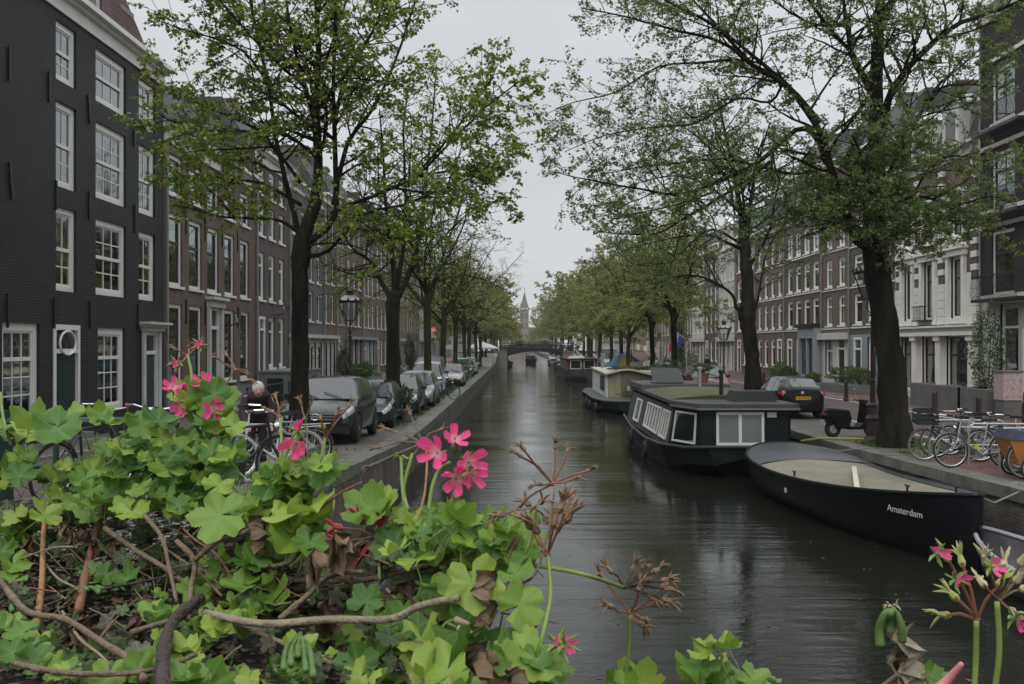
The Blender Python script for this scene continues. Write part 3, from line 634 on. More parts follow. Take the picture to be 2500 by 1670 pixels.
# far rows beyond the bridge: one house each, plain
FARM = [BR['umber'], BR['taupe'], BR['purple'], BR['white'], BR['sand']]
fw = MB(); fw.box(0, .9, -.05, .02, 0, 1.9); farwin = fw.mesh('window', [DARKG])
fr = MB(); fr.box(-.1, 1.0, .0, .03, -.1, 0); fr.box(-.1, 0, 0, .03, 0, 2); fr.box(.9, 1.0, 0, .03, 0, 2); fr.box(-.1, 1, 0, .03, 1.9, 2); farfr = fr.mesh('frame', WHITE)
words_ = ['first', 'second', 'third', 'fourth', 'fifth', 'sixth', 'seventh', 'eighth', 'ninth', 'tenth', 'eleventh', 'twelfth']
for side in 'LR':
    X = FL_ if side == 'L' else FR_; y = 158
    for i in range(12):
        W = [7, 8, 6.5, 9, 7.5][i % 5] + (y-158)*.03; H = 12.5+(i*7 % 5)*.5
        t = thing('canal_house', (X, y+W if side == 'L' else y, 0), R(-90) if side == 'L' else R(90), '%s house beyond the far bridge on the %s bank' % (words_[i], 'left' if side == 'L' else 'right'), 'house', 'houses beyond the far bridge')
        MB().box(0.02, W-.02, -9, 0, 0, H).build('wall', FARM[(i*3+(side == 'R')) % 5], t)
        MB().prism([(-.2, H), (-1.6, H+2.3), (-7.5, H+2.3), (-9, H)], .1, W-.1, 'x').build('roof', LEAD, t)
        if i < 7:
            for k in range(3):
                for f_ in range(4): o = obj('window', farwin, t, (W*(k+.5)/3-.5, .01, 1.7+2.8*f_)); obj('frame', farfr, o)
        y += W
# church far behind
ch = thing('church', (4.9, 610, 0), 0, 'brick church tower with a slate spire at the end of the canal', 'church')
b = MB(); b.box(-2.7, 2.7, 0, 8, 0, 26.5); b.build('tower', BR['umber'], ch)
b = MB(); b.box(-3.0, 3.0, -.4, 8.4, 26.5, 27.4); b.build('tower_cornice', WHITE2, ch)
b = MB(); b.add([(-2.8, .1, 27.4), (2.8, .1, 27.4), (2.8, 7.9, 27.4), (-2.8, 7.9, 27.4), (0, 4, 38.5)], [(0, 1, 4), (1, 2, 4), (2, 3, 4), (3, 0, 4)]); b.build('spire', LEAD, ch)
b = MB(); b.tube([(0, 4, 38), (0, 4, 41.5)], .14, 5); b.box(-.7, .7, 3.85, 4.15, 40.2, 40.5); b.build('cross', BLACK, ch)
b = MB(); b.prism([(-16, 0), (-16, 10), (-3.6, 18), (16, 10), (16, 0)], 8.01, 40, 'y'); b.build('nave', BR['umber'], ch)
for x in (-1.6, 1.6):
    for z in (8, 15, 21): MB().box(x-.6, x+.6, -.06, -.01, z, z+2.8).build('window', DARKG, ch)

# ================================================================= FAR BRIDGE
fb = thing('bridge', (0, 0, 0), 0, 'far low arched bridge crossing the canal, crowded with parked bicycles', 'bridge')
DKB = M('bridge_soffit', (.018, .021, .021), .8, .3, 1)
n = 14; b = MB()
for i in range(n):
    xa = -1.55+8.6*i/n; xb = -1.55+8.6*(i+1)/n
    def za(x): u = (x-2.75)/4.3; return 2.55-.75*u*u
    def zb(x): u = (x-2.75)/6.5; return 3.05-.35*u*u
    b.hexa([(xa, 144, za(xa)), (xb, 144, za(xb)), (xb, 153, za(xb)), (xa, 153, za(xa))], [(xa, 144, zb(xa)), (xb, 144, zb(xb)), (xb, 153, zb(xb)), (xa, 153, zb(xa))])
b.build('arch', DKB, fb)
PIER = M('bridge_pier_stone', (.20, .18, .155), .85, .3, .8, .3, 12)
b = MB(); b.box(-3.45, -1.5, 143.9, 153, -1, 2.42); b.box(-3.55, -1.45, 143.8, 153, 2.423, 2.6); b.build('pier', PIER, fb)
b = MB(); b.box(7.0, 9.4, 143.9, 153, -1, 2.42); b.hexa([(9.0, 130, 0), (9.3, 130, 0), (9.3, 143.9, 0), (9.0, 143.9, 0)], [(9.0, 130, 1.75), (9.3, 130, 1.75), (9.3, 143.9, 2.6), (9.0, 143.9, 2.6)]); b.box(6.95, 9.5, 143.8, 153, 2.423, 2.6); b.build('pier', PIER, fb)
b = MB()
for xs in ((-12, -3), (-3, 9), (9, 20)): pass
b.hexa([(-11.4, 144, 2.0), (-1.5, 144, 2.0), (-1.5, 153, 2.0), (-11.4, 153, 2.0)], [(-11.4, 144, 2.33), (-1.5, 144, 2.72), (-1.5, 153, 2.72), (-11.4, 153, 2.33)])
b.hexa([(7.0, 144, 2.0), (19.4, 144, 2.0), (19.4, 153, 2.0), (7.0, 153, 2.0)], [(7.0, 144, 2.72), (19.4, 144, 2.33), (19.4, 153, 2.33), (7.0, 153, 2.72)])
b.build('approach', ROADB, fb)
b = MB(); pts = [(-3.5, 144.1, 2.6+1.0)]+[(-1.5+8.6*i/8, 144.1, 4.05-.35*((-1.5+8.6*i/8-2.75)/6.5)**2) for i in range(9)]+[(9.3, 144.1, 3.6)]
b.tube(pts, .035, 5); b.tube([(p[0], p[1], p[2]-.45) for p in pts], .02, 4)
for i in range(26): x = -3.4+12.6*i/25; zz = 3.05-.35*((x-2.75)/6.5)**2; b.tube([(x, 144.1, zz-.2), (x, 144.1, zz+1.0)], .022, 4)
b.build('railing', IRON, fb)
# ================================================================= CARS
def paint(name, col, rough=.28, met=.3): return M(name, col, rough, .06, 1.5, spec=.5, metal=met, coat=.25)
RIM = M('alloy_rim', (.32, .33, .34), .35, .1, 5, metal=.7)
LENS = M('headlight_lens', (.45, .47, .48), .12, .25, 14, spec=.8, coat=.5, metal=.3)
RED = M('tail_light_red', (.35, .012, .015), .2, .15, 12, coat=.5)
YEL = M('number_plate_yellow', (.55, .36, .02), .5, .05, 5)
INK = M('black_ink', (.01, .01, .01), .6, .05, 5)
def lerpt(tab, x):
    if x <= tab[0][0]: return tab[0][1]
    for (a, va), (b, vb) in zip(tab, tab[1:]):
        if x <= b: 
            t = (x-a)/(b-a); return va+(vb-va)*t
    return tab[-1][1]
def wheel(parent, x, y, r, side, w=.21):
    t = MB(); t.lathe([(r*.62, -w/2), (r*.93, -w/2), (r, -w*.3), (r, w*.3), (r*.93, w/2), (r*.62, w/2)], 22, ax='y'); o = t.build('wheel', RUBBER, parent, (x, y, r), smooth=False)
    b = MB(); s = side; b.lathe([(r*.66, s*w*.3), (r*.66, s*w*.46), (r*.60, s*w*.5), (r*.58, s*w*.36), (.0, s*w*.34)], 18, ax='y')
    for k in range(5):
        a = 2*math.pi*k/5; ca, sa = math.cos(a), math.sin(a); q = .035
        b.hexa([(ca*.04-sa*q, s*w*.36, sa*.04+ca*q), (ca*.04+sa*q, s*w*.36, sa*.04-ca*q), (ca*r*.6+sa*q, s*w*.38, sa*r*.6-ca*q), (ca*r*.6-sa*q, s*w*.38, sa*r*.6+ca*q)],
               [(ca*.04-sa*q, s*w*.5, sa*.04+ca*q), (ca*.04+sa*q, s*w*.5, sa*.04-ca*q), (ca*r*.6+sa*q, s*w*.47, sa*r*.6-ca*q), (ca*r*.6-sa*q, s*w*.47, sa*r*.6+ca*q)])
    b.lathe([(.06, s*w*.34), (.06, s*w*.52), (0, s*w*.54)], 10, ax='y'); b.build('rim', RIM, o)
def car(label, body, L=4.4, W=1.8, H=1.5, hood=1.0, ws=1.75, roof=3.5, belt=.92, hoodz=(.66, .98), clear=.22, tail=(1.0, .55), wr=.33, wx=(.85, None), kind='hatch', group=None, name='parked_car', plate=None, logo=False, cat='car', wagon=False, roofmat=None):
    root = thing(name, (0, 0, 0), 0, label, cat, group)
    wb = [wx[0], wx[1] or L-.82]; hw = W/2
    xr1 = L-tail[0]                              # roof end
    ztab = [(0, hoodz[0]-.1), (.06, hoodz[0]-.02), (.18, hoodz[0]+.05), (.45, hoodz[0]+(hoodz[1]-hoodz[0])*.55), (hood, hoodz[1]), (ws, H-.07), (ws+.35, H-.015), ((ws+roof)/2, H), (roof-.3, H-.02), (xr1, H-.07), (L-.18, tail[1]+.38), (L-.04, tail[1]+.3), (L, tail[1]+.2)]
    btab = [(0, hoodz[0]-.12), (.1, hoodz[0]-.06), (.45, hoodz[0]+.07), (hood, belt-.03), (L*.5, belt), (L-.5, belt+.05), (L-.12, min(belt, tail[1]+.32)), (L, tail[1]+.16)]
    wtab = [(0, .72), (.05, .80), (.15, .88), (.35, .955), (.8, .99), (L*.5, 1.0), (L-.8, .98), (L-.25, .93), (L-.06, .86), (L, .80)]
    btm = [(0, .30), (.12, .24), (.4, clear), (L-.5, clear), (L-.1, .28), (L, .36)]
    xs = sorted(set([round(v, 3) for v in [0, .05, .12, .2, .32, .45, .6, hood-.12, hood, (hood+ws)/2, ws, ws+.18, ws+.4, roof-.35, roof-.12, xr1-.1, xr1, (xr1+L)/2, L-.3, L-.18, L-.1, L-.04, L]+
        [w+d for w in wb for d in (-.4, -.36, -.3, -.2, -.1, 0, .1, .2, .3, .36, .4)]+[ws+.4+(roof-ws-.75)*k/4 for k in range(1, 4)] if 0 <= v <= L]))
    G = []
    for x in xs:
        w = hw*lerpt(wtab, x); zt = lerpt(ztab, x); bz = lerpt(btab, x); zb = lerpt(btm, x)
        c = max(0, min(1, (zt-bz-.06)/(H-belt-.12)))
        for q in wb:
            dd = wr*1.17; u = x-q
            if abs(u) < dd: zb = max(zb, wr+math.sqrt(dd*dd-u*u))
        zb = min(zb, bz-.06); wtop = w*(.90-.19*c)
        zm = zb+(bz-zb)*.55; zs = zb+(bz-zb)*.12
        half = [(0, zb), (w*.9, zb), (w*.985, zs), (w*1.0, zm), (w*.985, bz-.07 if bz-.07 > zm else bz-.01), (w*.955, bz), (wtop, zt-.045*c-.012), (wtop*.86, zt-.008), (wtop*.45, zt+.012), (0, zt+.018)]
        G.append([(x, -yy, z) for yy, z in half]+[(x, yy, z) for yy, z in reversed(half[1:-1])])
    n = len(G[0]); b = MB(); gl = {'windscreen': [], 'rear_window': [], 'side_window': [], 'side_window2': []}
    def isglass(i, j):
        xa, xb = xs[i], xs[i+1]; jj = j if j < 9 else 17-j
        if jj in (6, 7, 8) and xa >= hood-.01 and xb <= ws+.01: return 'windscreen'
        if jj in (6, 7, 8) and xa >= xr1-.01 and xb <= L-.17: return 'rear_window'
        if jj == 5 and xa >= hood+.1 and xb <= L-.45:
            mid = wb[0]+(L*.5-wb[0])*.0+L*.53
            for pz in (ws+.02, ):
                pass
            pil = [L*.53, L*.74]
            if any(xa-.02 <= p_ < xb for p_ in pil): return None
            if xb > xr1+.12 and kind == 'van': return None
            return 'side_window' if j < 9 else 'side_window2'
        return None
    for i in range(len(xs)-1):
        for j in range(n):
            k = isglass(i, j); q = (G[i][j], G[i+1][j], G[i+1][(j+1) % n], G[i][(j+1) % n])
            if k: gl[k].append(q)
            else: b.quad(*q)
    b.add(G[0], [tuple(range(n))]); b.add(G[-1], [tuple(range(n-1, -1, -1))])
    b.build('body', body, root, weld=28)
    for k, qs in gl.items():
        if qs:
            g = MB(); [g.quad(*q) for q in qs]; g.build(k.replace('2', ''), CARG, root)
    def patch(name, x0, x1, j0, j1, mat, off=.012, sides=(0, 1), z=None):
        for s in sides:
            g = MB(); idx = [i for i, x in enumerate(xs) if x0-.001 <= x <= x1+.001]
            js = list(range(j0, j1+1)); js = js if s == 0 else [(n-j) % n for j in js]
            for a, c in zip(idx, idx[1:]):
                for j, k in zip(js, js[1:]):
                    def o(p): return (p[0]+(-off if p[0] < L/2 else off), p[1]+(math.copysign(off, p[1]) if abs(p[1]) > .3 else 0), p[2]+off*.4)
                    g.quad(o(G[a][j]), o(G[c][j]), o(G[c][k]), o(G[a][k]))
            if g.f: g.build(name, mat, root)
    patch('headlight', 0, .45, 4, 6, LENS)
    patch('tail_light', L-.3, L, 4, 5, RED)
    b = MB(); b.box(-.03, L-.3, -hw*.86, hw*.86, clear+.04, clear+.2); b.build('underbody', RUBBER, root)
    zg = hoodz[0]
    b = MB(); b.box(-.035, -.003, -hw*.5, hw*.5, zg-.2, zg-.1); b.box(-.045, -.003, -hw*.68, hw*.68, .30, .42); go = b.build('grille', BLACK, root)
    if logo:
        for dz in (-.075, -.14, -.205): MB().box(-.055, -.036, -hw*.6, hw*.6, zg+dz+.0, zg+dz+.022).build('grille_bar', CHROME, go)
        g = MB(); zc = zg-.135; g.box(-.075, -.056, -.055, -.035, zc-.05, zc+.05); g.box(-.075, -.056, .035, .055, zc-.05, zc+.05); g.box(-.075, -.056, -.035, .035, zc-.01, zc+.012)
        rr = [(-.066, .085*math.copysign(abs(math.cos(t))**.6, math.cos(t)), zc+.068*math.copysign(abs(math.sin(t))**.6, math.sin(t))) for t in [k*math.pi/12 for k in range(25)]]
        g.tube(rr, .009, 5, False); g.build('emblem', CHROME, go)
    for xx, sg in ((-.05, -1), (L+.03, 1)):
        zz = .42 if sg < 0 else tail[1]-.05
        po = MB().box(xx-.008, xx+.008, -.26, .26, zz, zz+.115).build('number_plate', YEL, root)
        if plate and sg == plate[1]: obj('lettering', text_mesh(plate[0], .105, INK, .001, bold=.002), po, (xx+sg*.011, 0, zz+.057), (R(90), 0, R(-90) if sg < 0 else R(90)))
    b = MB(); zw = lerpt(ztab, hood-.05); b.box(hood-.1, hood+.02, -hw*.72, hw*.72, zw+.005, zw+.03); b.tube([(hood-.02, -hw*.5, zw+.04), (hood+.22, hw*.05, zw+.19)], .012, 4); b.tube([(hood-.02, hw*.15, zw+.04), (hood+.2, hw*.55, zw+.17)], .012, 4); b.build('wiper', BLACK, root)
    if roof > ws:
        for s in (-1, 1):
            m = MB(); m.hexa([(hood+.42, s*hw*.95, belt-.02), (hood+.56, s*hw*.95, belt-.02), (hood+.56, s*(hw+.2), belt+.0), (hood+.46, s*(hw+.2), belt+.0)], [(hood+.42, s*hw*.97, belt+.11), (hood+.56, s*hw*.97, belt+.11), (hood+.56, s*(hw+.19), belt+.15), (hood+.46, s*(hw+.19), belt+.15)]); m.build('mirror', body, root)
    for i, xw in enumerate(wb):
        for s in (-1, 1): wheel(root, xw, s*(hw-.115), wr, s)
    return root
C_DK = paint('dark_grey_green_paint', (.016, .023, .023), .16, 0); C_DK2 = paint('dark_grey_paint', (.022, .029, .032), .16, 0); C_GR = paint('graphite_paint', (.022, .028, .027), .18, 0); C_SIL = paint('silver_paint', (.34, .35, .36), .3, .5)
C_WH = paint('white_car_paint', (.55, .57, .58), .3, .0); C_BK = M('black_car_paint', (.005, .005, .006), .2, .1, 2, spec=.22); C_RD = paint('red_car_paint', (.35, .015, .03), .3, .0); C_MR = paint('maroon_paint', (.09, .012, .02), .25, .2)
def park(o, x, y, away=False):                    # x = centre line; front bumper (or rear when facing away) at y
    o.location = (x, y, zl(y+2) if x < 0 else zr(y+2)); o.rotation_euler = (0, 0, R(90) if not away else R(-90))
    y2 = y+3.5; K = ZK if x < 0 else ZR; sl = math.atan2(zl(y2, K)-zl(y+.6, K), y2-y-.6)
    if away: o.location.y = y+4.2
    o.location.z = zl(o.location.y, K); o.rotation_euler = Euler((0, -sl if not away else sl, R(90) if not away else R(-90)), 'XYZ'); return o
park(car('dark grey green sport utility car with a chrome striped grille, nearest on the left quay', C_DK, 4.55, 1.84, 1.66, .98, 1.85, 3.7, 1.06, (.82, 1.08), .25, (.75, .75), .36, (.92, None), plate=('5-KBZ-7', -1), logo=True), -4.88, 22.8)
park(car('dark grey hatchback parked behind the sport utility car, branches mirrored in its windscreen', C_DK2, 4.25, 1.78, 1.44, 1.05, 1.85, 3.3, .90, (.64, .93), .2, (.75, .6), .33, (.85, None), group=None), -4.72, 28.75)
park(car('small graphite car parked behind the second left tree and a potted shrub', C_GR, 3.9, 1.68, 1.46, .9, 1.65, 3.1, .92, (.66, .95), .2, (.6, .6), .31), -4.45, 34.2)
park(car('silver estate car parked just before the third left tree', C_SIL, 4.3, 1.74, 1.47, 1.0, 1.75, 3.6, .92, (.64, .93), .2, (.5, .65), .32), -4.32, 38.7)
park(car('white small van parked beyond the third left tree, bicycle in front of it', C_WH, 4.1, 1.7, 1.72, .75, 1.5, 3.7, 1.0, (.7, 1.0), .2, (.3, .7), .31), -4.6, 46.6)
park(car('grey car under a purple soft top behind the white van', paint('purple_soft_top', (.05, .038, .09), .6, 0), 4.4, 1.9, 1.95, .7, 1.3, 3.9, 1.0, (.8, 1.05), .25, (.35, .8), .34), -5.0, 52.0)
park(car('silver grey convertible with its nose towards the water, beyond the purple soft top', C_SIL, 3.9, 1.66, 1.38, 1.0, 1.7, 2.9, .86, (.62, .9), .2, (.8, .6), .3), -4.15, 58.2)
whites = car('white hatchback parked under the far left trees, first of two', C_WH, 4.0, 1.7, 1.5, .9, 1.6, 3.2, .92, (.65, .95), .2, (.55, .65), .31); park(whites, -4.4, 76)
w2_ = clone(whites, (0, 0, 0), label='white hatchback parked under the far left trees, the further of two'); park(w2_, -4.4, 82.5)
park(car('bright red small car standing on the roadway far along the left quay', C_RD, 3.6, 1.6, 1.5, .8, 1.45, 2.9, .92, (.65, .95), .2, (.5, .65), .3), -6.9, 104)
park(car('black small hatchback with round red tail lights, seen from behind on the right quay', C_BK, 4.05, 1.74, 1.46, 1.0, 1.8, 3.2, .93, (.66, .95), .2, (.72, .74), .33, plate=('HX-918-B', 1)), 9.95, 32.6, True)
park(car('dark red estate car with roof rails, parked beyond the second right tree', C_MR, 4.7, 1.8, 1.56, 1.0, 1.8, 4.1, .95, (.66, .97), .2, (.4, .7), .33), 9.75, 46.5)
park(car('silver car with pale roof parked beyond the dark red estate', C_SIL, 4.3, 1.74, 1.5, 1.0, 1.75, 3.4, .92, (.65, .95), .2, (.6, .65), .32), 9.6, 56.5)
park(car('bright red and white small car parked beside the roof bushes of the boats', C_RD, 3.8, 1.66, 1.5, .8, 1.5, 3.1, .92, (.66, .95), .2, (.5, .65), .3), 9.7, 66.5)
park(car('white delivery van parked far along the right quay', C_WH, 4.9, 1.95, 2.25, .6, 1.3, 4.5, 1.15, (.9, 1.15), .25, (.12, 1.1), .34, kind='van', cat='van', name='delivery_van'), 9.9, 98)

# round lights and emblem of the black hatchback are separate parts
for o in list(COL.objects):
    if o.get('label', '').startswith('black small hatchback'):
        for s in (-1, 1):
            b = MB(); b.lathe([(.13, 0), (.13, .03), (.10, .05), (0, .055)], 18, (3.985, s*.64, .88), 'x'); b.build('tail_light', RED, o)
            b = MB(); b.lathe([(.075, .05), (.07, .062), (0, .064)], 14, (3.985, s*.64, .88), 'x'); b.build('tail_light_ring', LENS, o)
        b = MB(); b.lathe([(.055, 0), (.055, .02), (0, .022)], 14, (4.03, -.02, .93), 'x'); b.build('emblem', CHROME, o)
        MB().box(3.93, 3.99, -.25, .22, 1.02, 1.045).build('wiper', BLACK, o)
    if o.get('label', '').startswith('dark red estate'):
        for s in (-1, 1): MB().tube([(1.9, s*.6, 1.57), (2.1, s*.6, 1.64), (4.0, s*.6, 1.63), (4.2, s*.6, 1.56)], .02, 6).build('roof_rail', CHROME, o)

# ================================================================= BICYCLES
def ring(b, c, r, tr, n=28, m=6, ax='y', a0=0, a1=2*math.pi):
    pts = [(c[0]+r*math.cos(a0+(a1-a0)*i/n), c[1], c[2]+r*math.sin(a0+(a1-a0)*i/n)) for i in range(n+1)]
    b.tube(pts, tr, m, False)
BK = {}
def bicycle(label, frame, tyre=RUBBER, grip=RUBBER, bar=CHROME, basket=None, fender=None, step=False, group=None, name='bicycle', steer=0.25):
    root = thing(name, (0, 0, 0), 0, label, 'bicycle', group)
    r = .345; wbx = 1.08; bb = (.48, 0, .28); seat = (.38, 0, .80); hd0 = (.93, 0, .62); hd1 = (.88, 0, .86)
    def T(*a, rr=.016): b = MB(); b.tube(a, rr, 7); return b
    f = MB()
    for a, c_, rr in ((bb, (.36, 0, .84), .016), (hd0, hd1, .02), ((0, 0, r), bb, .011)) : f.tube([a, c_], rr, 7)
    f.tube([(0, .05, r), (.38, .02, .76)], .009, 5); f.tube([(0, -.05, r), (.38, -.02, .76)], .009, 5); f.tube([(0, .05, r), bb], .01, 5); f.tube([(0, -.05, r), bb], .01, 5)
    if step: f.tube([bb, (.7, 0, .42), hd0], .019, 7); f.tube([(.42, 0, .56), (.7, 0, .56), (.92, 0, .70)], .015, 7)
    else: f.tube([bb, hd0], .018, 7); f.tube([(.375, 0, .79), (.89, 0, .82)], .016, 7)
    f.build('frame', frame, root)
    pass
    fk = MB(); fk.tube([(.93, 0, .62), (.97, .05, .52), (wbx, .055, r)], .011, 6); fk.tube([(.93, 0, .62), (.97, -.05, .52), (wbx, -.055, r)], .011, 6); fk.tube([(.93, 0, .61), (.88, 0, .86), (.865, 0, .98)], .014, 6); fk.build('fork', frame, root)
    h = MB(); h.tube([(.62, -.29, 1.02), (.72, -.30, 1.03), (.86, -.22, 1.03), (.87, -.05, .99), (.87, .05, .99), (.86, .22, 1.03), (.72, .30, 1.03), (.62, .29, 1.02)], .012, 6); ho = h.build('handlebar', bar, root)
    for s in (-1, 1): MB().tube([(.60, s*.289, 1.018), (.73, s*.301, 1.032)], .018, 7).build('grip', grip, ho)
    s_ = MB(); s_.tube([(.37, 0, .80), (.345, 0, .93)], .013, 6); s_.build('seat_post', CHROME, root)
    s_ = MB(); s_.prism([(.20, -.10), (.24, -.115), (.33, -.06), (.47, -.02), (.47, .02), (.33, .06), (.24, .115), (.20, .10)], .93, .985, 'z'); s_.build('saddle', BLACK, root)
    for xw in (0, wbx):
        w = MB(); ring(w, (xw, 0, r), r-.018, .02, 30, 6); wo = w.build('wheel', tyre, root)
        w = MB(); ring(w, (xw, 0, r), r-.042, .011, 28, 5); w.lathe([(.02, -.04), (.035, -.03), (.02, 0), (.035, .03), (.02, .04)], 8, (xw, 0, r), 'y'); w.build('rim', STEEL, wo)
        w = MB()
        for k in range(18):
            a = 2*math.pi*k/18; w.tube([(xw, (.03 if k % 2 else -.03), r), (xw+(r-.045)*math.cos(a), 0, r+(r-.045)*math.sin(a))], .0022, 3, False)
        w.build('spokes', STEEL, wo)
        w = MB(); n = 14; a0, a1 = (R(20), R(175)) if xw == 0 else (R(35), R(170)); rr = r+.022
        for i in range(n):
            p, q = a0+(a1-a0)*i/n, a0+(a1-a0)*(i+1)/n
            w.quad((xw+rr*math.cos(p), -.028, r+rr*math.sin(p)), (xw+rr*math.cos(q), -.028, r+rr*math.sin(q)), (xw+rr*math.cos(q), .028, r+rr*math.sin(q)), (xw+rr*math.cos(p), .028, r+rr*math.sin(p)))
        w.build('mudguard', fender or frame, root)
    c = MB(); ring(c, (bb[0], -.04, bb[2]), .09, .008, 18, 5); c.tube([bb, (bb[0], -.08, bb[2]), (bb[0]+.12, -.09, bb[2]-.11)], .01, 5); c.tube([bb, (bb[0], .08, bb[2]), (bb[0]-.12, .09, bb[2]+.11)], .01, 5); c.box(bb[0]+.08, bb[0]+.16, -.17, -.09, bb[2]-.13, bb[2]-.11); c.box(bb[0]-.16, bb[0]-.08, .09, .17, bb[2]+.10, bb[2]+.12); c.build('crankset', STEEL, root)
    c = MB(); c.prism([(-.02, r-.03), (bb[0]+.1, bb[2]-.1), (bb[0]+.12, bb[2]+.09), (-.02, r+.05)], -.06, -.045, 'y'); c.build('chain_guard', frame, root)
    c = MB()
    for y in (-.06, 0, .06): c.tube([(-.3, y, .74), (.2, y, .74)], .007, 4)
    c.tube([(-.28, -.06, .74), (-.28, .06, .74)], .007, 4); c.tube([(-.05, .06, .74), (0, .06, r)], .006, 4); c.tube([(-.05, -.06, .74), (0, -.06, r)], .006, 4); c.build('luggage_rack', STEEL, root)
    c = MB(); c.lathe([(.03, 0), (.045, .03), (.045, .06), (0, .065)], 10, (.96, 0, .80), 'x'); c.build('headlamp', CHROME, root)
    if basket:
        c = MB(); x0, x1, y0, y1, z0, z1 = .86, 1.28, -.22, .22, .80, 1.08
        c.box(x0, x1, y0, y1, z0, z0+.012)
        for z in (z0+.02, z0+.12, z1-.03): 
            c.box(x0, x1, y0, y0+.012, z, z+.06); c.box(x0, x1, y1-.012, y1, z, z+.06); c.box(x0, x0+.012, y0, y1, z, z+.06); c.box(x1-.012, x1, y0, y1, z, z+.06)
        for xa in (x0, x1-.02):
            for ya in (y0, y1-.02): c.box(xa-.001, xa+.021, ya-.001, ya+.021, z0, z1+.03)
        c.build('crate', basket, root)
    return root
FWH = M('cream_bike_frame', (.42, .42, .38), .4, .15, 6); FSL = M('silver_bike_frame', (.38, .39, .38), .35, .1, 6, metal=.5); FBK = M('black_bike_frame', (.02, .022, .022), .35, .2, 6); FRD = M('red_rubber_grip', (.25, .05, .035), .7, .1, 8)
FBL = M('blue_bike_frame', (.05, .10, .22), .4, .1, 6); FGN = M('green_bike_frame', (.02, .07, .05), .4, .1, 6); TWH = M('cream_tyre', (.40, .39, .34), .7, .15, 8)
def stand(o, x, y, rz, lean=0):
    K = ZK if x < 0 else ZR; o.location = (x, y, zl(y, K)+.005); o.rotation_euler = Euler((R(lean), 0, R(rz)), 'XYZ'); return o
b_white = bicycle('cream white bicycle with pale tyres and red grips beside the bending person', FWH, TWH, FRD, CHROME)
stand(b_white, -3.35, 14.9, 214, 5)
b_blk = bicycle('black bicycle with black tyres crossing in front of the cream white bicycle', FBK); stand(b_blk, -4.75, 14.3, 200, -5)
b_sil = bicycle('silver bicycle with silver rims behind the cream white bicycle', FSL, RUBBER); stand(b_sil, -3.5, 16.2, 210, 4)
b_blue = bicycle('bicycle with blue grip and silver handlebar at the left edge behind the green rail', FBL, RUBBER, FBL); stand(b_blue, -6.2, 10.9, 160, 6)
c_ = clone(b_blk, (0, 0, 0), label='black bicycle with black handlebar behind the green rail, left of the red grip'); stand(c_, -5.1, 10.3, 75, 5)
b_redg = bicycle('silver bicycle with a long straight bar and one dark red grip behind the green rail', FSL, RUBBER, FRD); stand(b_redg, -4.05, 10.3, 115, 7)
c_ = clone(b_blk, (0, 0, 0), label='dark bicycle with a round green bell behind the pink flowers'); stand(c_, -3.9, 11.4, 35, 6)
c_ = clone(b_sil, (0, 0, 0), label='silver bicycle leaning on the stone block behind the bending person'); stand(c_, -6.9, 17.5, 30, 6)
c_ = clone(b_blk, (0, 0, 0), label='black bicycle parked by the trunk of the nearest left tree'); stand(c_, -4.35, 17.6, 160, 6)
b_quay = clone(b_blk, (0, 0, 0), label='black bicycle standing in front of the white van near the water'); stand(b_quay, -3.95, 44.3, 30, 4)
for k, (x, y, rz, lb) in enumerate([(-8.7, 62, 80, 'by the shop fronts left of the second left tree'), (-8.6, 66.5, 70, 'beside the low posts before the second left tree'), (-4.1, 68.5, 60, 'against the bushes on the left quay edge'), (-4.0, 72.0, 80, 'among weeds on the left quay edge')]):
    c_ = clone(b_blk if k % 2 else b_sil, (0, 0, 0), label='%s bicycle parked %s' % ('black' if k % 2 else 'silver', lb)); stand(c_, x, y, rz, 4)
# right rack: bicycles roughly across the view
BASKB = M('black_plastic_crate', (.02, .026, .025), .55, .2, 6)
b_ = bicycle('dark bicycle with a big black crate over its front wheel, beside the big right trunk', FBK, M('grey_worn_tyre', (.12, .12, .11), .8, .2, 8), RUBBER, CHROME, basket=BASKB, step=True); stand(b_, 9.82, 20.1, 172, -4)
b_ = bicycle('silver bicycle with a straight top tube and yellow lock in front of the rack', FSL, RUBBER, RUBBER, BLACK); stand(b_, 9.75, 18.75, 176, 3)
MB().box(.55, .62, -.05, .05, .38, .48).build('lock', M('yellow_plastic', (.5, .42, .05), .5, .1, 5), b_)
c_ = clone(b_blk, (0, 0, 0), label='black bicycle with a white rimmed wheel behind the orange cargo box'); stand(c_, 9.5, 17.9, 10, 4)
c_ = clone(b_blk, (0, 0, 0), label='black bicycle deep in the steel rack, furthest from the water'); stand(c_, 10.9, 21.3, 175, -5)
c_ = clone(b_sil, (0, 0, 0), label='bicycle with curved chrome handlebar in the middle of the steel rack'); stand(c_, 10.35, 20.7, 170, 4)
c_ = clone(b_redg, (0, 0, 0), label='bicycle with pale tyre and red grip cut off by the right picture edge'); stand(c_, 10.2, 16.7, 170, 3)
for x, y, rz, l in ((10.9, 19.9, 176, 'black bicycle with a low saddle between the steel hoops'), (10.6, 19.2, 4, 'black bicycle facing away in the middle of the rack'), (11.0, 18.4, 172, 'black bicycle behind the cargo bicycle cover')): c_ = clone(b_blk, (0, 0, 0), label=l); stand(c_, x, y, rz, rnd(-6, 6))
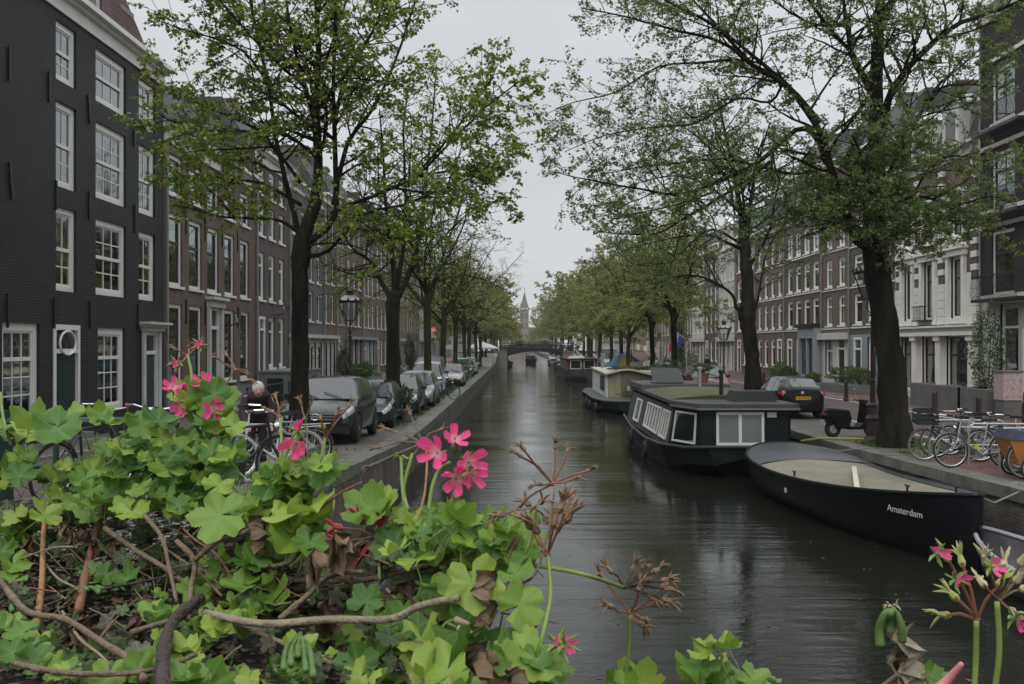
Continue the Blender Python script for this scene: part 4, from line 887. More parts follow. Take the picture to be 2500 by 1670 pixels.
# steel hoops
for k, (x, y) in enumerate([(9.15, 20.9), (9.4, 19.6), (9.35, 18.25)]):
    t = thing('bicycle_stand', (x, y, zr(y)), R(-4), ['steel hoop bicycle stand nearest the big trunk', 'steel hoop bicycle stand in the middle of the row', 'steel hoop bicycle stand nearest the orange cargo box'][k], 'bicycle stand', 'steel hoop bicycle stands')
    MB().tube([(0, 0, -.05), (0, 0, .72), (.03, 0, .80), (.1, 0, .84), (1.5, 0, .84), (1.57, 0, .80), (1.6, 0, .72), (1.6, 0, -.05)], .024, 8).build('hoop', STEEL, t); MB().tube([(0, 0, .4), (1.6, 0, .4)], .018, 6).build('crossbar', STEEL, t)
# cargo bike
ORG = M('orange_plywood', (.34, .14, .03), .5, .15, 2, stretch=(1, 1, 6)); NVY = M('navy_cover_cloth', (.03, .035, .06), .8, .3, 5, .5, 14)
cb = thing('cargo_bicycle', (10.0, 17.15, zr(17.15)), R(177), 'cargo bicycle with an orange box under a dark blue cover at the right edge', 'cargo bicycle', None, .86)
b = MB(); b.hexa([(.25, -.3, .3), (1.1, -.3, .3), (1.1, .3, .3), (.25, .3, .3)], [(.05, -.38, .78), (1.35, -.38, .88), (1.35, .38, .88), (.05, .38, .78)]); b.build('cargo_box', ORG, cb)
b = MB(); b.hexa([(.0, -.4, .76), (1.4, -.4, .86), (1.4, .4, .86), (.0, .4, .76)], [(.12, -.3, .93), (1.25, -.3, 1.04), (1.25, .3, 1.04), (.12, .3, .93)]); b.build('cover', NVY, cb)
for xw, yw, rr in ((.9, -.45, .25), (.9, .45, .25), (-.9, 0, .33)):
    w = MB(); ring(w, (xw, yw, rr), rr-.02, .024, 26, 6); wo = w.build('wheel', RUBBER, cb); w = MB(); ring(w, (xw, yw, rr), rr-.05, .014, 24, 5); w.lathe([(.03, -.04), (.03, .04)], 8, (xw, yw, rr), 'y'); w.build('rim', CHROME, wo)
    w = MB()
    for k in range(16): a = 2*math.pi*k/16; w.tube([(xw, yw, rr), (xw+(rr-.05)*math.cos(a), yw, rr+(rr-.05)*math.sin(a))], .003, 3, False)
    w.build('spokes', STEEL, wo)
b = MB(); b.tube([(-.9, 0, .33), (-.5, 0, .35), (.0, 0, .4), (.25, 0, .45)], .022, 6); b.tube([(-.5, 0, .35), (-.62, 0, .85)], .018, 6); b.tube([(.0, 0, .5), (-.15, 0, 1.05)], .018, 6); b.build('frame', FBK, cb); MB().prism([(-.8, -.1), (-.5, -.02), (-.5, .02), (-.8, .1)], .86, .92, 'z').build('saddle', BLACK, cb); MB().tube([(-.3, -.3, 1.08), (-.15, -.2, 1.08), (-.15, .2, 1.08), (-.3, .3, 1.08)], .014, 6).build('handlebar', CHROME, cb)

# moped
mo = thing('motor_scooter', (8.78, 26.2, zr(26.2)+.01), R(12), 'black motor scooter with a round chrome mirror beside the street lamp on the right', 'scooter')
for xw in (0, 1.2): w = MB(); w.lathe([(.12, -.05), (.2, -.06), (.235, -.03), (.235, .03), (.2, .06), (.12, .05)], 20, (xw, 0, .235), 'y'); wo = w.build('wheel', RUBBER, mo); MB().lathe([(.12, -.055), (.12, .055)], 12, (xw, 0, .235), 'y').build('rim', STEEL, wo)
b = MB(); b.prism([(-.28, .42), (-.3, .62), (-.18, .74), (.45, .72), (.5, .5), (.42, .3), (.1, .22), (-.05, .46), (-.2, .44)], -.15, .15, 'y'); b.prism([(.42, .3), (.42, .22), (.85, .22), (.95, .35), (1.0, .9), (.93, .92), (.85, .4), (.75, .3)], -.17, .17, 'y'); b.build('body', C_BK, mo)
b = MB(); b.prism([(-.24, .745), (-.2, .82), (.1, .8), (.42, .76), (.45, .725)], -.12, .12, 'y'); b.build('saddle', BLACK, mo)
b = MB(); ring(b, (1.2, 0, .235), .27, .035, 10, 5, a0=R(30), a1=R(160)); b.build('mudguard', BLACK, mo); b = MB(); b.tube([(1.2, .08, .235), (1.0, .06, .7), (.96, 0, 1.0)], .02, 6); b.build('fork', BLACK, mo)
b = MB(); b.tube([(.86, -.34, 1.03), (.93, -.1, 1.0), (.93, .1, 1.0), (.86, .34, 1.03)], .016, 6); b.box(.88, 1.02, -.12, .12, .92, 1.04); b.build('handlebar', BLACK, mo)
b = MB(); b.tube([(.9, .25, 1.03), (.86, .34, 1.28)], .007, 4); b.lathe([(.065, -.01), (.06, .01)], 14, (.86, .36, 1.31), 'x'); b.build('mirror', CHROME, mo)
b = MB(); b.box(-.32, -.28, -.08, .08, .36, .5); b.build('number_plate', M('pale_blue_plate', (.35, .5, .65), .5, .05, 5), mo); MB().box(-.31, -.26, -.06, .06, .6, .67).build('tail_light', RED, mo)

# ================================================================= STREET FURNITURE
MAR = M('dark_maroon_iron', (.035, .016, .018), .5, .3, 5, .1, 30)
def lantern(label, x, y, s=1.0, h=3.35, mat=MAR):
    K = ZK if x < 0 else ZR; t = thing('street_lamp', (x, y, zl(y, K)), 0, label, 'street lamp', 'crown lantern street lamps', s)
    b = MB(); b.lathe([(.22, 0), (.24, .1), (.17, .2), (.15, .6), (.19, .66), (.13, .75), (.11, .95), (.14, 1.0), (.075, 1.08), (.065, 1.6), (.085, 1.64), (.06, 1.7), (.05, h-.5), (.09, h-.44), (.05, h-.38), (.045, h-.3), (.10, h-.25), (.06, h-.2)], 12); b.build('pole', mat, t, smooth=False)
    b = MB()
    for s_ in ((1, 0), (-1, 0), (0, 1), (0, -1)): b.tube([(0, 0, h-.24), (s_[0]*.13, s_[1]*.13, h-.12), (s_[0]*.17, s_[1]*.17, h+.02), (s_[0]*.1, s_[1]*.1, h+.16)], .018, 5)
    b.box(-.2, .2, -.2, .2, h+.14, h+.18); b.build('bracket', mat, t)
    a, c, z0, z1 = .19, .36, h+.18, h+.86
    g = MB(); g.hexa([(-a, -a, z0), (a, -a, z0), (a, a, z0), (-a, a, z0)], [(-c, -c, z1), (c, -c, z1), (c, c, z1), (-c, c, z1)]); go = g.build('glass', LAMPG, t)
    b = MB()
    for sx, sy in ((1, 1), (1, -1), (-1, 1), (-1, -1)): b.tube([(a*sx, a*sy, z0), (c*sx, c*sy, z1)], .02, 4)
    for q in ((-1, -1, 1, -1), (1, -1, 1, 1), (1, 1, -1, 1), (-1, 1, -1, -1)): b.tube([(q[0]*c, q[1]*c, z1), (q[2]*c, q[3]*c, z1)], .03, 4)
    b.build('lantern_frame', mat, t)
    b = MB(); b.hexa([(-c-.04, -c-.04, z1+.03), (c+.04, -c-.04, z1+.03), (c+.04, c+.04, z1+.03), (-c-.04, c+.04, z1+.03)], [(-.17, -.17, z1+.22), (.17, -.17, z1+.22), (.17, .17, z1+.22), (-.17, .17, z1+.22)]); b.build('lantern_roof', M('lantern_roof_glass', (.25, .22, .25), .3, .2, 3), t)
    b = MB(); b.lathe([(.13, z1+.22), (.12, z1+.38), (.19, z1+.40), (.15, z1+.47), (.05, z1+.5), (.03, z1+.56), (0, z1+.6)], 10)
    for k in range(12):
        aa = 2*math.pi*k/12; r_ = c+.06; px_, py_ = max(-r_, min(r_, r_*1.35*math.cos(aa))), max(-r_, min(r_, r_*1.35*math.sin(aa)))
        b.add([(px_-.05, py_, z1+.03), (px_+.05, py_, z1+.03), (px_, py_-.05, z1+.03), (px_, py_+.05, z1+.03), (px_, py_, z1+.15)], [(0, 1, 4), (2, 3, 4), (0, 2, 4), (1, 3, 4)])
    b.build('crown', mat, t); b = MB(); b.lathe([(.03, z0), (.03, z0+.1), (.05, z0+.2), (.05, z0+.34), (0, z0+.38)], 8); b.build('lamp_bulb', LENS, t)
    return t
lantern('dark maroon crown lantern street lamp behind the left parked cars', -6.2, 35, 1.0)
lantern('dark lamp post with thick fluted base against the big right trunk', 9.29, 24.6, 1.0, 3.6)
lantern('crown lantern street lamp left of the second right tree', 11.2, 51, .88, 3.1)
lantern('small lantern street lamp beside the blue heap on the right quay', 9.3, 76.5, .9, 2.6)
def wall_lamp(label, loc):
    t = thing('wall_lantern', loc, 0, label, 'wall lamp'); b = MB(); b.tube([(0, 0, .2), (.3, 0, .25), (.62, 0, .3)], .018, 5); b.tube([(0, 0, -.05), (.35, 0, .24)], .012, 4); b.build('bracket', BLACK, t)
    b = MB(); b.hexa([(.55, -.07, .35), (.69, -.07, .35), (.69, .07, .35), (.55, .07, .35)], [(.49, -.13, .68), (.75, -.13, .68), (.75, .13, .68), (.49, .13, .68)]); b.build('glass', LAMPG, t)
    b = MB(); b.hexa([(.47, -.15, .68), (.77, -.15, .68), (.77, .15, .68), (.47, .15, .68)], [(.6, -.02, .82), (.64, -.02, .82), (.64, .02, .82), (.6, .02, .82)]); b.lathe([(.02, .82), (.03, .88), (0, .92)], 6, (.62, 0, 0)); b.build('lantern_roof', BLACK, t)
wall_lamp('wall lantern beside the portico of the brown five bay house', (-11.49, 36.85, 4.1)); wall_lamp('wall lantern on the purplish brick house above the stoop', (-11.49, 44.3, 4.75))
def bollard(label, x, y):
    K = ZK if x < 0 else ZR; t = thing('bollard', (x, y, zl(y, K)), 0, label, 'bollard', 'brown iron bollards along the pavement')
    b = MB(); b.lathe([(.13, 0), (.12, .1), (.10, .15), (.085, .8), (.10, .84), (.085, .9), (.04, .98), (0, 1.0)], 10); b.build('post', MAR, t)
for i, (x, y, l) in enumerate([(15.2, 43.5, 'behind the scooter'), (15.0, 37.2, 'just right of the big right trunk'), (14.9, 33.6, 'before the grey seating blocks'), (14.9, 30.4, 'behind the bicycle rack near the right edge'), (15.2, 58, 'near the second right tree'), (14.9, 27.6, 'at the far right edge')]):
    bollard('brown tapered iron bollard '+l, x, y)
# bridge wing railing, green
gr = thing('bridge_railing', (0, 0, 0), 0, 'dark green iron railing at lower left with bicycles leaning on it', 'railing')
pts = [Vector((-8.2, 7.2, 0)), Vector((-6.6, 8.2, 0)), Vector((-5.0, 9.0, 0)), Vector((-3.5, 9.6, 0))]
for hh, rr in ((.93, .045), (.5, .025)): MB().tube([p+Vector((0, 0, zl(p.y)+hh)) for p in pts], rr, 8).build('rail', GREEND, gr)
for a, c in zip(pts, pts[1:]):
    for i in range(3):
        p = a.lerp(c, i/3); z = zl(p.y); 
        if i == 0: MB().hexa([(p.x-.13, p.y-.13, z), (p.x+.13, p.y-.13, z), (p.x+.13, p.y+.13, z), (p.x-.13, p.y+.13, z)], [(p.x-.11, p.y-.11, z+1.04), (p.x+.11, p.y-.11, z+1.04), (p.x+.11, p.y+.11, z+1.04), (p.x-.11, p.y+.11, z+1.04)]).build('post', GREEND, gr)
        else: MB().box(p.x-.02, p.x+.02, p.y-.02, p.y+.02, z, z+.93).build('baluster', GREEND, gr)
# planters and blocks on right pavement
CONC = M('grey_concrete_block', (.12, .12, .115), .85, .25, 2, .3, 20)
for k, (y, l) in enumerate([(38.9, 'left'), (36.6, 'middle'), (34.6, 'right')]):
    t = thing('seating_block', (17.2, y, 1.02), R(90), 'low dark grey seating block with a lighter seat, %s of three by the striped house' % l, 'bench', 'grey seating blocks'); MB().box(-.9, .9, -.45, .25, 0, .42).build('seat', GREYP, t); b = MB(); b.box(-.9, .9, .25, .5, 0, .95); b.box(-1.1, -.9, -.5, .5, 0, .95); b.box(.9, 1.1, -.5, .5, 0, .95); b.build('backrest', CONC, t)
pb = thing('poster_pillar', (17.0, 32.6, 1.02), 0, 'square grey post with a faded pink poster panel near the right edge', 'utility box')
MB().box(-.3, .3, -.3, .3, 0, .65).build('base', CONC, pb); MB().box(-.33, .33, -.33, .33, .65, 1.6).build('panel', M('faded_poster', (.40, .32, .30), .8, .35, 9), pb); MB().box(-.36, .36, -.36, .36, 1.6, 1.66).build('cap', CONC, pb)
rp = random.Random(4)
for k in range(9): MB().box(*(lambda a, c: (a, a+.09, -.336, -.331, c, c+.07))(-.28+.22*(k % 3)+rp.uniform(0, .06), .74+.28*(k//3))).build('poster_mark', [M('poster_red', (.4, .19, .18), .8, .2, 9), M('poster_blue', (.27, .24, .32), .8, .2, 9)][k % 2], pb)
cb2 = thing('utility_cabinet', (9.1, 71, zr(71)), 0, 'light grey utility cabinet beside the blue covered heap', 'utility box'); b = MB(); b.box(-.55, .55, -.3, .3, 0, 1.25); b.build('cabinet', M('light_grey_metal', (.36, .37, .37), .5, .1, 3), cb2); MB().box(-.6, .6, -.33, .33, 1.25, 1.3).build('lid', STEEL, cb2)
def pole(label, x, y, h, sign=None, z=0, name='sign_post'):
    K = ZK if x < 0 else ZR; t = thing(name, (x, y, zl(y, K)), 0, label, 'sign post'); MB().tube([(0, 0, 0), (0, 0, h)], .035, 7).build('post', STEEL, t)
    if sign: sign(t, h)
    return t
def sq_sign(t, h):
    so = MB().box(-.38, .38, -.06, -.04, h-.9, h).build('sign_plate', M('sign_blue', (.03, .10, .35), .5, .05, 5), t); b = MB(); b.prism([(-.06, h-.78), (-.06, h-.4), (-.2, h-.4), (0, h-.14), (.2, h-.4), (.06, h-.4), (.06, h-.78)], -.068, -.061, 'y'); b.build('arrow', WHITE, so)
pole('square blue sign with a white upward arrow near the far bridge', 10.6, 124, 4.6, sq_sign)
pole('thin grey pole standing through the scooter on the right quay', 9.55, 24.9, 1.9)
pole('thin grey pole in front of the second right tree houses', 9.0, 50, 2.8); pole('slender pole with a lamp head between the two red cars', 9.2, 60, 3.9)
# flag
fl = thing('flag', (19.4, 108, 4.2), 0, 'red white and blue flag with dark lettering hanging from a house on the right', 'flag')
MB().tube([(0, 0, 0), (-1.7, 0, 1.3)], .03, 5).build('pole', WHITE, fl)
for k, (nm, c) in enumerate((('flag_red', (.35, .03, .04)), ('flag_white', (.6, .6, .6)), ('flag_blue', (.03, .05, .25)))):
    b = MB(); x0 = -1.65+.42*k; b.hexa([(x0-.3, -.02, -1.5+.5*k*.4), (x0+.1, -.02, -1.3+.2*k), (x0+.1, .02, -1.3+.2*k), (x0-.3, .02, -1.5+.2*k)], [(x0, -.02, 1.2-.32*k), (x0+.42, -.02, .9-.32*k), (x0+.42, .02, .9-.32*k), (x0, .02, 1.2-.32*k)]); b.build('stripe', M(nm, c, .8, .1, 3), fl)
obj('lettering', text_mesh('OPEN', .62, INK), fl, (-1.12, -.03, -.1), (R(90), R(-78), 0))
bn = thing('banner', (-11.4, 121.5, 5.0), 0, 'tall red hanging banner with a lit red shop sign below on the left row', 'banner')
MB().box(0, .9, -.04, .04, .9, 6.5).build('cloth', C_RD and M('banner_red', (.22, .015, .02), .8, .2, 2), bn)
m_, t_, b_s, o_ = nodes_of('lit_red_sign'); b_s.inputs['Emission Color'].default_value = (1, .12, .08, 1); b_s.inputs['Emission Strength'].default_value = .8; b_s.inputs['Base Color'].default_value = (.5, .05, .04, 1)
MB().box(.1, .8, -.1, .1, .35, .65).build('lit_sign', m_, bn)
# parasol and terrace
pr = thing('parasol', (-4.4, 117, .97), 0, 'large white market parasol over a terrace before the far bridge on the left', 'parasol'); MB().tube([(0, 0, 0), (0, 0, 3.3)], .05, 7).build('pole', IRON, pr)
b = MB(); rim_ = [(2.3*math.cos(R(22.5+45*k)), 2.3*math.sin(R(22.5+45*k)), 2.25) for k in range(8)]; b.add(rim_+[(0, 0, 3.05)], [(k, (k+1) % 8, 8) for k in range(8)]); b.add(rim_+[(x_, y_, 2.05) for x_, y_, z_ in rim_], [(k, 8+k, 8+(k+1) % 8, (k+1) % 8) for k in range(8)]); b.build('canopy', WHITE, pr)
MB().lathe([(.25, 3.0), (.2, 3.2), (.1, 3.3), (0, 3.35)], 8).build('finial', C_RD, pr)
tw = thing('terrace_screen', (-4.4, 112.5, .97), 0, 'low white terrace screen under the white parasol', 'screen'); b = MB(); b.box(-1.2, 1.3, 0, .08, 0, 1.15); b.box(1.2, 1.28, .08, 4, 0, 1.15); b.build('panel', WHITE, tw)
kb = thing('site_cabin', (-7.6, 105, .97), 0, 'tall white portable cabin panel left of the red car', 'cabin'); MB().box(-.9, .9, -.5, .5, .0, 2.6).build('panel', WHITE, kb); MB().box(-.35, .35, -.52, -.501, 1.2, 2.1).build('notice', STEEL, kb)
# blue heap with striped roof
hp = thing('covered_market_stall', (9.9, 79, .97), 0, 'heap under a crumpled blue tarpaulin with a cream striped roof on the right quay', 'stall')
BT = M('blue_tarpaulin', (.04, .16, .26), .5, .4, 2.5, .9, 4); b = MB(); random.seed(3)
for k in range(9): b.blob((rnd(-1.7, 1.9), rnd(-.6, .6), rnd(.5, 1.5)), rnd(.6, 1.0), rnd(.5, .8), rnd(.45, .7), 9, 6, .12)
b.build('tarpaulin', BT, hp, smooth=False)
for k in range(9): MB().hexa([(-.9+.3*k, -1.0, 2.3-.05*k), (-.9+.3*k+.29, -1.0, 2.27-.05*k), (-.7+.3*k+.29, .6, 2.72-.05*k), (-.7+.3*k, .6, 2.75-.05*k)], [(-.9+.3*k, -1.0, 2.34-.05*k), (-.9+.3*k+.29, -1.0, 2.31-.05*k), (-.7+.3*k+.29, .6, 2.76-.05*k), (-.7+.3*k, .6, 2.79-.05*k)]).build('roof_slat', CREAM if k % 2 else M('tan_stripe', (.28, .2, .12), .7, .2, 4), hp)
yb = thing('advertising_board', (8.95, 77, .97), R(-8), 'leaning yellow edged brown board in front of the blue heap', 'board'); MB().hexa([(-.6, 0, 0), (.7, 0, 0), (.7, .08, 0), (-.6, .08, 0)], [(-.6, .4, 1.55), (.3, .4, 1.55), (.3, .48, 1.55), (-.6, .48, 1.55)]).build('board', M('ochre_board', (.26, .19, .05), .7, .3, 3), yb); MB().hexa([(.7, -.01, 0), (.85, -.01, 0), (.85, .09, 0), (.7, .09, 0)], [(.3, .39, 1.58), (.45, .39, 1.58), (.45, .49, 1.58), (.3, .49, 1.58)]).build('edge', M('yellow_edge', (.5, .42, .05), .6, .1, 3), yb)
# ================================================================= BOATS
def loft(secs, closed=False, cap0=False, cap1=False):       # list of point rows
    b = MB(); n = len(secs[0]); vs = [p for s in secs for p in s]; m = len(secs)
    fs = [(i*n+j, (i+1)*n+j, (i+1)*n+(j+1) % n, i*n+(j+1) % n) for i in range(m-1) for j in range(n if closed else n-1)]
    b.add(vs, fs)
    if cap0: b.add(secs[0], [tuple(range(n))])
    if cap1: b.add(secs[-1], [tuple(range(n-1, -1, -1))])
    return b
HB = M('black_gloss_hull', (.007, .008, .010), .35, .5, 2.5, .1, 6, spec=.22); HGR = M('dark_grey_deck', (.055, .06, .068), .45, .25, 1.2, .1, 20); BEI = M('beige_tarpaulin', (.205, .19, .145), .75, .25, 1.0, .25, 3)
GREYB = M('grey_aluminium_boat', (.12, .13, .15), .4, .25, 2, metal=.3)
def sloop(label, L, B, hull, inner, sheer, deck=None, tarp=True, name='open_boat', bowpow=1.3, group=None, cover_t=.34):
    # local: stern at x=0, bow at x=L; gunwale half beam and sheer
    root = thing(name, (0, 0, 0), 0, label, 'boat', group)
    def hb(t):
        if t < .3: return B/2*math.sqrt(max(0, 1-((.3-t)/.3)**2.4))*.995+.005
        return B/2*(max(0, 1-((t-.3)/.7)**2.0))**.72+.012
    def zs(t): return sheer[1]+(sheer[0]-sheer[1])*max(0, (.4-t)/.4)**2+(sheer[2]-sheer[1])*max(0, (t-.35)/.65)**2
    N = 30; secs = []; gun = []; inn = []
    for i in range(N+1):
        t = .5-.5*math.cos(math.pi*i/N); x = L*t; w = hb(t); z = zs(t); k = .80 if t < .75 else .80-.35*(t-.75)/.25
        row = [(x-.0*L, s*w*f, zz) for s, f, zz in ((-1, 1, z), (-1, .97, z*.6), (-1, k, .05), (-1, .5*k, -.25), (1, .5*k, -.25), (1, k, .05), (1, .97, z*.6), (1, 1, z))]
        secs.append(row); gun.append((x, w, z)); inn.append((x, max(0, w-.05), z))
    loft(secs, cap0=True, cap1=True).build('hull', hull, root, smooth=True)
    b = MB(); b.tube([(x, -w, z+.01) for x, w, z in gun]+[(x, w, z+.01) for x, w, z in reversed(gun)], .035, 6); b.build('gunwale', hull if tarp else deck or hull, root)
    def surf(f, mat, t0, t1, nm, smooth=True, ua=-1, ub=1):
        rows = []
        ts = [t0+(t1-t0)*i/22 for i in range(23)]
        for t in ts:
            w = max(0, hb(t)-.04); rows.append([(L*t, w*u, f(t, u)) for u in [ua+(ub-ua)*j/12 for j in range(13)]])
        loft(rows).build(nm, mat, root, smooth=smooth)
    if tarp: surf(lambda t, u: zs(t)-.02-.06*(1-u*u)*math.sin(math.pi*max(0, min(1, (t-.1)/.9))), inner, cover_t-.02, .995, 'tarpaulin', ub=.86 if deck and L > 8 else 1)
    if deck and L > 8: surf(lambda t, u: zs(t)+.012-.03*(1-u)/.14, deck, .26, .995, 'side_deck', ua=.855)
    else:
        surf(lambda t, u: zs(t)-.03-.42*(1-abs(u)**5), inner, .02, .99, 'interior')
    if deck and tarp:
        # domed after cover ending in a forward curved edge
        rows = []
        for i in range(15):
            row = []
            for j in range(17):
                u = -1+2*j/16; te = cover_t+.10*u*u; t = .003+(te-.003)*i/14; w = hb(t); row.append((L*t, w*1.0*u, zs(t)+.015+.11*(1-u*u)*min(1, 5*t)*(1-(i/14)**3)-.045*(1-u*u)*(i/14)**3))
            rows.append(row)
        loft(rows).build('aft_cover', deck, root, smooth=True)
    return root, hb, zs
s1, hb1, zs1 = sloop('black open boat lettered Amsterdam with a beige cover and dark grey stern deck', 10.0, 2.85, HB, BEI, (1.0, .76, 1.2), HGR, cover_t=.19)
def place_boat(o, stern, bow, z=0):
    d = Vector(bow)-Vector(stern); o.location = (stern[0], stern[1], z); o.rotation_euler = (0, 0, math.atan2(d.y, d.x))
place_boat(s1, (6.9, 24.8), (7.25, 14.85))
MB().hexa([(7.5, -.98, .93), (7.64, -.93, .93), (3.6, .62, .80), (3.46, .57, .80)], [(7.5, -.98, .96), (7.64, -.93, .96), (3.6, .62, .83), (3.46, .57, .83)]).build('plank', CREAM, s1)
# local +y is the side facing the canal or the quay: the lettering goes on the canal side
def hull_text(s, boat, L, hb, zs, tc, side, zc, size, mat):
    me = text_mesh(s, size, mat, .002); 
    for v in me.vertices:
        lx = v.co.x*(1 if side > 0 else 1); x = L*tc+(-v.co.x if side > 0 else v.co.x); tt = x/L; wv = hb(tt); z = zc+v.co.y; k = .97+(.03)*max(0, (z-zs(tt)*.6)/(zs(tt)*.4)); 
        v.co = (x, side*(wv*k+.012+v.co.z), z)
    obj('lettering', me, boat)
WLET = M('white_lettering', (.55, .55, .55), .6, .05, 5)
hull_text('Amsterdam', s1, 10, hb1, zs1, .878, -1, .74, .165, WLET)
tt = .47; MB().box(10*tt, 10*tt+.10, -hb1(tt)*.985-.02, -hb1(tt)*.985+.0, .44, .53).build('registration_sticker', WLET, s1)
for tt, s_ in ((.5, -1), (.93, 0), (.88, -1)):
    x = 10*tt; y = s_*hb1(tt)*.93; z = zs1(tt)+.03; b = MB(); b.tube([(x, y, z), (x, y, z+.10)], .02, 6); b.tube([(x-.08, y, z+.1), (x+.08, y, z+.1)], .016, 6); b.build('cleat', BLACK, s1)
MB().tube([(7.0, .95, .84), (7.1, .4, .78), (7.3, .0, .77), (7.4, -.5, .80)], .02, 6).build('cable', RUBBER, s1)
s2, hb2, zs2 = sloop('small grey aluminium rowing boat at the lower right edge by the brick quay', 4.6, 1.55, GREYB, M('wet_grey_floor', (.10, .095, .10), .5, .4, 3, .2, 20), (.42, .42, .62), M('light_grey_gunwale', (.30, .33, .37), .4, .1, 5), tarp=False)
place_boat(s2, (7.75, 10.6), (7.45, 15.3))
LITTER = leaf_mat('leaf_litter', [(0, (.05, .03, .02)), (.5, (.12, .07, .03)), (1, (.2, .12, .05))], .1)
def litter(name, pts_fn, n, size, mat, label, cat, parent=None, seed=1):
    rg = np.random.default_rng(seed); V = []; 
    for i in range(n):
        x, y, z = pts_fn(rg); a = rg.uniform(0, 6.28); s = size*rg.uniform(.6, 1.3); c_, s_ = math.cos(a)*s, math.sin(a)*s
        t1, t2 = rg.uniform(-.35, .35, 2)*s
        V += [(x-c_, y-s_, z+.004+abs(t1)), (x+s_*.5, y-c_*.5, z+.004), (x+c_, y+s_, z+.004+abs(t2)), (x-s_*.5, y+c_*.5, z+.004)]
    me = np_mesh(name, np.array(V), np.arange(4*n).reshape(n, 4), mat)
    o = obj(name, me, parent)
    if not parent: tag(o, label, cat, kind='stuff')
    else: o['kind'] = 'stuff'
    return o
litter('fallen_leaves', lambda g: (g.uniform(2.3, 3.9), .35+g.normal(0, .05), .22), 60, .03, LITTER, None, None, s2, 5)

# --- black houseboat
def hull_box(secs): return loft(secs, cap0=True, cap1=True)
HB2 = M('black_painted_steel', (.010, .014, .014), .5, .45, 1.6, .2, 10, spec=.2); HGREY = M('weathered_grey_green_board', (.055, .062, .058), .7, .25, 1.5, .2, 15, stretch=(1, 1, 1)); ROOF = M('roofing_felt', (.075, .08, .078), .85, .3, 1.2, .3, 25); MOSS = M('mossy_roof', (.085, .09, .05), .95, .35, 1.6, .6, 18); GLAZ = M('pale_reflecting_boat_window', (.17, .20, .195), .25, .15, .9, spec=.6)  # boat panes: reflected brightness put into a pale base colour
h = thing('houseboat', (0, 0, 0), 0, 'black houseboat with flat felt roof and white framed windows, moored nearest on the right', 'houseboat')
b = hull_box([[(x0, y, zt), (x0+.12, y, zt*.4), (x0+ins, y+yo, 0), (x0+ins+.5, y+yo, -.5), (x1-.6, y+yo, -.5), (x1-.3, y+yo, 0), (x1, y, zt*.4), (x1, y, zt)] for y, x0, x1, zt, ins, yo in
   ((25.2, 5.15, 7.4, .82, .5, 1.0), (25.9, 4.6, 7.75, .74, .35, .6), (27.6, 4.2, 7.85, .66, .2, 0), (30, 4.12, 7.9, .60, .15, 0), (34, 4.15, 7.9, .62, .15, 0), (38, 4.35, 7.9, .74, .3, 0), (40, 5.2, 7.5, .85, .5, -.5))])
b.build('hull', HB2, h, smooth=False)
b = MB(); b.tube([(5.15, 25.15, .84), (4.57, 25.85, .76), (4.17, 27.6, .68), (4.09, 30, .62), (4.12, 34, .64), (4.32, 38, .76)], .04, 5); b.tube([(5.15, 25.15, .84), (7.4, 25.15, .84), (7.78, 25.9, .76)], .04, 5); b.build('rubbing_strake', HGREY, h)
ZT, ZD = 1.86, .62
def wallq(name, pts0, pts1, mat, th=.06):   # bottom a,b and top a,b
    a, c = Vector(pts0[0]), Vector(pts0[1]); A, C_ = Vector(pts1[0]), Vector(pts1[1]); n = (c-a).cross(A-a).normalized()*th
    return MB().hexa([a, c, c-n, a-n], [A, C_, C_-n, A-n]).build(name, mat, h)
FP = [(5.0, 25.6), (7.5, 25.6)]
wallq('front_wall', [(5.0, 25.62, ZD), (7.45, 25.62, ZD)], [(5.0, 25.66, ZT), (7.45, 25.66, ZT)], HB2)
wallq('corner_wall', [(4.33, 27.1, ZD), (5.0, 25.62, ZD)], [(4.52, 27.1, ZT), (5.0, 25.66, ZT)], HB2)
wallq('side_wall', [(4.30, 37.0, ZD), (4.30, 27.1, ZD)], [(4.55, 37.0, ZT-.1), (4.55, 27.1, ZT-.1)], HGREY)
wallq('quay_side_wall', [(7.45, 25.62, ZD), (7.45, 37.0, ZD)], [(7.45, 25.66, ZT), (7.45, 37.0, ZT)], HB2); wallq('back_wall', [(7.45, 37, ZD), (4.3, 37, ZD)], [(7.45, 37, ZT), (4.55, 37, ZT)], HB2)
def fwin(name, u0, u1, z0, z1, f, mull=(), tilt=0, fr=.07):   # f(u,z,out)-> point; window built on a wall
    b = MB(); 
    def bar(ua, ub, za, zb, o0=.002, o1=.05): b.hexa([f(ua, za, o0), f(ub, za, o0), f(ub, za, o1), f(ua, za, o1)], [f(ua, zb, o0), f(ub, zb, o0), f(ub, zb, o1), f(ua, zb, o1)])
    bar(u0, u1, z0, z0+fr); bar(u0, u1, z1-fr, z1); bar(u0, u0+fr, z0+fr, z1-fr); bar(u1-fr, u1, z0+fr, z1-fr)
    for m in mull: bar(m-fr*.6, m+fr*.6, z0+fr, z1-fr, .002, .045)
    w = b.build(name, WHITE, h); g = MB(); g.hexa([f(u0+fr, z0+fr, .003), f(u1-fr, z0+fr, .003), f(u1-fr, z0+fr, .015), f(u0+fr, z0+fr, .015)], [f(u0+fr, z1-fr, .003), f(u1-fr, z1-fr, .003), f(u1-fr, z1-fr, .015), f(u0+fr, z1-fr, .015)]); g.build('pane', GLAZ, w)
    return w
def ff(u, z, o): return (u, 25.62+.04*(z-ZD)/1.24-o, z)
def fc(u, z, o):
    k = (z-ZD)/(ZT-ZD); a = Vector((4.33+.19*k, 27.1, z)); c = Vector((5.0, 25.62+.04*k, z)); d = (c-a); L_ = d.length; n = Vector((d.y, -d.x, 0)).normalized(); return a+d*(u/L_)+n*o
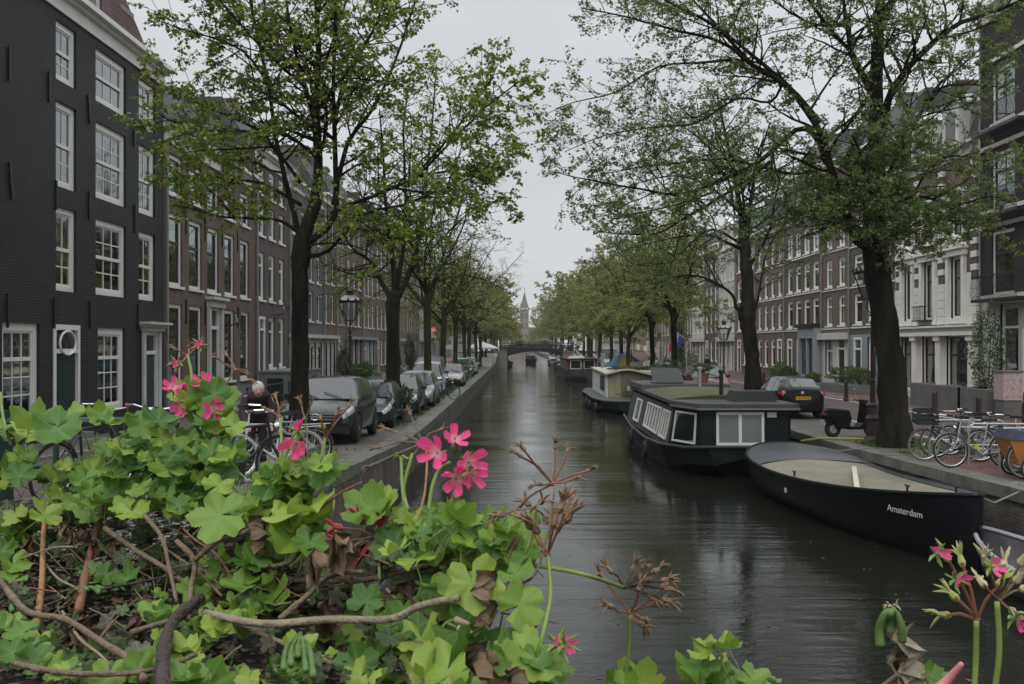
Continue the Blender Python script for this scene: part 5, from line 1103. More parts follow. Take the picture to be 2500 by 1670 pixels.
def fs_(u, z, o): k = (z-ZD)/(ZT-.1-ZD); return (4.30+.25*k-o, u, z-.0+o*.2)
fwin('window', 5.42, 6.72, .84, 1.74, ff, (6.07,)); fwin('window', .22, 1.36, .84, 1.70, fc, fr=.05)
MB().box(6.8, 7.05, 25.58, 25.6, 1.6, 1.74).build('name_board', WHITE2, h)
fwin('window', 29.2, 32.2, .80, 1.62, fs_, (29.8, 30.4, 31.0, 31.6), fr=.05); fwin('window', 27.5, 28.8, .80, 1.62, fs_, (27.95, 28.4), fr=.05); fwin('window', 33.7, 35.0, .80, 1.6, fs_, (), fr=.05)
b = MB(); b.prism([(4.42, 27.15), (4.9, 25.42), (7.62, 25.42), (7.62, 37.2), (4.5, 37.2)], ZT+.003, ZT+.11, 'z'); b.build('roof', ROOF, h)
MB().prism([(4.40, 27.15), (4.88, 25.40), (7.64, 25.40), (7.64, 25.46), (4.93, 25.46), (4.46, 27.17)], ZT-.05, ZT, 'z').build('fascia', M('grey_fascia', (.2, .2, .2), .6, .1, 3), h)
b = loft([[(4.5, y, 1.975), (4.75, y, 2.02), (5.6, y, 2.09), (6.6, y, 2.10), (7.5, y, 2.05), (7.55, y, 1.975)] for y in (27.6, 30, 33.5)], cap0=True, cap1=True); b.build('roof_hump', MOSS, h)
b = MB(); b.box(4.45, 7.6, 33.6, 37.3, 1.975, 2.16); b.build('rear_roof', ROOF, h)
b = MB(); b.box(6.1, 7.25, 26.3, 27.3, 1.972, 2.03); b.mi = 0; b.build('skylight_kerb', M('lead_flashing', (.4, .4, .4), .5, .3, 20), h); MB().hexa([(6.05, 26.2, 2.03), (7.3, 26.2, 2.03), (7.3, 27.4, 2.03), (6.05, 27.4, 2.03)], [(6.15, 26.35, 2.27), (7.2, 26.35, 2.27), (7.2, 27.25, 2.27), (6.15, 27.25, 2.27)]).build('skylight', BLACK, h)
MB().lathe([(.06, 1.98), (.06, 2.75), (.09, 2.75), (.09, 2.82), (.05, 2.85)], 10, (6.05, 27.9, 0)).build('stove_pipe', BLACK, h)
MB().lathe([(.07, 2.1), (.07, 2.7), (.10, 2.7), (.10, 2.78), (.06, 2.8)], 12, (6.4, 33.0, 0)).build('chimney_pipe', STEEL, h)
MB().hexa([(4.95, 34.2, 2.2), (6.1, 34.2, 2.2), (6.1, 34.26, 2.2), (4.95, 34.26, 2.2)], [(4.92, 34.75, 2.72), (5.95, 34.75, 2.72), (5.95, 34.8, 2.72), (4.92, 34.8, 2.72)]).build('solar_panel', HGREY, h)
MB().box(4.95, 6.05, 34.3, 35, 2.163, 2.2).build('panel_frame', BLACK, h)
for o_ in (): pass
# --- beige houseboat
g2 = thing('houseboat', (0, 0, 0), 0, 'beige and white houseboat with a wavy grass roof edge, second on the right', 'houseboat')
hull_box([[(x0, y, zt), (x0+.1, y, .2), (x0+ins, y, 0), (x0+.6, y, -.5), (x1-.5, y, -.5), (x1-.2, y, 0), (x1, y, .2), (x1, y, zt)] for y, x0, x1, zt, ins in ((48.6, 5.2, 7.6, .62, .5), (49.6, 4.5, 7.9, .52, .3), (52, 4.15, 8.0, .48, .2), (60, 4.15, 8.0, .48, .2), (64, 4.7, 7.8, .5, .3))]).build('hull', HB2, g2)
MB().prism([(5.2, 48.62), (4.5, 49.65), (4.15, 52), (4.15, 60), (4.7, 64), (7.8, 64), (8.0, 60), (8.0, 52), (7.9, 49.65), (7.6, 48.62)], .60, .66, 'z').build('deck', HGREY, g2)
PLK = M('beige_plank', (.27, .235, .15), .75, .3, 2, .2, 20, stretch=(1, 1, .4)); CWH = M('white_boat_wall', (.58, .59, .57), .6, .15, 1.2)
def rf(x): return 2.02+.14*math.sin((x-5.0)*2.0-.6)
for k in range(8):
    xa = 5.02+2.9*k/8; xb = xa+2.9/8-.012; q = MB(); q.hexa([(xa, 52, .66), (xb, 52, .66), (xb, 52.06, .66), (xa, 52.06, .66)], [(xa, 52, rf(xa)), (xb, 52, rf(xb)), (xb, 52.06, rf(xb)), (xa, 52.06, rf(xa))]); q.build('wall_panel', PLK if k < 2 else M('weathered_plank', (.13, .115, .08), .8, .3, 2, .2, 20), g2)
MB().box(4.97, 5.01, 52.0, 61.9, .66, 2.0).build('side_wall', CWH, g2); MB().box(5.02, 7.9, 52.07, 61.9, .66, 1.98).build('dark_core', DARKCORE, g2)  # dark block fills the cabin in place of an unlit interior
wo = MB().box(4.94, 4.968, 53.4, 56.0, .95, 1.8).build('window', BLACK, g2); MB().box(4.925, 4.939, 53.5, 54.6, 1.0, 1.75).build('pane', DARKG, wo); MB().box(4.925, 4.939, 54.75, 55.9, 1.0, 1.75).build('pane', DARKG, wo)
b = MB()
for k in range(12): xa = 4.85+3.2*k/12; xb = xa+3.2/12; b.hexa([(xa, 51.8, rf(xa)+.003), (xb, 51.8, rf(xb)+.003), (xb, 62, 2.03), (xa, 62, 2.03)], [(xa, 51.8, rf(xa)+.10), (xb, 51.8, rf(xb)+.10), (xb, 62, 2.12), (xa, 62, 2.12)])
b.build('roof', M('pale_roof_edge', (.42, .40, .31), .7, .2, 1.5), g2)
MB().box(7.4, 7.55, 54, 54.15, 2.1, 2.7).build('vent', STEEL, g2); MB().lathe([(.09, 2.1), (.09, 2.95), (.13, 2.95), (.13, 3.05)], 10, (5.4, 59.5, 0)).build('stove_pipe', STEEL, g2)
MB().box(6.1, 6.2, 51.95, 51.998, 1.0, 1.3).build('wall_light', WHITE2, g2)
for k, (x, y) in enumerate([(4.25, 50.2), (4.1, 52.5), (4.1, 55)]):
    t = thing('boat_fender', (x-.06, y, .25), 0, ['tyre fender at the bow corner of the beige houseboat', 'tyre fender hanging midway along the beige houseboat', 'tyre fender hanging furthest along the beige houseboat'][k], 'fender', 'tyre fenders on the beige houseboat'); b = MB(); ring(b, (0, 0, 0), .2, .07, 14, 6); b.build('tyre', RUBBER, t, rot=(0, 0, R(90)))
# --- red houseboat
g3 = thing('houseboat', (0, 0, 0), 0, 'red cabin houseboat with white framed windows on a dark hull, third on the right', 'houseboat')
hull_box([[(x0, y, zt), (x0+.1, y, .4), (x0+ins, y, 0), (x0+.6, y, -.5), (x1-.5, y, -.5), (x1-.2, y, 0), (x1, y, .4), (x1, y, zt)] for y, x0, x1, zt, ins in ((93.5, 6.6, 7.8, 1.2, .5), (95.0, 5.4, 8.3, 1.05, .4), (98, 4.75, 8.35, .9, .2), (115, 4.75, 8.35, .9, .2), (118, 5.5, 8.2, 1.0, .3))]).build('hull', M('dark_grey_steel_hull', (.06, .065, .068), .5, .3, 1, .1, 10), g3)
REDC = M('red_clapboard', (.18, .02, .025), .6, .15, 3)
MB().box(5.3, 8.3, 98.05, 112, .9, 2.05).build('dark_core', DARKCORE, g3)  # near-black filling stands for the unlit inside of the red cabin
for k in range(9): MB().box(5.25, 8.35, 97.98-.01*(k % 2), 98.04, .92+.127*k, .92+.127*k+.12).build('clapboard', REDC, g3)
for k in range(14): MB().box(5.2, 5.24, 98+1*k+.05, 98+1*k+.95, .92, 2.05).build('side_panel', M('grey_brown_board', (.11, .095, .09), .7, .2, 2), g3)
for xa in (5.55, 6.95): 
    b = MB(); b.box(xa, xa+1.15, 97.9, 97.96, 1.05, 1.12); b.box(xa, xa+1.15, 97.9, 97.96, 1.9, 1.97); b.box(xa, xa+.07, 97.9, 97.96, 1.12, 1.9); b.box(xa+1.08, xa+1.15, 97.9, 97.96, 1.12, 1.9); wo = b.build('window', WHITE, g3); MB().box(xa+.07, xa+1.08, 97.93, 97.95, 1.12, 1.9).build('pane', DARKG, wo)
MB().box(5.1, 8.5, 97.7, 112.2, 2.06, 2.16).build('roof', M('brown_roof_edge', (.07, .06, .055), .8, .3, 2), g3)
random.seed(11)
for k in range(4):
    t = thing('tarpaulin_bundle', (5.7+.42*k, 99+.8*k, 2.16), 0, 'white covered bundle on the roof of the red houseboat, %s from the canal side' % words_[k], 'bundle', 'white bundles on the red houseboat'); b = MB(); b.prism([(-.3, 0), (-.25, .12), (.05, .28), (.3, .12), (.34, 0)], -.2, .5, 'y'); b.build('cover', WHITE, t)
# --- small moored boats far off
BC = [M('white_grp_hull', (.35, .36, .36), .4, .2, 2), HB, M('brown_boat_hull', (.10, .05, .045), .5, .2, 2), M('blue_boat_hull', (.05, .10, .16), .5, .2, 2), M('grey_boat_hull', (.14, .15, .15), .5, .2, 2)]
COV = [HGR, M('dark_green_canvas', (.03, .045, .04), .8, .2, 3), M('pale_canvas', (.3, .3, .28), .8, .2, 3)]
protos = [sloop('x', 6.2, 2.0, BC[i], COV[i % 3], (.75, .62, .95), COV[i % 3])[0] for i in range(5)]
ordn = ['nearest', 'second', 'third', 'fourth', 'fifth', 'sixth', 'seventh', 'eighth', 'ninth', 'tenth', 'eleventh', 'twelfth']
for k in range(9):
    o = protos[k] if k < 5 else copy_tree(protos[k % 5]); y = 121+7.2*k
    o['label'] = 'small covered boat moored along the right quay beyond the red houseboat, %s of the row' % ordn[k]; o['group'] = 'small boats along the right quay far off'; o.location = (6.9-.25*(k % 2), y+6, 0); o.rotation_euler = (0, 0, R(-90+rnd(-4, 4)))
for k in range(4):
    o = copy_tree(protos[(k*2+1) % 5]); o['label'] = 'small dark boat moored at the left quay behind the bridge pier, %s of the row' % ordn[k]; o['group'] = 'small boats at the left quay behind the bridge'; o.location = (-1.7, 155+7*k+6, 0); o.rotation_euler = (0, 0, R(-90+rnd(-4, 4)))
mb_ = thing('motor_boat', (2.6, 172, 0), 0, 'dark motor boat coming along the middle of the canal beyond the far bridge', 'boat')
hull_box([[(-1.1*k, y, .95), (-.9*k, y, 0), (.9*k, y, 0), (1.1*k, y, .95)] for y, k in ((0, .75), (1, 1), (5, 1), (7, .3))]).build('hull', HB, mb_); b = MB(); b.box(-.8, .8, 1.5, 3.6, .95, 1.6); b.build('cabin', DARKG, mb_); MB().box(-.95, -.8, .8, .95, .95, 2.2).build('mast', BLACK, mb_)
for k, (pts, l) in enumerate([([(7.25, 15.0, 1.2), (7.7, 15.2, 1.02), (8.1, 15.5, 1.08), (8.6, 15.8, 1.18)], 'grey mooring rope from the bow of the Amsterdam boat to the quay'), ([(7.6, 23.6, 1.0), (8.0, 23.4, .93), (8.6, 23.2, 1.04)], 'grey mooring rope from the stern of the Amsterdam boat to the quay'), ([(7.5, 38.5, .8), (7.9, 39.5, .75), (8.7, 40.5, 1.0)], 'mooring rope at the far end of the black houseboat')]):
    tag(MB().tube(pts, .016, 6).build('mooring_rope', M('grey_rope', (.2, .19, .16), .9, .2, 9)), l, 'rope')
for k, y in enumerate((29.5, 33.2)):
    t = thing('boat_fender', (4.0, y, .28), 0, 'black tyre fender on the canal side of the black houseboat, %s one' % ('nearer', 'further')[k], 'fender'); b = MB(); ring(b, (0, 0, 0), .2, .07, 14, 6); b.build('tyre', RUBBER, t, rot=(0, 0, R(90))); MB().tube([(0, 0, .2), (.08, 0, .42)], .012, 4).build('rope', MT['grey_rope'], t)
# mooring rope (yellow)
tag(MB().tube([(7.9, 26.2, .9), (8.3, 25.9, 1.0), (8.9, 25.4, 1.05), (9.5, 25.3, 1.03)], .03, 6).build('mooring_hose', M('yellow_rope', (.4, .36, .08), .7, .1, 5)), 'yellow hose running from the black houseboat onto the right quay', 'hose')

# ================================================================= PEOPLE
SKIN = M('skin', (.42, .26, .20), .6, .08, 8); HAIRG = M('grey_hair', (.42, .41, .38), .8, .3, 30, .5, 60); COATP = M('dark_plum_coat', (.028, .014, .020), .85, .25, 6, .2, 30); TROU = M('dark_trousers', (.022, .018, .022), .85, .2, 6)
def skin_mesh(name, joints, edges, radii, mat, parent, root_i=0, sub=2):
    me = bpy.data.meshes.new(name); me.from_pydata(joints, edges, []); me.materials.append(mat); o = obj(name, me, parent)
    sm = o.modifiers.new('s', 'SKIN'); sm.use_smooth_shade = True
    for i, d in enumerate(me.skin_vertices[0].data):
        r = radii[i]; d.radius = (r, r) if not hasattr(r, '__len__') else r; d.use_root = (i == root_i)
    ss = o.modifiers.new('u', 'SUBSURF'); ss.levels = sub; ss.render_levels = sub; return o
def person(label, loc, rz, coat=COATP, trou=TROU, hair=HAIRG, lean=0.0, sit=False, arms='down', group=None, hands=True, sc=1):
    root = thing('person', loc, rz, label, 'person', group, sc)     # faces local -y
    hz = .50 if sit else .92; c_, s_ = math.cos(lean), math.sin(lean)
    def T(x, y, z): return (x, -(z)*s_+y*c_, hz+z*c_+y*s_)      # torso space from the hips, leaning towards -y
    J = [T(0, 0, 0), T(0, 0, .2), T(0, -.01, .40), T(0, 0, .52), T(0, -.02, .60)]; E = [(0, 1), (1, 2), (2, 3), (3, 4)]; Rr = [.13, .115, .13, .06, .055]
    for s in (-1, 1):
        n = len(J); sh = T(.19*s, 0, .47)
        if arms == 'down': el = (sh[0]+.06*s, sh[1]-.02, sh[2]-.28); ha = (el[0]-.02*s, el[1]-.10, el[2]-.24)
        else: el = (sh[0]+.05*s, sh[1]-.10, sh[2]-.27); ha = (el[0]-.06*s, el[1]-.22, el[2]-.16)
        J += [sh, el, ha, (ha[0], ha[1]-.05, ha[2]-.04)]; E += [(2, n), (n, n+1), (n+1, n+2), (n+2, n+3)]; Rr += [.065, .048, .034, .036]
        if hands:
            for f in range(5):
                m = len(J); dx = (.024*(f-1.7))*s; J += [(ha[0]+dx, ha[1]-.085, ha[2]-.055), (ha[0]+dx*1.1, ha[1]-.125-.006*(f % 3), ha[2]-.095)] if f < 4 else [(ha[0]-.045*s, ha[1]-.06, ha[2]-.03), (ha[0]-.055*s, ha[1]-.09, ha[2]-.06)]
                E += [(n+3, m), (m, m+1)]; Rr += [.009, .008]
        m = len(J); hip = (.09*s, .0, hz-.02)
        if sit: kn = (.10*s, -.42, hz); an = (.10*s, -.42, .08)
        else: kn = (.10*s, -.03, hz*.52); an = (.11*s, .03, .08)
        J += [hip, kn, an, (an[0], an[1]-.16, .03)]; E += [(0, m), (m, m+1), (m+1, m+2), (m+2, m+3)]; Rr += [.095, .062, .042, .035]
    skin_mesh('body', J, E, Rr, SKIN, root)
    hc = T(0, -.05, .72); b = MB(); b.blob(hc, .078, .098, .118, 16, 12); b.blob((hc[0], hc[1]-.10*c_-.05*s_, hc[2]-.01-.03*s_), .013, .02, .022, 8, 6)
    for s in (-1, 1): b.blob((hc[0]+.08*s, hc[1]+.01, hc[2]), .012, .02, .03, 8, 6)
    b.build('head', SKIN, root, smooth=True)
    b = MB()
    for s in (-1, 1): b.blob((hc[0]+.03*s, hc[1]-.088, hc[2]+.012), .011, .008, .007, 8, 5)
    b.blob((hc[0], hc[1]-.088, hc[2]-.06), .022, .008, .006, 8, 5); b.build('facial_features', M('dark_features', (.06, .03, .03), .6, .1, 9), root)
    b = MB(); b.blob((hc[0], hc[1]+.018, hc[2]+.03), .098, .105, .115, 16, 10, .05); b.build('hair', hair, root, smooth=True)
    Jc = J[:3]+[T(0, -.01, .57)]; Ec = [(0, 1), (1, 2), (2, 3)]; Rc = [(.19, .15), .165, .185, .10]
    Jc.append((0, .04, hz-.2)); Ec.append((0, 4)); Rc.append((.2, .17)) 
    base = 5
    for s_i in range(2):
        n = 5+s_i*(4+(10 if hands else 0)+4)
        k = len(Jc); Jc += [J[n], J[n+1], J[n+2]]; Ec += [(2, k), (k, k+1), (k+1, k+2)]; Rc += [.095, .075, .055]
    skin_mesh('coat', Jc, Ec, Rc, coat, root)
    for s_i in range(2):
        n = 5+s_i*(4+(10 if hands else 0)+4)+4+(10 if hands else 0)
        skin_mesh('trouser_leg', [J[n], J[n+1], J[n+2]], [(0, 1), (1, 2)], [.11, .08, .065], trou, root, sub=1)
        a = J[n+3]; b = MB(); b.prism([(-.06, 0), (-.065, .07), (.0, .1), (.1, .07), (.16, .04), (.17, 0)], -.045, .045, 'y'); b.build('shoe', BLACK, root, (a[0], a[1]+.09, 0), (0, 0, R(-90)))
    return root
person('grey haired person in a dark plum coat bending over the bicycles on the left', (-4.35, 15.75, zl(15.75)), R(18), lean=.85, arms='fwd')
person('person in dark clothes near the stoop steps behind the dark red estate', (13.9, 69, 1.1), R(40), coat=M('black_coat', (.02, .02, .022), .85, .2, 6), hair=M('dark_hair', (.03, .02, .015), .8, .2, 20), sit=False, hands=False)
person('person in a blue grey jacket walking behind the silver parked car', (12.2, 72, .97), R(-30), coat=M('blue_grey_jacket', (.08, .09, .13), .85, .2, 6), hair=M('brown_hair', (.10, .06, .035), .8, .2, 20), hands=False)
person('person in dark clothes beside the person in the blue grey jacket', (11.6, 73.2, .97), R(20), coat=M('charcoal_coat', (.03, .032, .034), .85, .2, 6), hair=MT['dark_hair'], hands=False)
person('person with white hair and blue shirt at the right end of the far bridge', (8.6, 146, 2.65), R(10), coat=M('blue_shirt', (.07, .10, .22), .8, .1, 6), hands=False)
person('person in a pink top beside the one in blue on the far bridge', (9.5, 146.3, 2.6), R(-25), coat=M('pink_top', (.38, .2, .2), .8, .1, 6), hair=MT['brown_hair'], hands=False)
# bicycles on the far bridge: copies of one light bicycle
sb = thing('bicycle', (0, 0, 0), 0, 'x', 'bicycle', 'bicycles parked on the far bridge')
w = MB(); ring(w, (0, 0, .33), .31, .032, 14, 4); ring(w, (1.05, 0, .33), .31, .032, 14, 4); w.build('wheels', RUBBER, sb); w = MB(); w.tube([(0, 0, .33), (.45, 0, .28), (.9, 0, .7), (1.05, 0, .33)], .02, 4); w.tube([(.45, 0, .28), (.36, 0, .85), (0, 0, .33)], .02, 4); w.tube([(.36, 0, .8), (.88, 0, .82), (.85, 0, 1.0)], .02, 4); w.build('frame', FBK, sb)
w = MB(); w.tube([(.68, -.28, 1.03), (.85, -.1, 1.02), (.85, .1, 1.02), (.68, .28, 1.03)], .02, 4); w.build('handlebar', CHROME, sb); MB().box(.2, .46, -.09, .09, .88, .94).build('saddle', BLACK, sb)
random.seed(5); FB = [FSL, FBK, FGN, FBL, FWH]
for k in range(54):
    o = sb if k == 0 else copy_tree(sb); x = -3.2+12.4*(k % 27)/27+rnd(-.15, .15); zz = (3.05-.35*((x-2.75)/6.5)**2) if -1.5 < x < 7 else 2.62
    o.location = (x, 144.45+rnd(0, .3)+(.8 if k > 26 else 0), zz); o.rotation_euler = Euler((R(rnd(-8, 8)), 0, R(rnd(-15, 15)+(180 if k % 3 == 0 else 0))), 'XYZ'); o['label'] = 'parked bicycle standing along the railing of the far bridge' if k < 27 else 'parked bicycle in the second row behind the railing bicycles of the far bridge'
for k, x in enumerate((.4, 4.2)):
    t = thing('flower_box', (x, 143.9, 3.55), 0, 'flower box with orange tinged plants on the far bridge railing, %s one' % ('left' if k == 0 else 'right'), 'flower box', 'flower boxes on the far bridge'); MB().box(-.6, .6, -.2, .2, .0, .25).build('box', GREEND, t)
    rg = np.random.default_rng(k); n = 260; c = np.stack([rg.normal(0, .45, n), rg.normal(0, .18, n), .4+abs(rg.normal(0, .16, n))], 1); V = (c[:, None, :]+rg.normal(0, .06, (n, 4, 3))).reshape(-1, 3); o = obj('foliage', np_mesh('foliage', V, np.arange(4*n).reshape(n, 4), leaf_mat('autumn_bedding' if k == 0 else 'autumn_bedding2', [(0, (.10, .11, .03)), (.7, (.14, .14, .03)), (1, (.35, .12, .03))])), t); o['kind'] = 'stuff'
# ================================================================= TREES
LEAF_L = leaf_mat('elm_leaves_green', [(0, (.09, .15, .025)), (.5, (.16, .24, .038)), (.88, (.22, .28, .045)), (1, (.50, .43, .06))], .45)
LEAF_R = leaf_mat('elm_leaves_dark', [(0, (.08, .14, .05)), (.55, (.15, .22, .07)), (.93, (.21, .26, .075)), (1, (.38, .34, .08))], .5)
LEAF_Y = leaf_mat('elm_leaves_autumn', [(0, (.17, .21, .07)), (.5, (.27, .30, .10)), (1, (.38, .35, .13))], .5)
class Tree:
    def __init__(s, seed, leaf=.09, droop=-.45):
        s.r = random.Random(seed); s.g = np.random.default_rng(seed); s.b = MB(); s.tw = MB(); s.L = []; s.leaf = leaf; s.droop = droop; s.nl = 6; s.lvl = 3; s.up = .04; s.bare = None
    def rv(s): return Vector((s.r.uniform(-1, 1), s.r.uniform(-1, 1), s.r.uniform(-1, 1)))
    def sub(s, p, d, L, r, lvl):
        seg = 4 if lvl < s.lvl else 3; pts = [Vector(p)]; dd = Vector(d).normalized()
        for i in range(seg):
            dd = (dd+s.rv()*.20+Vector((0, 0, s.up if lvl < 2 else -.03))).normalized(); pts.append(pts[-1]+dd*(L/seg))
        rr = [max(.005, r*(1-.72*i/seg)) for i in range(seg+1)]
        (s.tw if lvl >= 2 else s.b).tube(pts, rr, 5 if lvl < 2 else 3, False)
        if lvl < s.lvl:
            k = max(3, int(L*(3.3 if lvl == 1 else 4.2)))
            for i in range(k):
                t = .18+.82*(i+s.r.random())/k; q = min(seg-1, int(t*seg)); f = t*seg-q; pos = pts[q].lerp(pts[q+1], f)
                tg = (pts[q+1]-pts[q]).normalized(); o = s.rv(); o.z *= .45; o = (o-tg*o.dot(tg)); o = o.normalized() if o.length > 1e-3 else tg.orthogonal()
                s.sub(pos, tg*.75+o*.85, L*(.58-.22*t)*s.r.uniform(.75, 1.2), r*.48, lvl+1)
        if lvl >= s.lvl-1 and s.nl:
            n = s.nl if lvl == s.lvl else s.nl//2
            for i in range(n):
                t = .15+.85*(i+s.r.random())/n; q = min(seg-1, int(t*seg)); pos = pts[q].lerp(pts[q+1], t*seg-q)
                if s.bare and s.r.random() < s.bare(pos): continue
                s.L.append(pos)
    def limb(s, pts, r0, r1, dens=1.0, start=.25, side=2.0, n=8):
        # smooth the polyline
        P_ = [Vector(p) for p in pts]; out = []
        for i in range(len(P_)-1):
            a, b_, c_, d = P_[max(0, i-1)], P_[i], P_[i+1], P_[min(len(P_)-1, i+2)]
            for k in range(3):
                t = k/3; out.append(.5*((2*b_)+(c_-a)*t+(2*a-5*b_+4*c_-d)*t*t+(3*b_-a-3*c_+d)*t**3)+(s.rv()*r0*.12 if i+k else Vector()))
        out.append(P_[-1]); m = len(out); rr = [r0+(r1-r0)*(i/(m-1))**.8 for i in range(m)]
        s.b.tube(out, rr, n)
        Ln = [0]
        for a, b_ in zip(out, out[1:]): Ln.append(Ln[-1]+(b_-a).length)
        T = Ln[-1]; k = int(T*dens*2.6)
        for i in range(k):
            t = start+(1-start)*(i+s.r.random())/k; x = t*T; q = 0
            while q < m-2 and Ln[q+1] < x: q += 1
            pos = out[q].lerp(out[q+1], (x-Ln[q])/max(1e-6, Ln[q+1]-Ln[q])); tg = (out[q+1]-out[q]).normalized()
            o = s.rv(); o.z = o.z*.5+.1; o = (o-tg*o.dot(tg)); o = o.normalized() if o.length > 1e-3 else tg.orthogonal()
            rl = rr[q]; s.sub(pos, tg*.6+o, side*(1.15-.6*t)*s.r.uniform(.6, 1.25), min(rl*.55, .05), 1)
    def leaves(s):
        n = len(s.L); g = s.g; p = np.array([tuple(v) for v in s.L])+g.normal(0, .03, (n, 3))
        d = g.normal(0, 1, (n, 3)); d[:, 2] = d[:, 2]*.35+s.droop; d /= np.linalg.norm(d, axis=1)[:, None]
        u = g.normal(0, 1, (n, 3)); w = np.cross(d, u); w /= np.linalg.norm(w, axis=1)[:, None]
        L = (s.leaf*g.uniform(.65, 1.25, n))[:, None]; nn = np.cross(w, d)
        p0 = p+d*L*.15; p2 = p+d*L*1.15; mid = p+d*L*.6
        V = np.stack([p0, mid+w*L*.34+nn*L*.10, p2, mid-w*L*.34+nn*L*.10], 1).reshape(-1, 3); return V, np.arange(4*n).reshape(n, 4)
    def finish(s, root, lmat, bark=BARK):
        print('TREE', root.get('label'), len(s.L), len(s.tw.v))
        s.b.build('trunk', bark, root, smooth=True)
        if s.tw.v: tag(s.tw.build('twigs', TWIG, root), kind='stuff')
        if s.L: V, F_ = s.leaves(); tag(obj('crown', np_mesh('crown', V, F_, lmat), root), kind='stuff')
        return root
def flare(r, base_z=-.1):
    return [(r*1.55, -.15), (r*1.35, .1), (r*1.12, .5), (r, 1.2)]
def near_tree(label, bx, by, seed, trunk, limbs, leaf, lmat, nl, dens, bark=BARK, side=2.0, up=.04, bare=None):
    K = ZK if bx < 0 else ZR; z0 = zl(by, K); base = Vector((bx, by, z0)); root = thing('elm_tree', base, 0, label, 'tree')
    t = Tree(seed, leaf); t.nl = nl; t.up = up; t.bare = bare
    tp = [Vector(p)-base for p, r in trunk]; tr = [r for p, r in trunk]
    pts, rr = [], []
    for i in range(len(tp)-1):
        for k in range(5): 
            f = k/5; pts.append(tp[i].lerp(tp[i+1], f)+(t.rv()*tr[i]*.07 if i+k else Vector())); rr.append((tr[i]+(tr[i+1]-tr[i])*f)*t.r.uniform(.95, 1.06))
    pts.append(tp[-1]); rr.append(tr[-1]); t.b.tube(pts, rr, 14)
    for L_ in limbs:
        lp, r0, r1 = L_[:3]; o = L_[3] if len(L_) > 3 else {}
        t.limb([Vector(p)-base for p in lp], r0, r1, dens=o.get('dens', dens), start=o.get('start', .22), side=o.get('side', side))
    t.finish(root, lmat, bark); return root, t
def QL(lst, Y0, dY):           # limb from view coordinates, drifting dY in depth from its foot to its tip
    n = len(lst)-1; return [Q(x, y, Y0+dY*i/n) for i, (x, y) in enumerate(lst)]
Y1 = 20.0
tr1 = [(Vector((Q(686, 900, Y1).x, Y1, zl(Y1)-.1)), .31), (Q(687, 930, Y1), .205), (Q(688, 760, Y1), .172), (Q(687, 620, Y1), .175), (Q(690, 585, Y1), .215), (Q(692, 552, Y1), .165), (Q(728, 455, Y1), .12)]
lm1 = [(QL([(692, 556), (727, 420), (725, 259), (729, 120), (726, -60), (735, -200)], Y1, .3), .13, .03), (QL([(705, 560), (765, 500), (769, 424), (765, 268), (765, 120), (772, -60), (760, -200)], Y1, -.6), .085, .025),
 (QL([(690, 560), (662, 442), (636, 335), (613, 187), (573, 0), (545, -150)], Y1, .8), .07, .02), (QL([(725, 300), (700, 200), (685, 150), (662, 45), (640, -120)], Y1, -1.2), .06, .02), (QL([(765, 470), (796, 330), (854, 250), (903, 147), (953, 0), (1000, -120)], Y1, 1.0), .06, .015),
 (QL([(760, 490), (800, 470), (886, 437), (957, 402), (1020, 339), (1109, 250), (1198, 180)], Y1, -.8), .055, .012), (QL([(700, 590), (752, 575), (800, 520), (841, 487), (920, 470), (1000, 440), (1100, 400)], Y1, -1.8), .05, .012),
 (QL([(692, 540), (640, 505), (560, 500), (500, 495), (439, 478), (395, 470)], Y1, -1.0), .045, .01), (QL([(725, 360), (662, 312), (600, 300), (529, 268), (460, 240), (392, 205)], Y1, 1.2), .045, .01), (QL([(690, 420), (620, 330), (560, 300), (480, 300), (400, 280), (366, 262)], Y1, -1.8), .045, .01),
 (QL([(613, 187), (560, 120), (497, 90), (430, 70), (368, 49)], Y1+.5, -.9), .035, .01), (QL([(690, 470), (600, 420), (520, 410), (450, 400)], Y1, 1.8), .04, .01), (QL([(729, 250), (800, 160), (860, 60), (900, -60)], Y1, -1.8), .05, .012), (QL([(765, 260), (820, 130), (880, 30), (940, -80)], Y1, 1.5), .045, .012),
 (QL([(900, 430), (980, 440), (1060, 420), (1130, 330)], Y1-.5, -.6), .03, .008), (QL([(700, 200), (610, 120), (520, 20), (450, -60)], Y1, -1.5), .04, .01), (QL([(705, 575), (720, 560), (800, 560), (870, 590)], Y1, -1.5), .035, .01), (QL([(640, 335), (560, 340), (470, 345), (410, 350)], Y1, .5), .03, .008),
 (QL([(957, 402), (1040, 390), (1110, 370), (1120, 330)], Y1-.5, 1.0), .03, .008), (QL([(950, 405), (1050, 290), (1120, 190), (1140, 150)], Y1-.3, -.5), .03, .008)]
near_tree('tall elm with yellowing leaves before the dark sport utility car, nearest left', tr1[0][0].x, Y1, 21, tr1, lm1, .098, LEAF_L, 9, 1.4, side=1.6)
Y2 = 32.5
tr2 = [(Vector((Q(903, 900, Y2).x, Y2, zl(Y2)-.1)), .33), (Q(902, 870, Y2), .24), (Q(900, 740, Y2), .22), (Q(900, 700, Y2), .25), (Q(905, 668, Y2), .2)]
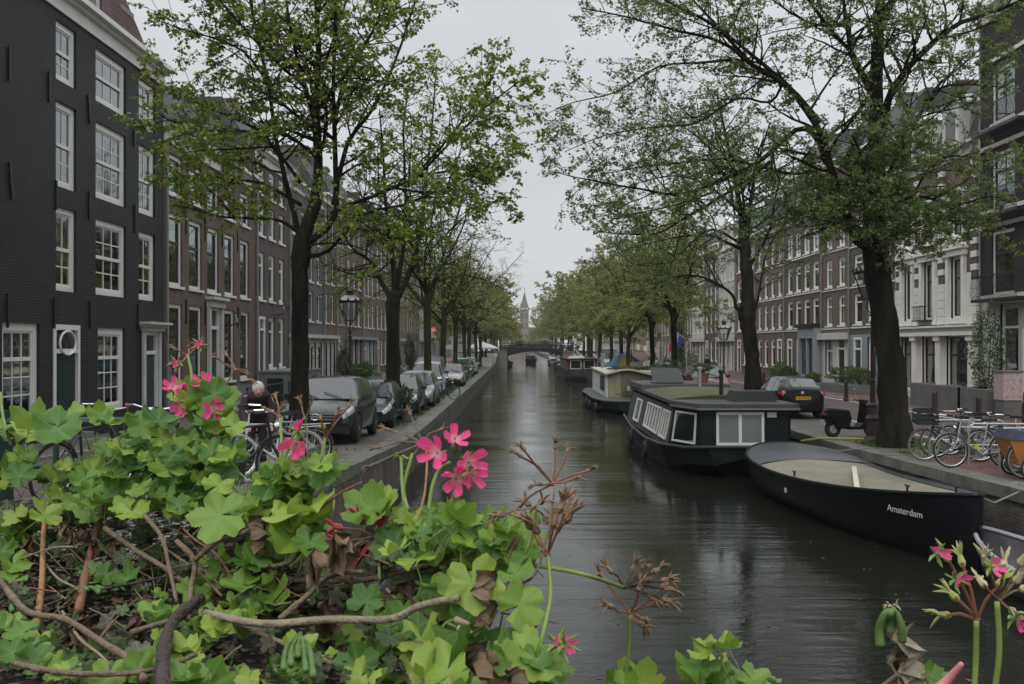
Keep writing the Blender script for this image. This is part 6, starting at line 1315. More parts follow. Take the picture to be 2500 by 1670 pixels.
lm2 = [(QL([(900, 690), (870, 640), (850, 600), (800, 560), (770, 480)], Y2, .5), .11, .02), (QL([(905, 690), (900, 600), (885, 480), (880, 380), (870, 250)], Y2, -.8), .12, .02), (QL([(908, 690), (945, 610), (965, 520), (975, 420), (990, 300), (1000, 150)], Y2, .8), .12, .02), (QL([(905, 680), (925, 560), (930, 440), (925, 300), (940, 180)], Y2, 1.5), .1, .02),
 (QL([(940, 620), (1000, 560), (1060, 500), (1100, 470)], Y2, -1.2), .05, .01), (QL([(965, 520), (1020, 440), (1060, 330), (1080, 260)], Y2, 1.5), .05, .01), (QL([(860, 610), (800, 620), (760, 600)], Y2, -1), .045, .01), (QL([(890, 560), (840, 480), (810, 380)], Y2, -1.5), .05, .01)]
near_tree('forked elm between the dark hatchback and small graphite car, second on the left', tr2[0][0].x, Y2, 22, tr2, lm2, .095, LEAF_L, 9, 1.1, side=1.9, bare=lambda p: .45 if p.z < 7 else .9)
YR = 23.6
def S(x, y, Y=YR): return P(x, y, Y)
trr = [(Vector((S(2188, 1076).x, YR, zr(YR)-.15)), .52), (S(2184, 1010), .37), (S(2172, 870), .315), (S(2152, 735), .30), (S(2135, 612), .32), (S(2135, 500), .25), (S(2140, 380), .20), (S(2138, 200), .16), (S(2148, 30), .12), (S(2150, -120), .10)]
def SL(lst, dY, Y0=YR): n = len(lst)-1; return [P(x, y, Y0+dY*i/n) for i, (x, y) in enumerate(lst)]
lmr = [(SL([(2128, 600), (2095, 590), (2061, 511), (2036, 434), (2010, 347), (1990, 300), (1918, 210), (1836, 158), (1760, 102), (1658, 77), (1530, 41), (1420, 20)], -1.5), .14, .012), (SL([(2000, 300), (1960, 250), (1913, 199), (1796, 102), (1709, 20), (1640, -60)], 1.0, 23), .09, .015),
 (SL([(1785, 146), (1709, 153), (1607, 163), (1504, 225), (1400, 250), (1330, 280)], -.6, 22.6), .04, .006), (SL([(2020, 400), (1990, 330), (1944, 317), (1862, 388), (1760, 439), (1658, 475), (1560, 460), (1440, 440), (1350, 420)], -1.2), .09, .01), (SL([(2040, 440), (1980, 420), (1934, 424), (1862, 409), (1760, 388), (1640, 400), (1555, 409), (1450, 430)], .8), .06, .01),
 (SL([(1880, 395), (1810, 450), (1744, 490), (1658, 541), (1600, 570), (1500, 570), (1453, 560)], -.8, 23), .05, .008), (SL([(2138, 240), (2110, 190), (2082, 143), (2066, 51), (2055, -60)], -.8), .11, .03), (SL([(2110, 190), (2080, 130), (2031, 77), (1974, 0), (1930, -70)], -1.5), .07, .02),
 (SL([(2142, 400), (2169, 245), (2215, 169), (2286, 97), (2347, 56), (2450, 20), (2540, -20)], -1.2), .12, .03), (SL([(2150, 500), (2180, 400), (2271, 240), (2301, 199), (2368, 143), (2420, 90)], .8), .08, .01), (SL([(2260, 250), (2301, 212), (2383, 207), (2460, 215)], .3, 24), .05, .01),
 (SL([(2140, 560), (2180, 500), (2250, 480), (2330, 500), (2420, 480), (2480, 500)], -1.5), .06, .01), (SL([(2140, 640), (2100, 560), (2060, 540), (2010, 560), (1950, 580)], -1.6), .05, .01), (SL([(2135, 520), (2080, 430), (2100, 380), (2080, 330)], -2), .06, .02), (SL([(2150, 590), (2210, 530), (2260, 420), (2330, 380), (2420, 400)], 1.6), .06, .01),
 (SL([(1836, 158), (1740, 60), (1640, 10), (1560, -40)], -1.5, 22.8), .05, .01), (SL([(1913, 199), (1880, 250), (1800, 240), (1700, 300), (1600, 310), (1480, 330), (1380, 370)], -.5, 23.2), .04, .008), (SL([(2148, 60), (2200, -20), (2280, -100)], .8), .08, .02), (SL([(2068, 60), (1990, 60), (1900, 10), (1820, -60)], -1.2, 22.6), .05, .01),
 (SL([(2145, 100), (2120, 60), (2180, 0)], -1.8), .05, .02)]
for k_, (q_, d_) in enumerate((([(2140, 600), (2110, 560), (2050, 540), (2010, 500)], -1.2), ([(2145, 590), (2190, 570), (2240, 560), (2300, 530)], -1.3), ([(2140, 560), (2120, 520), (2090, 470), (2060, 440)], -1.6), ([(2140, 520), (2170, 470), (2200, 420), (2230, 400)], -1.5), ([(2135, 480), (2110, 430), (2120, 380)], -1.7), ([(2135, 600), (2130, 560), (2150, 510)], -1.9), ([(2138, 430), (2180, 380), (2190, 330)], -1.6), ([(2060, 500), (2010, 480), (1960, 500)], -.8), ([(2140, 590), (2160, 540), (2190, 500)], -1.9), ([(2150, 600), (2250, 540), (2330, 540), (2400, 560)], -.9))):
    lmr.append((SL(q_, d_), .035, .008, dict(dens=2.6, start=.15, side=1.15)))
near_tree('huge dark elm with a thick leaning trunk, nearest on the right', trr[0][0].x, YR, 31, trr, lmr, .080, LEAF_R, 13, 1.35, side=1.8, bare=lambda p: .45 if p.x < -4.2 else .05)
Y4 = 37.0
tr4 = [(Vector((S(1840, 900, Y4).x, Y4, zr(Y4)-.1)), .42), (S(1838, 880, Y4), .28), (S(1826, 800, Y4), .27), (S(1823, 765, Y4), .36), (S(1826, 735, Y4), .25), (S(1822, 640, Y4), .22), (S(1815, 560, Y4), .2)]
def S4(lst, dY): n = len(lst)-1; return [P(x, y, Y4+dY*i/n) for i, (x, y) in enumerate(lst)]
lm4 = [(S4([(1817, 600), (1807, 512), (1790, 420), (1770, 320), (1750, 230)], .5), .16, .03), (S4([(1820, 640), (1830, 520), (1850, 400), (1880, 300)], -1), .13, .03), (S4([(1818, 765), (1797, 750), (1788, 719), (1746, 690), (1705, 674), (1657, 674), (1609, 690), (1560, 700)], -1), .09, .01), (S4([(1835, 775), (1848, 740), (1855, 703), (1868, 630), (1890, 579), (1920, 540)], .6), .07, .02),
 (S4([(1818, 610), (1770, 590), (1737, 575), (1680, 575), (1625, 585), (1560, 600), (1500, 620)], 1.5), .08, .01), (S4([(1815, 600), (1740, 560), (1680, 600), (1641, 639), (1560, 650)], -1.8), .07, .01), (S4([(1807, 520), (1740, 460), (1660, 430), (1580, 440), (1500, 470)], -.8), .07, .01), (S4([(1790, 430), (1720, 350), (1650, 300), (1580, 290)], 1.4), .06, .01), (S4([(1822, 560), (1800, 420), (1720, 330), (1700, 240)], 1.8), .07, .015), (S4([(1830, 650), (1880, 560), (1900, 450), (1960, 400)], 2), .07, .015), (S4([(1740, 470), (1650, 500), (1560, 520), (1480, 540)], -1.4), .05, .01)]
near_tree('dark knobbly elm with arching boughs behind the black houseboat, second on the right', tr4[0][0].x, Y4, 41, tr4, lm4, .105, LEAF_R, 9, 1.2, side=2.0, bare=lambda p: .25)
# generic canal elms
def proto_tree(seed, h=12.5, nl=5, leaf=.12, trunk_h=4.2, lmat=LEAF_Y, spread=1.0, dens=.8, toward=0.0, bare=None, bark=BARK2, label='x'):
    root = thing('elm_tree', (0, 0, 0), 0, label, 'tree'); t = Tree(seed, leaf); t.nl = nl; r = t.r; t.bare = bare
    t.b.tube([(0, 0, -.1), (.02, 0, .4), (r.uniform(-.1, .1), 0, trunk_h*.5), (0, r.uniform(-.1, .1), trunk_h), (0, 0, trunk_h+1)], [.30, .21, .18, .19, .12], 10)
    for i in range(9):
        a = 2*math.pi*i/9+r.uniform(-.3, .3); el = R(r.uniform(38, 76)) if i else R(88); L = (h-trunk_h)*r.uniform(.7, .95)*(1 if i else 1.05)
        d0 = Vector((math.cos(a)*math.cos(el)*spread+toward, math.sin(a)*math.cos(el)*spread, math.sin(el))); p = Vector((0, 0, trunk_h+r.uniform(-.6, .8))); pts = [p]
        for k in range(4): d0 = (d0+t.rv()*.15+Vector((0, 0, .06))).normalized(); p = p+d0*L/4; pts.append(p)
        t.limb(pts, .085, .015, dens=dens, start=.2, side=1.9, n=6)
    for i in range(5):
        a = 2*math.pi*i/5+r.uniform(-.4, .4); p = Vector((0, 0, trunk_h+r.uniform(.4, 1.4))); pts = [p, p+Vector((math.cos(a)*1.5, math.sin(a)*1.5, .5)), p+Vector((math.cos(a)*3.0, math.sin(a)*3.0, .2)), p+Vector((math.cos(a)*4.1*spread, math.sin(a)*4.1*spread, -.4))]
        t.limb(pts, .05, .012, dens=dens, start=.25, side=1.3, n=5)
    return t.finish(root, lmat, bark)
pA = proto_tree(101, 12.5, 6, .12, 4.4, LEAF_L, bare=lambda p: .86 if p.z < 8.5 else .985); pB = proto_tree(102, 11.5, 6, .14, 4.0, LEAF_Y, bare=lambda p: .66 if p.z < 8 else .94, spread=1.15)
pC = proto_tree(103, 12.5, 9, .17, 3.8, LEAF_Y, spread=1.2, dens=.85); pD = proto_tree(104, 12.5, 8, .16, 3.8, LEAF_Y, spread=1.1, dens=.85); pE = proto_tree(105, 12.0, 13, .14, 3.8, LEAF_Y, bare=lambda p: .45, spread=1.0, bark=BARK)
def put(p, x, y, rz, label, sc=1, first=False):
    o = p if first else copy_tree(p); K = ZK if x < 0 else ZR; o.location = (x, y, zl(y, K)); o.rotation_euler = (0, 0, R(rz)); o.scale = (sc,)*3; o['label'] = label; return o
put(pA, -4.3, 45.2, 0, 'sparse elm with a mossy forked trunk before the white van, third on the left', 1, True); 
lt = [(58.0, pB, 1.0), (70.5, pA, .98), (80, pB, .95), (90, pB, 1.02), (101, pC, .95), (111, pC, 1.0), (121, pD, .9), (131, pC, .95), (160, pC, 1), (174, pD, 1), (190, pC, 1.05), (208, pD, 1.05), (230, pC, 1.1), (255, pD, 1.1)]
for i, (y, p, sc) in enumerate(lt): put(p, -4.4+rnd(-.2, .2), y, rnd(0, 360), 'left row elm, %s behind the sparse one by the white van' % (ordn+['thirteenth', 'fourteenth'])[i].replace('nearest', 'first'), sc, p is pB and i == 0 or (p is pC and i == 4) or (p is pD and i == 6))
put(pE, 9.3, 56, 0, 'slim light barked elm beside the bushes above the beige houseboat, third on the right', 1.0, True)
rt = [(66, pE, .95), (75.5, pD, .9), (84, pC, .95), (93, pD, .95), (103, pC, .95), (114, pC, 1.05), (124, pD, 1.0), (134, pC, 1.05), (160, pC, 1.15), (172, pD, 1.1), (186, pC, 1.15), (202, pD, 1.15), (220, pC, 1.15), (240, pD, 1.2), (262, pC, 1.2)]
for i, (y, p, sc) in enumerate(rt): put(p, 9.2+rnd(-.3, .3), y, rnd(0, 360), 'yellow green right row elm, %s beyond the slim light barked one' % (ordn+['thirteenth', 'fourteenth', 'fifteenth'])[i].replace('nearest', 'first'), sc)
farwood = proto_tree(106, 12.5, 7, .22, 3, LEAF_Y, spread=1.2, dens=.6, label='broad tree closing the end of the canal below the church tower, leftmost')
put(farwood, -2, 330, 0, farwood['label'], .75, True)
for k, (x, y) in enumerate([(6, 345), (14, 335), (-10, 320), (22, 350)]): put(farwood, x, y, 70*k, 'broad tree closing the end of the canal, %s from the left' % ['third', 'fourth', 'first', 'fifth'][k], .7)

# ================================================================= SHRUBS, IVY, WEEDS
SHR = leaf_mat('shrub_leaves', [(0, (.025, .055, .015)), (.6, (.05, .095, .02)), (1, (.09, .13, .03))], .25); SHB = leaf_mat('bright_shrub_leaves', [(0, (.04, .10, .02)), (1, (.09, .17, .03))], .25)
TERRA = M('terracotta', (.24, .10, .055), .8, .15, 4); POTG = M('grey_planter', (.13, .135, .14), .8, .15, 3)
def shrub(label, x, y, w, h, mat=SHR, pot=None, n=500, leaf=.07, z=None, name='shrub', d=None, cat='plant', seed=0):
    K = ZK if x < 0 else ZR; z = (zl(y, K)+.03) if z is None else z; t = thing(name, (x, y, z), 0, label, cat); g = np.random.default_rng(int(abs(x*13+y*7))+seed); d = d or w; pz = 0
    if pot == 'box': pz = .5; MB().box(-w*.55, w*.55, -d*.5, d*.5, 0, pz).build('planter', POTG, t)
    elif pot: pz = .38; MB().lathe([(.14, 0), (.22, pz-.05), (.24, pz-.05), (.24, pz), (.18, pz-.02)], 12).build('pot', TERRA if pot == 'terra' else POTG, t)
    n = int(n*2.6); v = g.normal(0, 1, (n, 3)); v /= np.linalg.norm(v, axis=1)[:, None]; r = g.uniform(.35, 1, n)**.5; lump = 1+.25*np.sin(v[:, 0]*5+x)*np.cos(v[:, 2]*6+y)
    c = v*(r*lump)[:, None]*np.array([w/2, d/2, h/2])+np.array([0, 0, pz+h/2])
    a = g.normal(0, 1, (n, 3)); a /= np.linalg.norm(a, axis=1)[:, None]; b_ = np.cross(a, g.normal(0, 1, (n, 3))); b_ /= np.linalg.norm(b_, axis=1)[:, None]; L = leaf*1.25*g.uniform(.6, 1.3, (n, 1))
    V = np.stack([c-a*L*.5, c+b_*L*.3, c+a*L*.5, c-b_*L*.3], 1).reshape(-1, 3); tag(obj('foliage', np_mesh('foliage', V, np.arange(4*n).reshape(n, 4), mat), t), kind='stuff')
    b = MB()
    for k in range(7): a_ = 2*math.pi*k/7; b.tube([(0, 0, pz*.9), (.15*w*math.cos(a_), .15*w*math.sin(a_), pz+h*.4), (.32*w*math.cos(a_), .32*d*math.sin(a_), pz+h*.8)], [.02, .012, .006], 4, False)
    b.build('stems', TWIG, t); return t
shrub('bright green bushy shrub in a dark tub behind the dark hatchback', -9.9, 60, 1.9, 1.1, SHB, 'pot', 900, .09); shrub('brownish climbing shrub left of the street lantern by the shopfront', -10.9, 59.5, 1.0, 2.6, SHR, None, 700, .08)
shrub('tall narrow conifer against the taupe and sand houses', -9.4, 83, 1.1, 3.0, SHR, 'pot', 900, .10, name='conifer'); shrub('bush on a doorstep left of the second left tree', -9.8, 76, 1.4, 1.2, SHR, 'pot', 500)
shrub('potted shrub standing on the cobbles before the small graphite car', -3.75, 31.8, .55, .85, SHR, 'pot', 260, .06)
for i, (x, y, w, h, l) in enumerate([(-3.9, 62, 1.3, 1.2, 'first'), (-3.8, 66, 1.2, 1.5, 'second'), (-3.9, 73.5, 1.4, 1.6, 'third'), (-3.8, 40.5, .9, .55, 'low leafy'), (-4.0, 87, 1.4, 1.5, 'fourth')]): shrub('%s weedy bush on the left quay edge counted from the sparse elm' % l, x, y, w, h, SHR, None, 450, .08, d=w*1.5)
for i, (x, y, w, h, p, l) in enumerate([(17.9, 49.2, 1.8, .9, 'box', 'grey planter box with a round bush, right of the black car'), (17.9, 51.6, 1.8, .9, 'box', 'grey planter box with a round bush, further behind the black car'), (16.9, 53.8, .9, .6, 'terra', 'terracotta pot with a bright green bush right of the black car roof'), (16.6, 57.5, 1.2, .9, 'pot', 'bush left of the black car by the stoop'), (17.2, 61.5, 1.5, 1.1, 'pot', 'round bush in front of the archway house'), (18.6, 37.2, 1.4, 4.2, None, 'leafy climbing bush beside the entrance at the right edge'), (18.3, 34.4, 1.6, .9, None, 'green plants at the foot of the dark house at the right edge'), (13.6, 74, 1.6, 2.2, None, 'loose shrub before the white shopfront on the right')]):
    shrub(l, x, y, w, h, SHB if i in (2, 4) else SHR, p, 600 if h < 3 else 1100, .08)
shrub('dark bush above the beige houseboat at the foot of the slim elm', 8.9, 55, 2.6, 1.7, SHR, None, 1500, .08, d=2); shrub('clay pot with a dark plant on the roof of the black houseboat', 6.85, 34.6, .75, .38, SHR, 'terra', 320, .05, z=2.17)
shrub('green weeds on the bow deck of the beige houseboat', 6.3, 50.6, 1.6, .5, SHB, None, 400, .06, z=.66, d=.7)
b_ = tag(shrub('long mossy grass on the roof edge of the beige houseboat', 6.6, 52.6, 2.9, .22, leaf_mat('roof_grass', [(0, (.06, .08, .02)), (1, (.13, .14, .04))], .2), None, 1600, .09, z=2.16, d=1.4, name='roof_grass', cat='grass'))
iv = thing('ivy', (19.45, 112, 1.0), 0, 'tall bright green ivy column climbing a facade on the right', 'plant'); g = np.random.default_rng(9); n = 2600; c = np.stack([g.uniform(-.55, 0, n), g.normal(0, 1.9, n)*(.6+.4*np.sin(g.uniform(0, 9, n))), g.uniform(0, 8, n)], 1); aa = g.normal(0, .11, (n, 4, 3)); tag(obj('foliage', np_mesh('foliage', (c[:, None, :]+aa).reshape(-1, 3), np.arange(4*n).reshape(n, 4), IVY), iv), kind='stuff'); MB().tube([(-.05, 0, 0), (-.05, .3, 4), (-.05, 0, 7.5)], .06, 6).build('stem', BARK, iv)
GRS = leaf_mat('grass_blades', [(0, (.04, .07, .015)), (1, (.09, .15, .03))], .2)
def grass(label, xr, yr, n, h=.10, seed=0):
    g = np.random.default_rng(seed); x = g.uniform(*xr, n); y = g.uniform(*yr, n); keep = np.sin(x*3.1+seed)+np.sin(y*2.3+x)+g.normal(0, .5, n) > .1; x, y = x[keep], y[keep]; n = len(x)
    z = np.array([zl(v, ZK if xr[0] < 0 else ZR) for v in y]); d = g.normal(0, .35, (n, 2))*h; hh = h*g.uniform(.4, 1.3, n); w = .012
    V = np.stack([np.stack([x-w, y, z], 1), np.stack([x+w, y, z], 1), np.stack([x+d[:, 0]+w*.3, y+d[:, 1], z+hh], 1), np.stack([x+d[:, 0]-w*.3, y+d[:, 1], z+hh], 1)], 1).reshape(-1, 3)
    tag(obj('grass', np_mesh('grass', V, np.arange(4*n).reshape(n, 4), GRS)), label, 'grass', kind='stuff')
grass('short grass and moss round the foot of the big right trunk', (8.9, 10.9), (21.6, 25.4), 7000, .11, 1); grass('weeds along the left quay edge', (-4.4, -3.5), (30, 75), 9000, .13, 2); grass('weeds between the bicycles on the left', (-5.2, -3.6), (10.5, 21), 6000, .10, 3)
litter('fallen_leaves', lambda g: (lambda y: (g.uniform(-5.6, -3.3), y, zl(y)))(g.uniform(11, 40)), 1800, .035, LITTER, 'scattered fallen leaves on the left quay', 'leaves', None, 7)
litter('fallen_leaves', lambda g: (lambda y: (g.uniform(8.5, 13), y, zr(y)+.012))(g.uniform(15, 34)), 1500, .035, LITTER, 'scattered fallen leaves on the right quay', 'leaves', None, 8)
litter('floating_leaves', lambda g: (g.uniform(-2, 6.5), 9+g.exponential(9), .002), 60, .035, LITTER, 'few yellow leaves floating on the canal', 'leaves', None, 9)

# ---- thin damp air over the whole canal
hz = nodes_of('damp_air'); hm, ht, hb_, ho_ = hz; ht.nodes.remove(hb_); pv = ht.nodes.new('ShaderNodeVolumePrincipled'); pv.inputs['Color'].default_value = (.93, .95, .97, 1); pv.inputs['Density'].default_value = .00028; pv.inputs['Anisotropy'].default_value = .2; ht.links.new(pv.outputs[0], ho_.inputs['Volume'])
tag(MB().box(-320, 320, -70, 920, -2.5, 48).build('haze', hm), kind='stuff')
# ================================================================= FOREGROUND PLANTERS
def ger_mat(name, c_dark, c_mid, c_yel, trans=.34):
    m, t, b, o = nodes_of(name); N = t.nodes.new; L = t.links.new
    oi = N('ShaderNodeObjectInfo'); rp = N('ShaderNodeValToRGB'); e = rp.color_ramp.elements; e[0].color = (*c_dark, 1); e[1].color = (*c_yel, 1); x = e.new(.6); x.color = (*c_mid, 1); L(oi.outputs['Random'], rp.inputs[0])
    at = N('ShaderNodeAttribute'); at.attribute_name = 'lf'; sp = N('ShaderNodeSeparateColor'); L(at.outputs['Color'], sp.inputs[0])
    c = N('ShaderNodeTexCoord'); n = N('ShaderNodeTexNoise'); n.inputs['Scale'].default_value = 45; n.inputs['Detail'].default_value = 4; L(c.outputs['Object'], n.inputs['Vector'])
    r = N('ShaderNodeMapRange'); r.inputs['From Min'].default_value = .3; r.inputs['From Max'].default_value = .7; r.inputs['To Min'].default_value = .78; r.inputs['To Max'].default_value = 1.2; L(n.outputs['Fac'], r.inputs['Value'])
    s = N('ShaderNodeVectorMath'); s.operation = 'SCALE'; L(rp.outputs[0], s.inputs[0]); L(r.outputs[0], s.inputs['Scale'])
    m1 = N('ShaderNodeMix'); m1.data_type = 'RGBA'; m1.inputs[7].default_value = (.24, .36, .13, 1); v = N('ShaderNodeMath'); v.operation = 'MULTIPLY'; v.inputs[1].default_value = .5; L(sp.outputs[1], v.inputs[0]); L(v.outputs[0], m1.inputs[0]); L(s.outputs[0], m1.inputs[6])
    m2 = N('ShaderNodeMix'); m2.data_type = 'RGBA'; m2.inputs[7].default_value = (.34, .30, .08, 1); v2 = N('ShaderNodeMath'); v2.operation = 'MULTIPLY'; v2.inputs[1].default_value = .6; L(sp.outputs[0], v2.inputs[0]); L(v2.outputs[0], m2.inputs[0]); L(m1.outputs[2], m2.inputs[6])
    sp2 = N('ShaderNodeTexNoise'); sp2.inputs['Scale'].default_value = 110; L(c.outputs['Object'], sp2.inputs['Vector']); th = N('ShaderNodeMath'); th.operation = 'GREATER_THAN'; th.inputs[1].default_value = .73; L(sp2.outputs['Fac'], th.inputs[0])
    m3 = N('ShaderNodeMix'); m3.data_type = 'RGBA'; m3.inputs[7].default_value = (.08, .06, .02, 1); L(th.outputs[0], m3.inputs[0]); L(m2.outputs[2], m3.inputs[6])
    L(m3.outputs[2], b.inputs['Base Color']); b.inputs['Roughness'].default_value = .4; b.inputs['Specular IOR Level'].default_value = .5
    bp = N('ShaderNodeBump'); bp.inputs['Strength'].default_value = .35; bp.inputs['Distance'].default_value = .002; L(n.outputs['Fac'], bp.inputs['Height']); L(bp.outputs[0], b.inputs['Normal'])
    tr = N('ShaderNodeBsdfTranslucent'); L(m3.outputs[2], tr.inputs[0]); ms = N('ShaderNodeMixShader'); ms.inputs[0].default_value = trans; L(b.outputs[0], ms.inputs[1]); L(tr.outputs[0], ms.inputs[2]); L(ms.outputs[0], o.inputs[0]); return m
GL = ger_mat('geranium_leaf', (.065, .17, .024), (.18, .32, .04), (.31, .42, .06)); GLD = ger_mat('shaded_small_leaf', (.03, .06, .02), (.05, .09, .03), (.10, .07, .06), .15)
GST = M('green_stalk', (.17, .24, .06), .55, .2, 30); GSR = M('reddish_stalk', (.20, .085, .05), .55, .3, 30); WOOD = M('woody_stem', (.17, .125, .085), .8, .35, 25, .6, 120); WOODD = M('dark_woody_stem', (.06, .045, .035), .85, .4, 30, .8, 120)
PINK = M('pink_petal', (.85, .12, .31), .55, .15, 40); DRY = M('dried_flower', (.20, .13, .08), .85, .4, 60, .4, 150); DRYL = M('dried_leaf', (.28, .20, .12), .85, .35, 30, .6, 90); SOIL = M('dark_soil', (.018, .013, .010), .95, .6, 30, 1.0, 60)
def leaf_mesh(seed, lobes=5, deep=.2, fold=1.0, mat=GL, stalk=True):
    r = random.Random(seed); n = 54; fr = [.0, .3, .6, .82, .96, 1.0]; vs = [(0, 0, 0)]; col = [(0, .6)]; a0 = R(168)
    ph = r.uniform(0, 6); cup = r.uniform(-.10, .22)*fold; asym = r.uniform(-.12, .12)
    for q in fr[1:]:
        for k in range(n):
            a = -a0+2*a0*k/(n-1); lob = abs(math.cos(lobes*a/2*(180/168.)*1.0)); Rr = (1-deep)+deep*lob**.7+.045*math.cos(lobes*3*a)*q
            Rr *= (1+asym*math.sin(a))*(1-.10*abs(a)/a0); rad = q*Rr; x, y = rad*math.cos(a), rad*math.sin(a)
            z = cup*rad*rad+.13*fold*(q**1.5)*math.cos(lobes*a+.3)*.5+.07*fold*q*q*math.sin(3*a+ph)+.035*q**3*math.sin(11*a+ph*2)+.10*fold*abs(y)*.9
            vs.append((x, y, z)); vein = max(0, 1-abs(math.sin(lobes*a/2*1.0))*9*q)*(1-q*.3); col.append((1.0 if q > .97 else 0, vein))
    fs = [(0, 1+k, 2+k) for k in range(n-1)]
    for i in range(len(fr)-2): fs += [(1+i*n+k, 1+(i+1)*n+k, 1+(i+1)*n+k+1, 1+i*n+k+1) for k in range(n-1)]
    b = MB(); b.add(vs, fs); b.mi = 1; nv = len(vs)
    if stalk: b.tube([(0, 0, .0), (-.06, .02, -.25), (-.25, r.uniform(-.2, .2), -.8), (-.5, r.uniform(-.4, .4), -1.5)], [.03, .03, .032, .036], 5)
    me = b.mesh('leaf', [mat, GST], True); ca = me.color_attributes.new('lf', 'FLOAT_COLOR', 'POINT')
    for i in range(len(me.vertices)): c = col[i] if i < nv else (0, 0); ca.data[i].color = (c[0], c[1], 0, 1)
    return me
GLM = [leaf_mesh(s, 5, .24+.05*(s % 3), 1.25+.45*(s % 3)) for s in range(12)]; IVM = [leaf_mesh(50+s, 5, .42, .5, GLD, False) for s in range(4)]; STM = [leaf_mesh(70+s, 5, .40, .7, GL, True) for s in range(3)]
CAMV = Vector((0, 0, EYE)); RG = random.Random(77)
def depth(x, y):
    if x >= 1400: return 1.0
    d = max(.80, 1.06+.42*(1-x/1200)-.24*(y-930)/640)
    return min(d, 712/(1.0652*y-842)) if x < 1000 and y > 1200 else d      # stay above the planter soil
def orient(o, nrm, spin):
    nrm = nrm.normalized(); u = nrm.orthogonal().normalized(); q = Matrix.Rotation(spin, 3, nrm); u = q @ u; w = nrm.cross(u); m = Matrix((u, w, nrm)).transposed(); o.rotation_euler = m.to_euler()
def add_leaf(root, x, y, size, up=.55, meshes=GLM, dd=0, jit=.5, spin=None, name='leaf'):
    p = Q(x, y, depth(x, y)+dd); tocam = (CAMV-p).normalized(); n = tocam*(1-up)+Vector((0, 0, 1))*up+Vector((RG.uniform(-1, 1), RG.uniform(-1, 1), RG.uniform(-.6, .6)))*jit
    o = obj(name, RG.choice(meshes), root, p-root.location, (0, 0, 0), size); orient(o, n, spin if spin is not None else RG.uniform(0, 6.28)); return o
def plant(label, x, y, d=0, name='geranium'): return thing(name, Q(x, y, depth(x, y)+d), 0, label, 'plant')
def patch_(root, lst, size=.0225, up=.62):
    for cx, cy, rx, ry, n, *o in lst:
        s = o[0] if o else size; k = 0
        for i in range(int(n*1.75)):
            a = RG.uniform(0, 6.28); r = math.sqrt((i+.5)/(n*1.75)); add_leaf(root, cx+rx*r*math.cos(a), cy+ry*r*math.sin(a), s*RG.choice((.62, .75, .85, 1.0, 1.12)), up, dd=RG.uniform(-.05, .09))
def stem(root, pts, r0, r1=None, mat=WOOD, dd=0, name='stem', n=7):
    if mat in (WOOD, WOODD, GSR) or 'woody' in mat.name or 'orange' in mat.name: r0 *= .78; r1 = r1 and r1*.78
    P_ = [Q(x, y, depth(x, y)+dd+RG.uniform(-.006, .006))-root.location for x, y in pts]; m = len(P_); out = []
    for i in range(m-1):
        a, b_, c_, d = P_[max(0, i-1)], P_[i], P_[i+1], P_[min(m-1, i+2)]
        for k in range(5): t = k/5; out.append(.5*((2*b_)+(c_-a)*t+(2*a-5*b_+4*c_-d)*t*t+(3*b_-a-3*c_+d)*t**3))
    out.append(P_[-1]); M_ = len(out); r1 = r1 or r0*.6
    rr = [(r0+(r1-r0)*i/(M_-1))*(1.22 if (mat in (WOOD, WOODD, GSR) and i % 7 == 3) else 1) for i in range(M_)]
    return MB().tube(out, rr, n).build(name, mat, root, smooth=True)
def petal_mesh(seed, w=.5):
    r = random.Random(seed); b = MB(); rows = []
    for i in range(8):
        t = i/7; hw = w*(.10+.9*math.sin(math.pi*min(1, t**.8*.62+.0)))*(1 if t < .85 else (1-(t-.85)*1.6)) ; bend = r.uniform(-.05, .05)
        rows.append([(t, hw*u*.5*(1 if i else .6), .28*t*t-.05*t+.10*u*u*t+.04*math.sin(5*u+seed)*t) for u in (-1, -.6, -.2, .2, .6, 1)])
    n = 6; b.add([p for q in rows for p in q], [(i*n+j, (i+1)*n+j, (i+1)*n+j+1, i*n+j+1) for i in range(7) for j in range(n-1)]); return b.mesh('petal', PINK, True)
def petal_mat():
    m = PINK; t = m.node_tree; N = t.nodes.new; L = t.links.new; b = t.nodes['Principled BSDF']; c = N('ShaderNodeTexCoord'); s = N('ShaderNodeSeparateXYZ'); L(c.outputs['Object'], s.inputs[0]); rp = N('ShaderNodeValToRGB'); e = rp.color_ramp.elements
    e[0].position = .05; e[0].color = (.85, .55, .62, 1); e[1].position = .42; e[1].color = (.88, .10, .27, 1); x = e.new(1); x.color = (.92, .10, .36, 1)
    L(s.outputs['X'], rp.inputs[0])
    w = N('ShaderNodeTexNoise'); w.inputs['Scale'].default_value = 3; mp = N('ShaderNodeMapping'); mp.inputs['Scale'].default_value = (1, 14, 1); L(c.outputs['Object'], mp.inputs[0]); L(mp.outputs[0], w.inputs['Vector'])
    r = N('ShaderNodeMapRange'); r.inputs['From Min'].default_value = .3; r.inputs['From Max'].default_value = .7; r.inputs['To Min'].default_value = .8; r.inputs['To Max'].default_value = 1.12; L(w.outputs['Fac'], r.inputs['Value']); v = N('ShaderNodeVectorMath'); v.operation = 'SCALE'; L(rp.outputs[0], v.inputs[0]); L(r.outputs[0], v.inputs['Scale']); L(v.outputs[0], b.inputs['Base Color'])
    tr = N('ShaderNodeBsdfTranslucent'); L(v.outputs[0], tr.inputs[0]); ms = N('ShaderNodeMixShader'); ms.inputs[0].default_value = .35; L(b.outputs[0], ms.inputs[1]); L(tr.outputs[0], ms.inputs[2]); L(ms.outputs[0], t.nodes['Material Output'].inputs[0])
petal_mat(); PM = [petal_mesh(i, .42+.05*i) for i in range(4)]
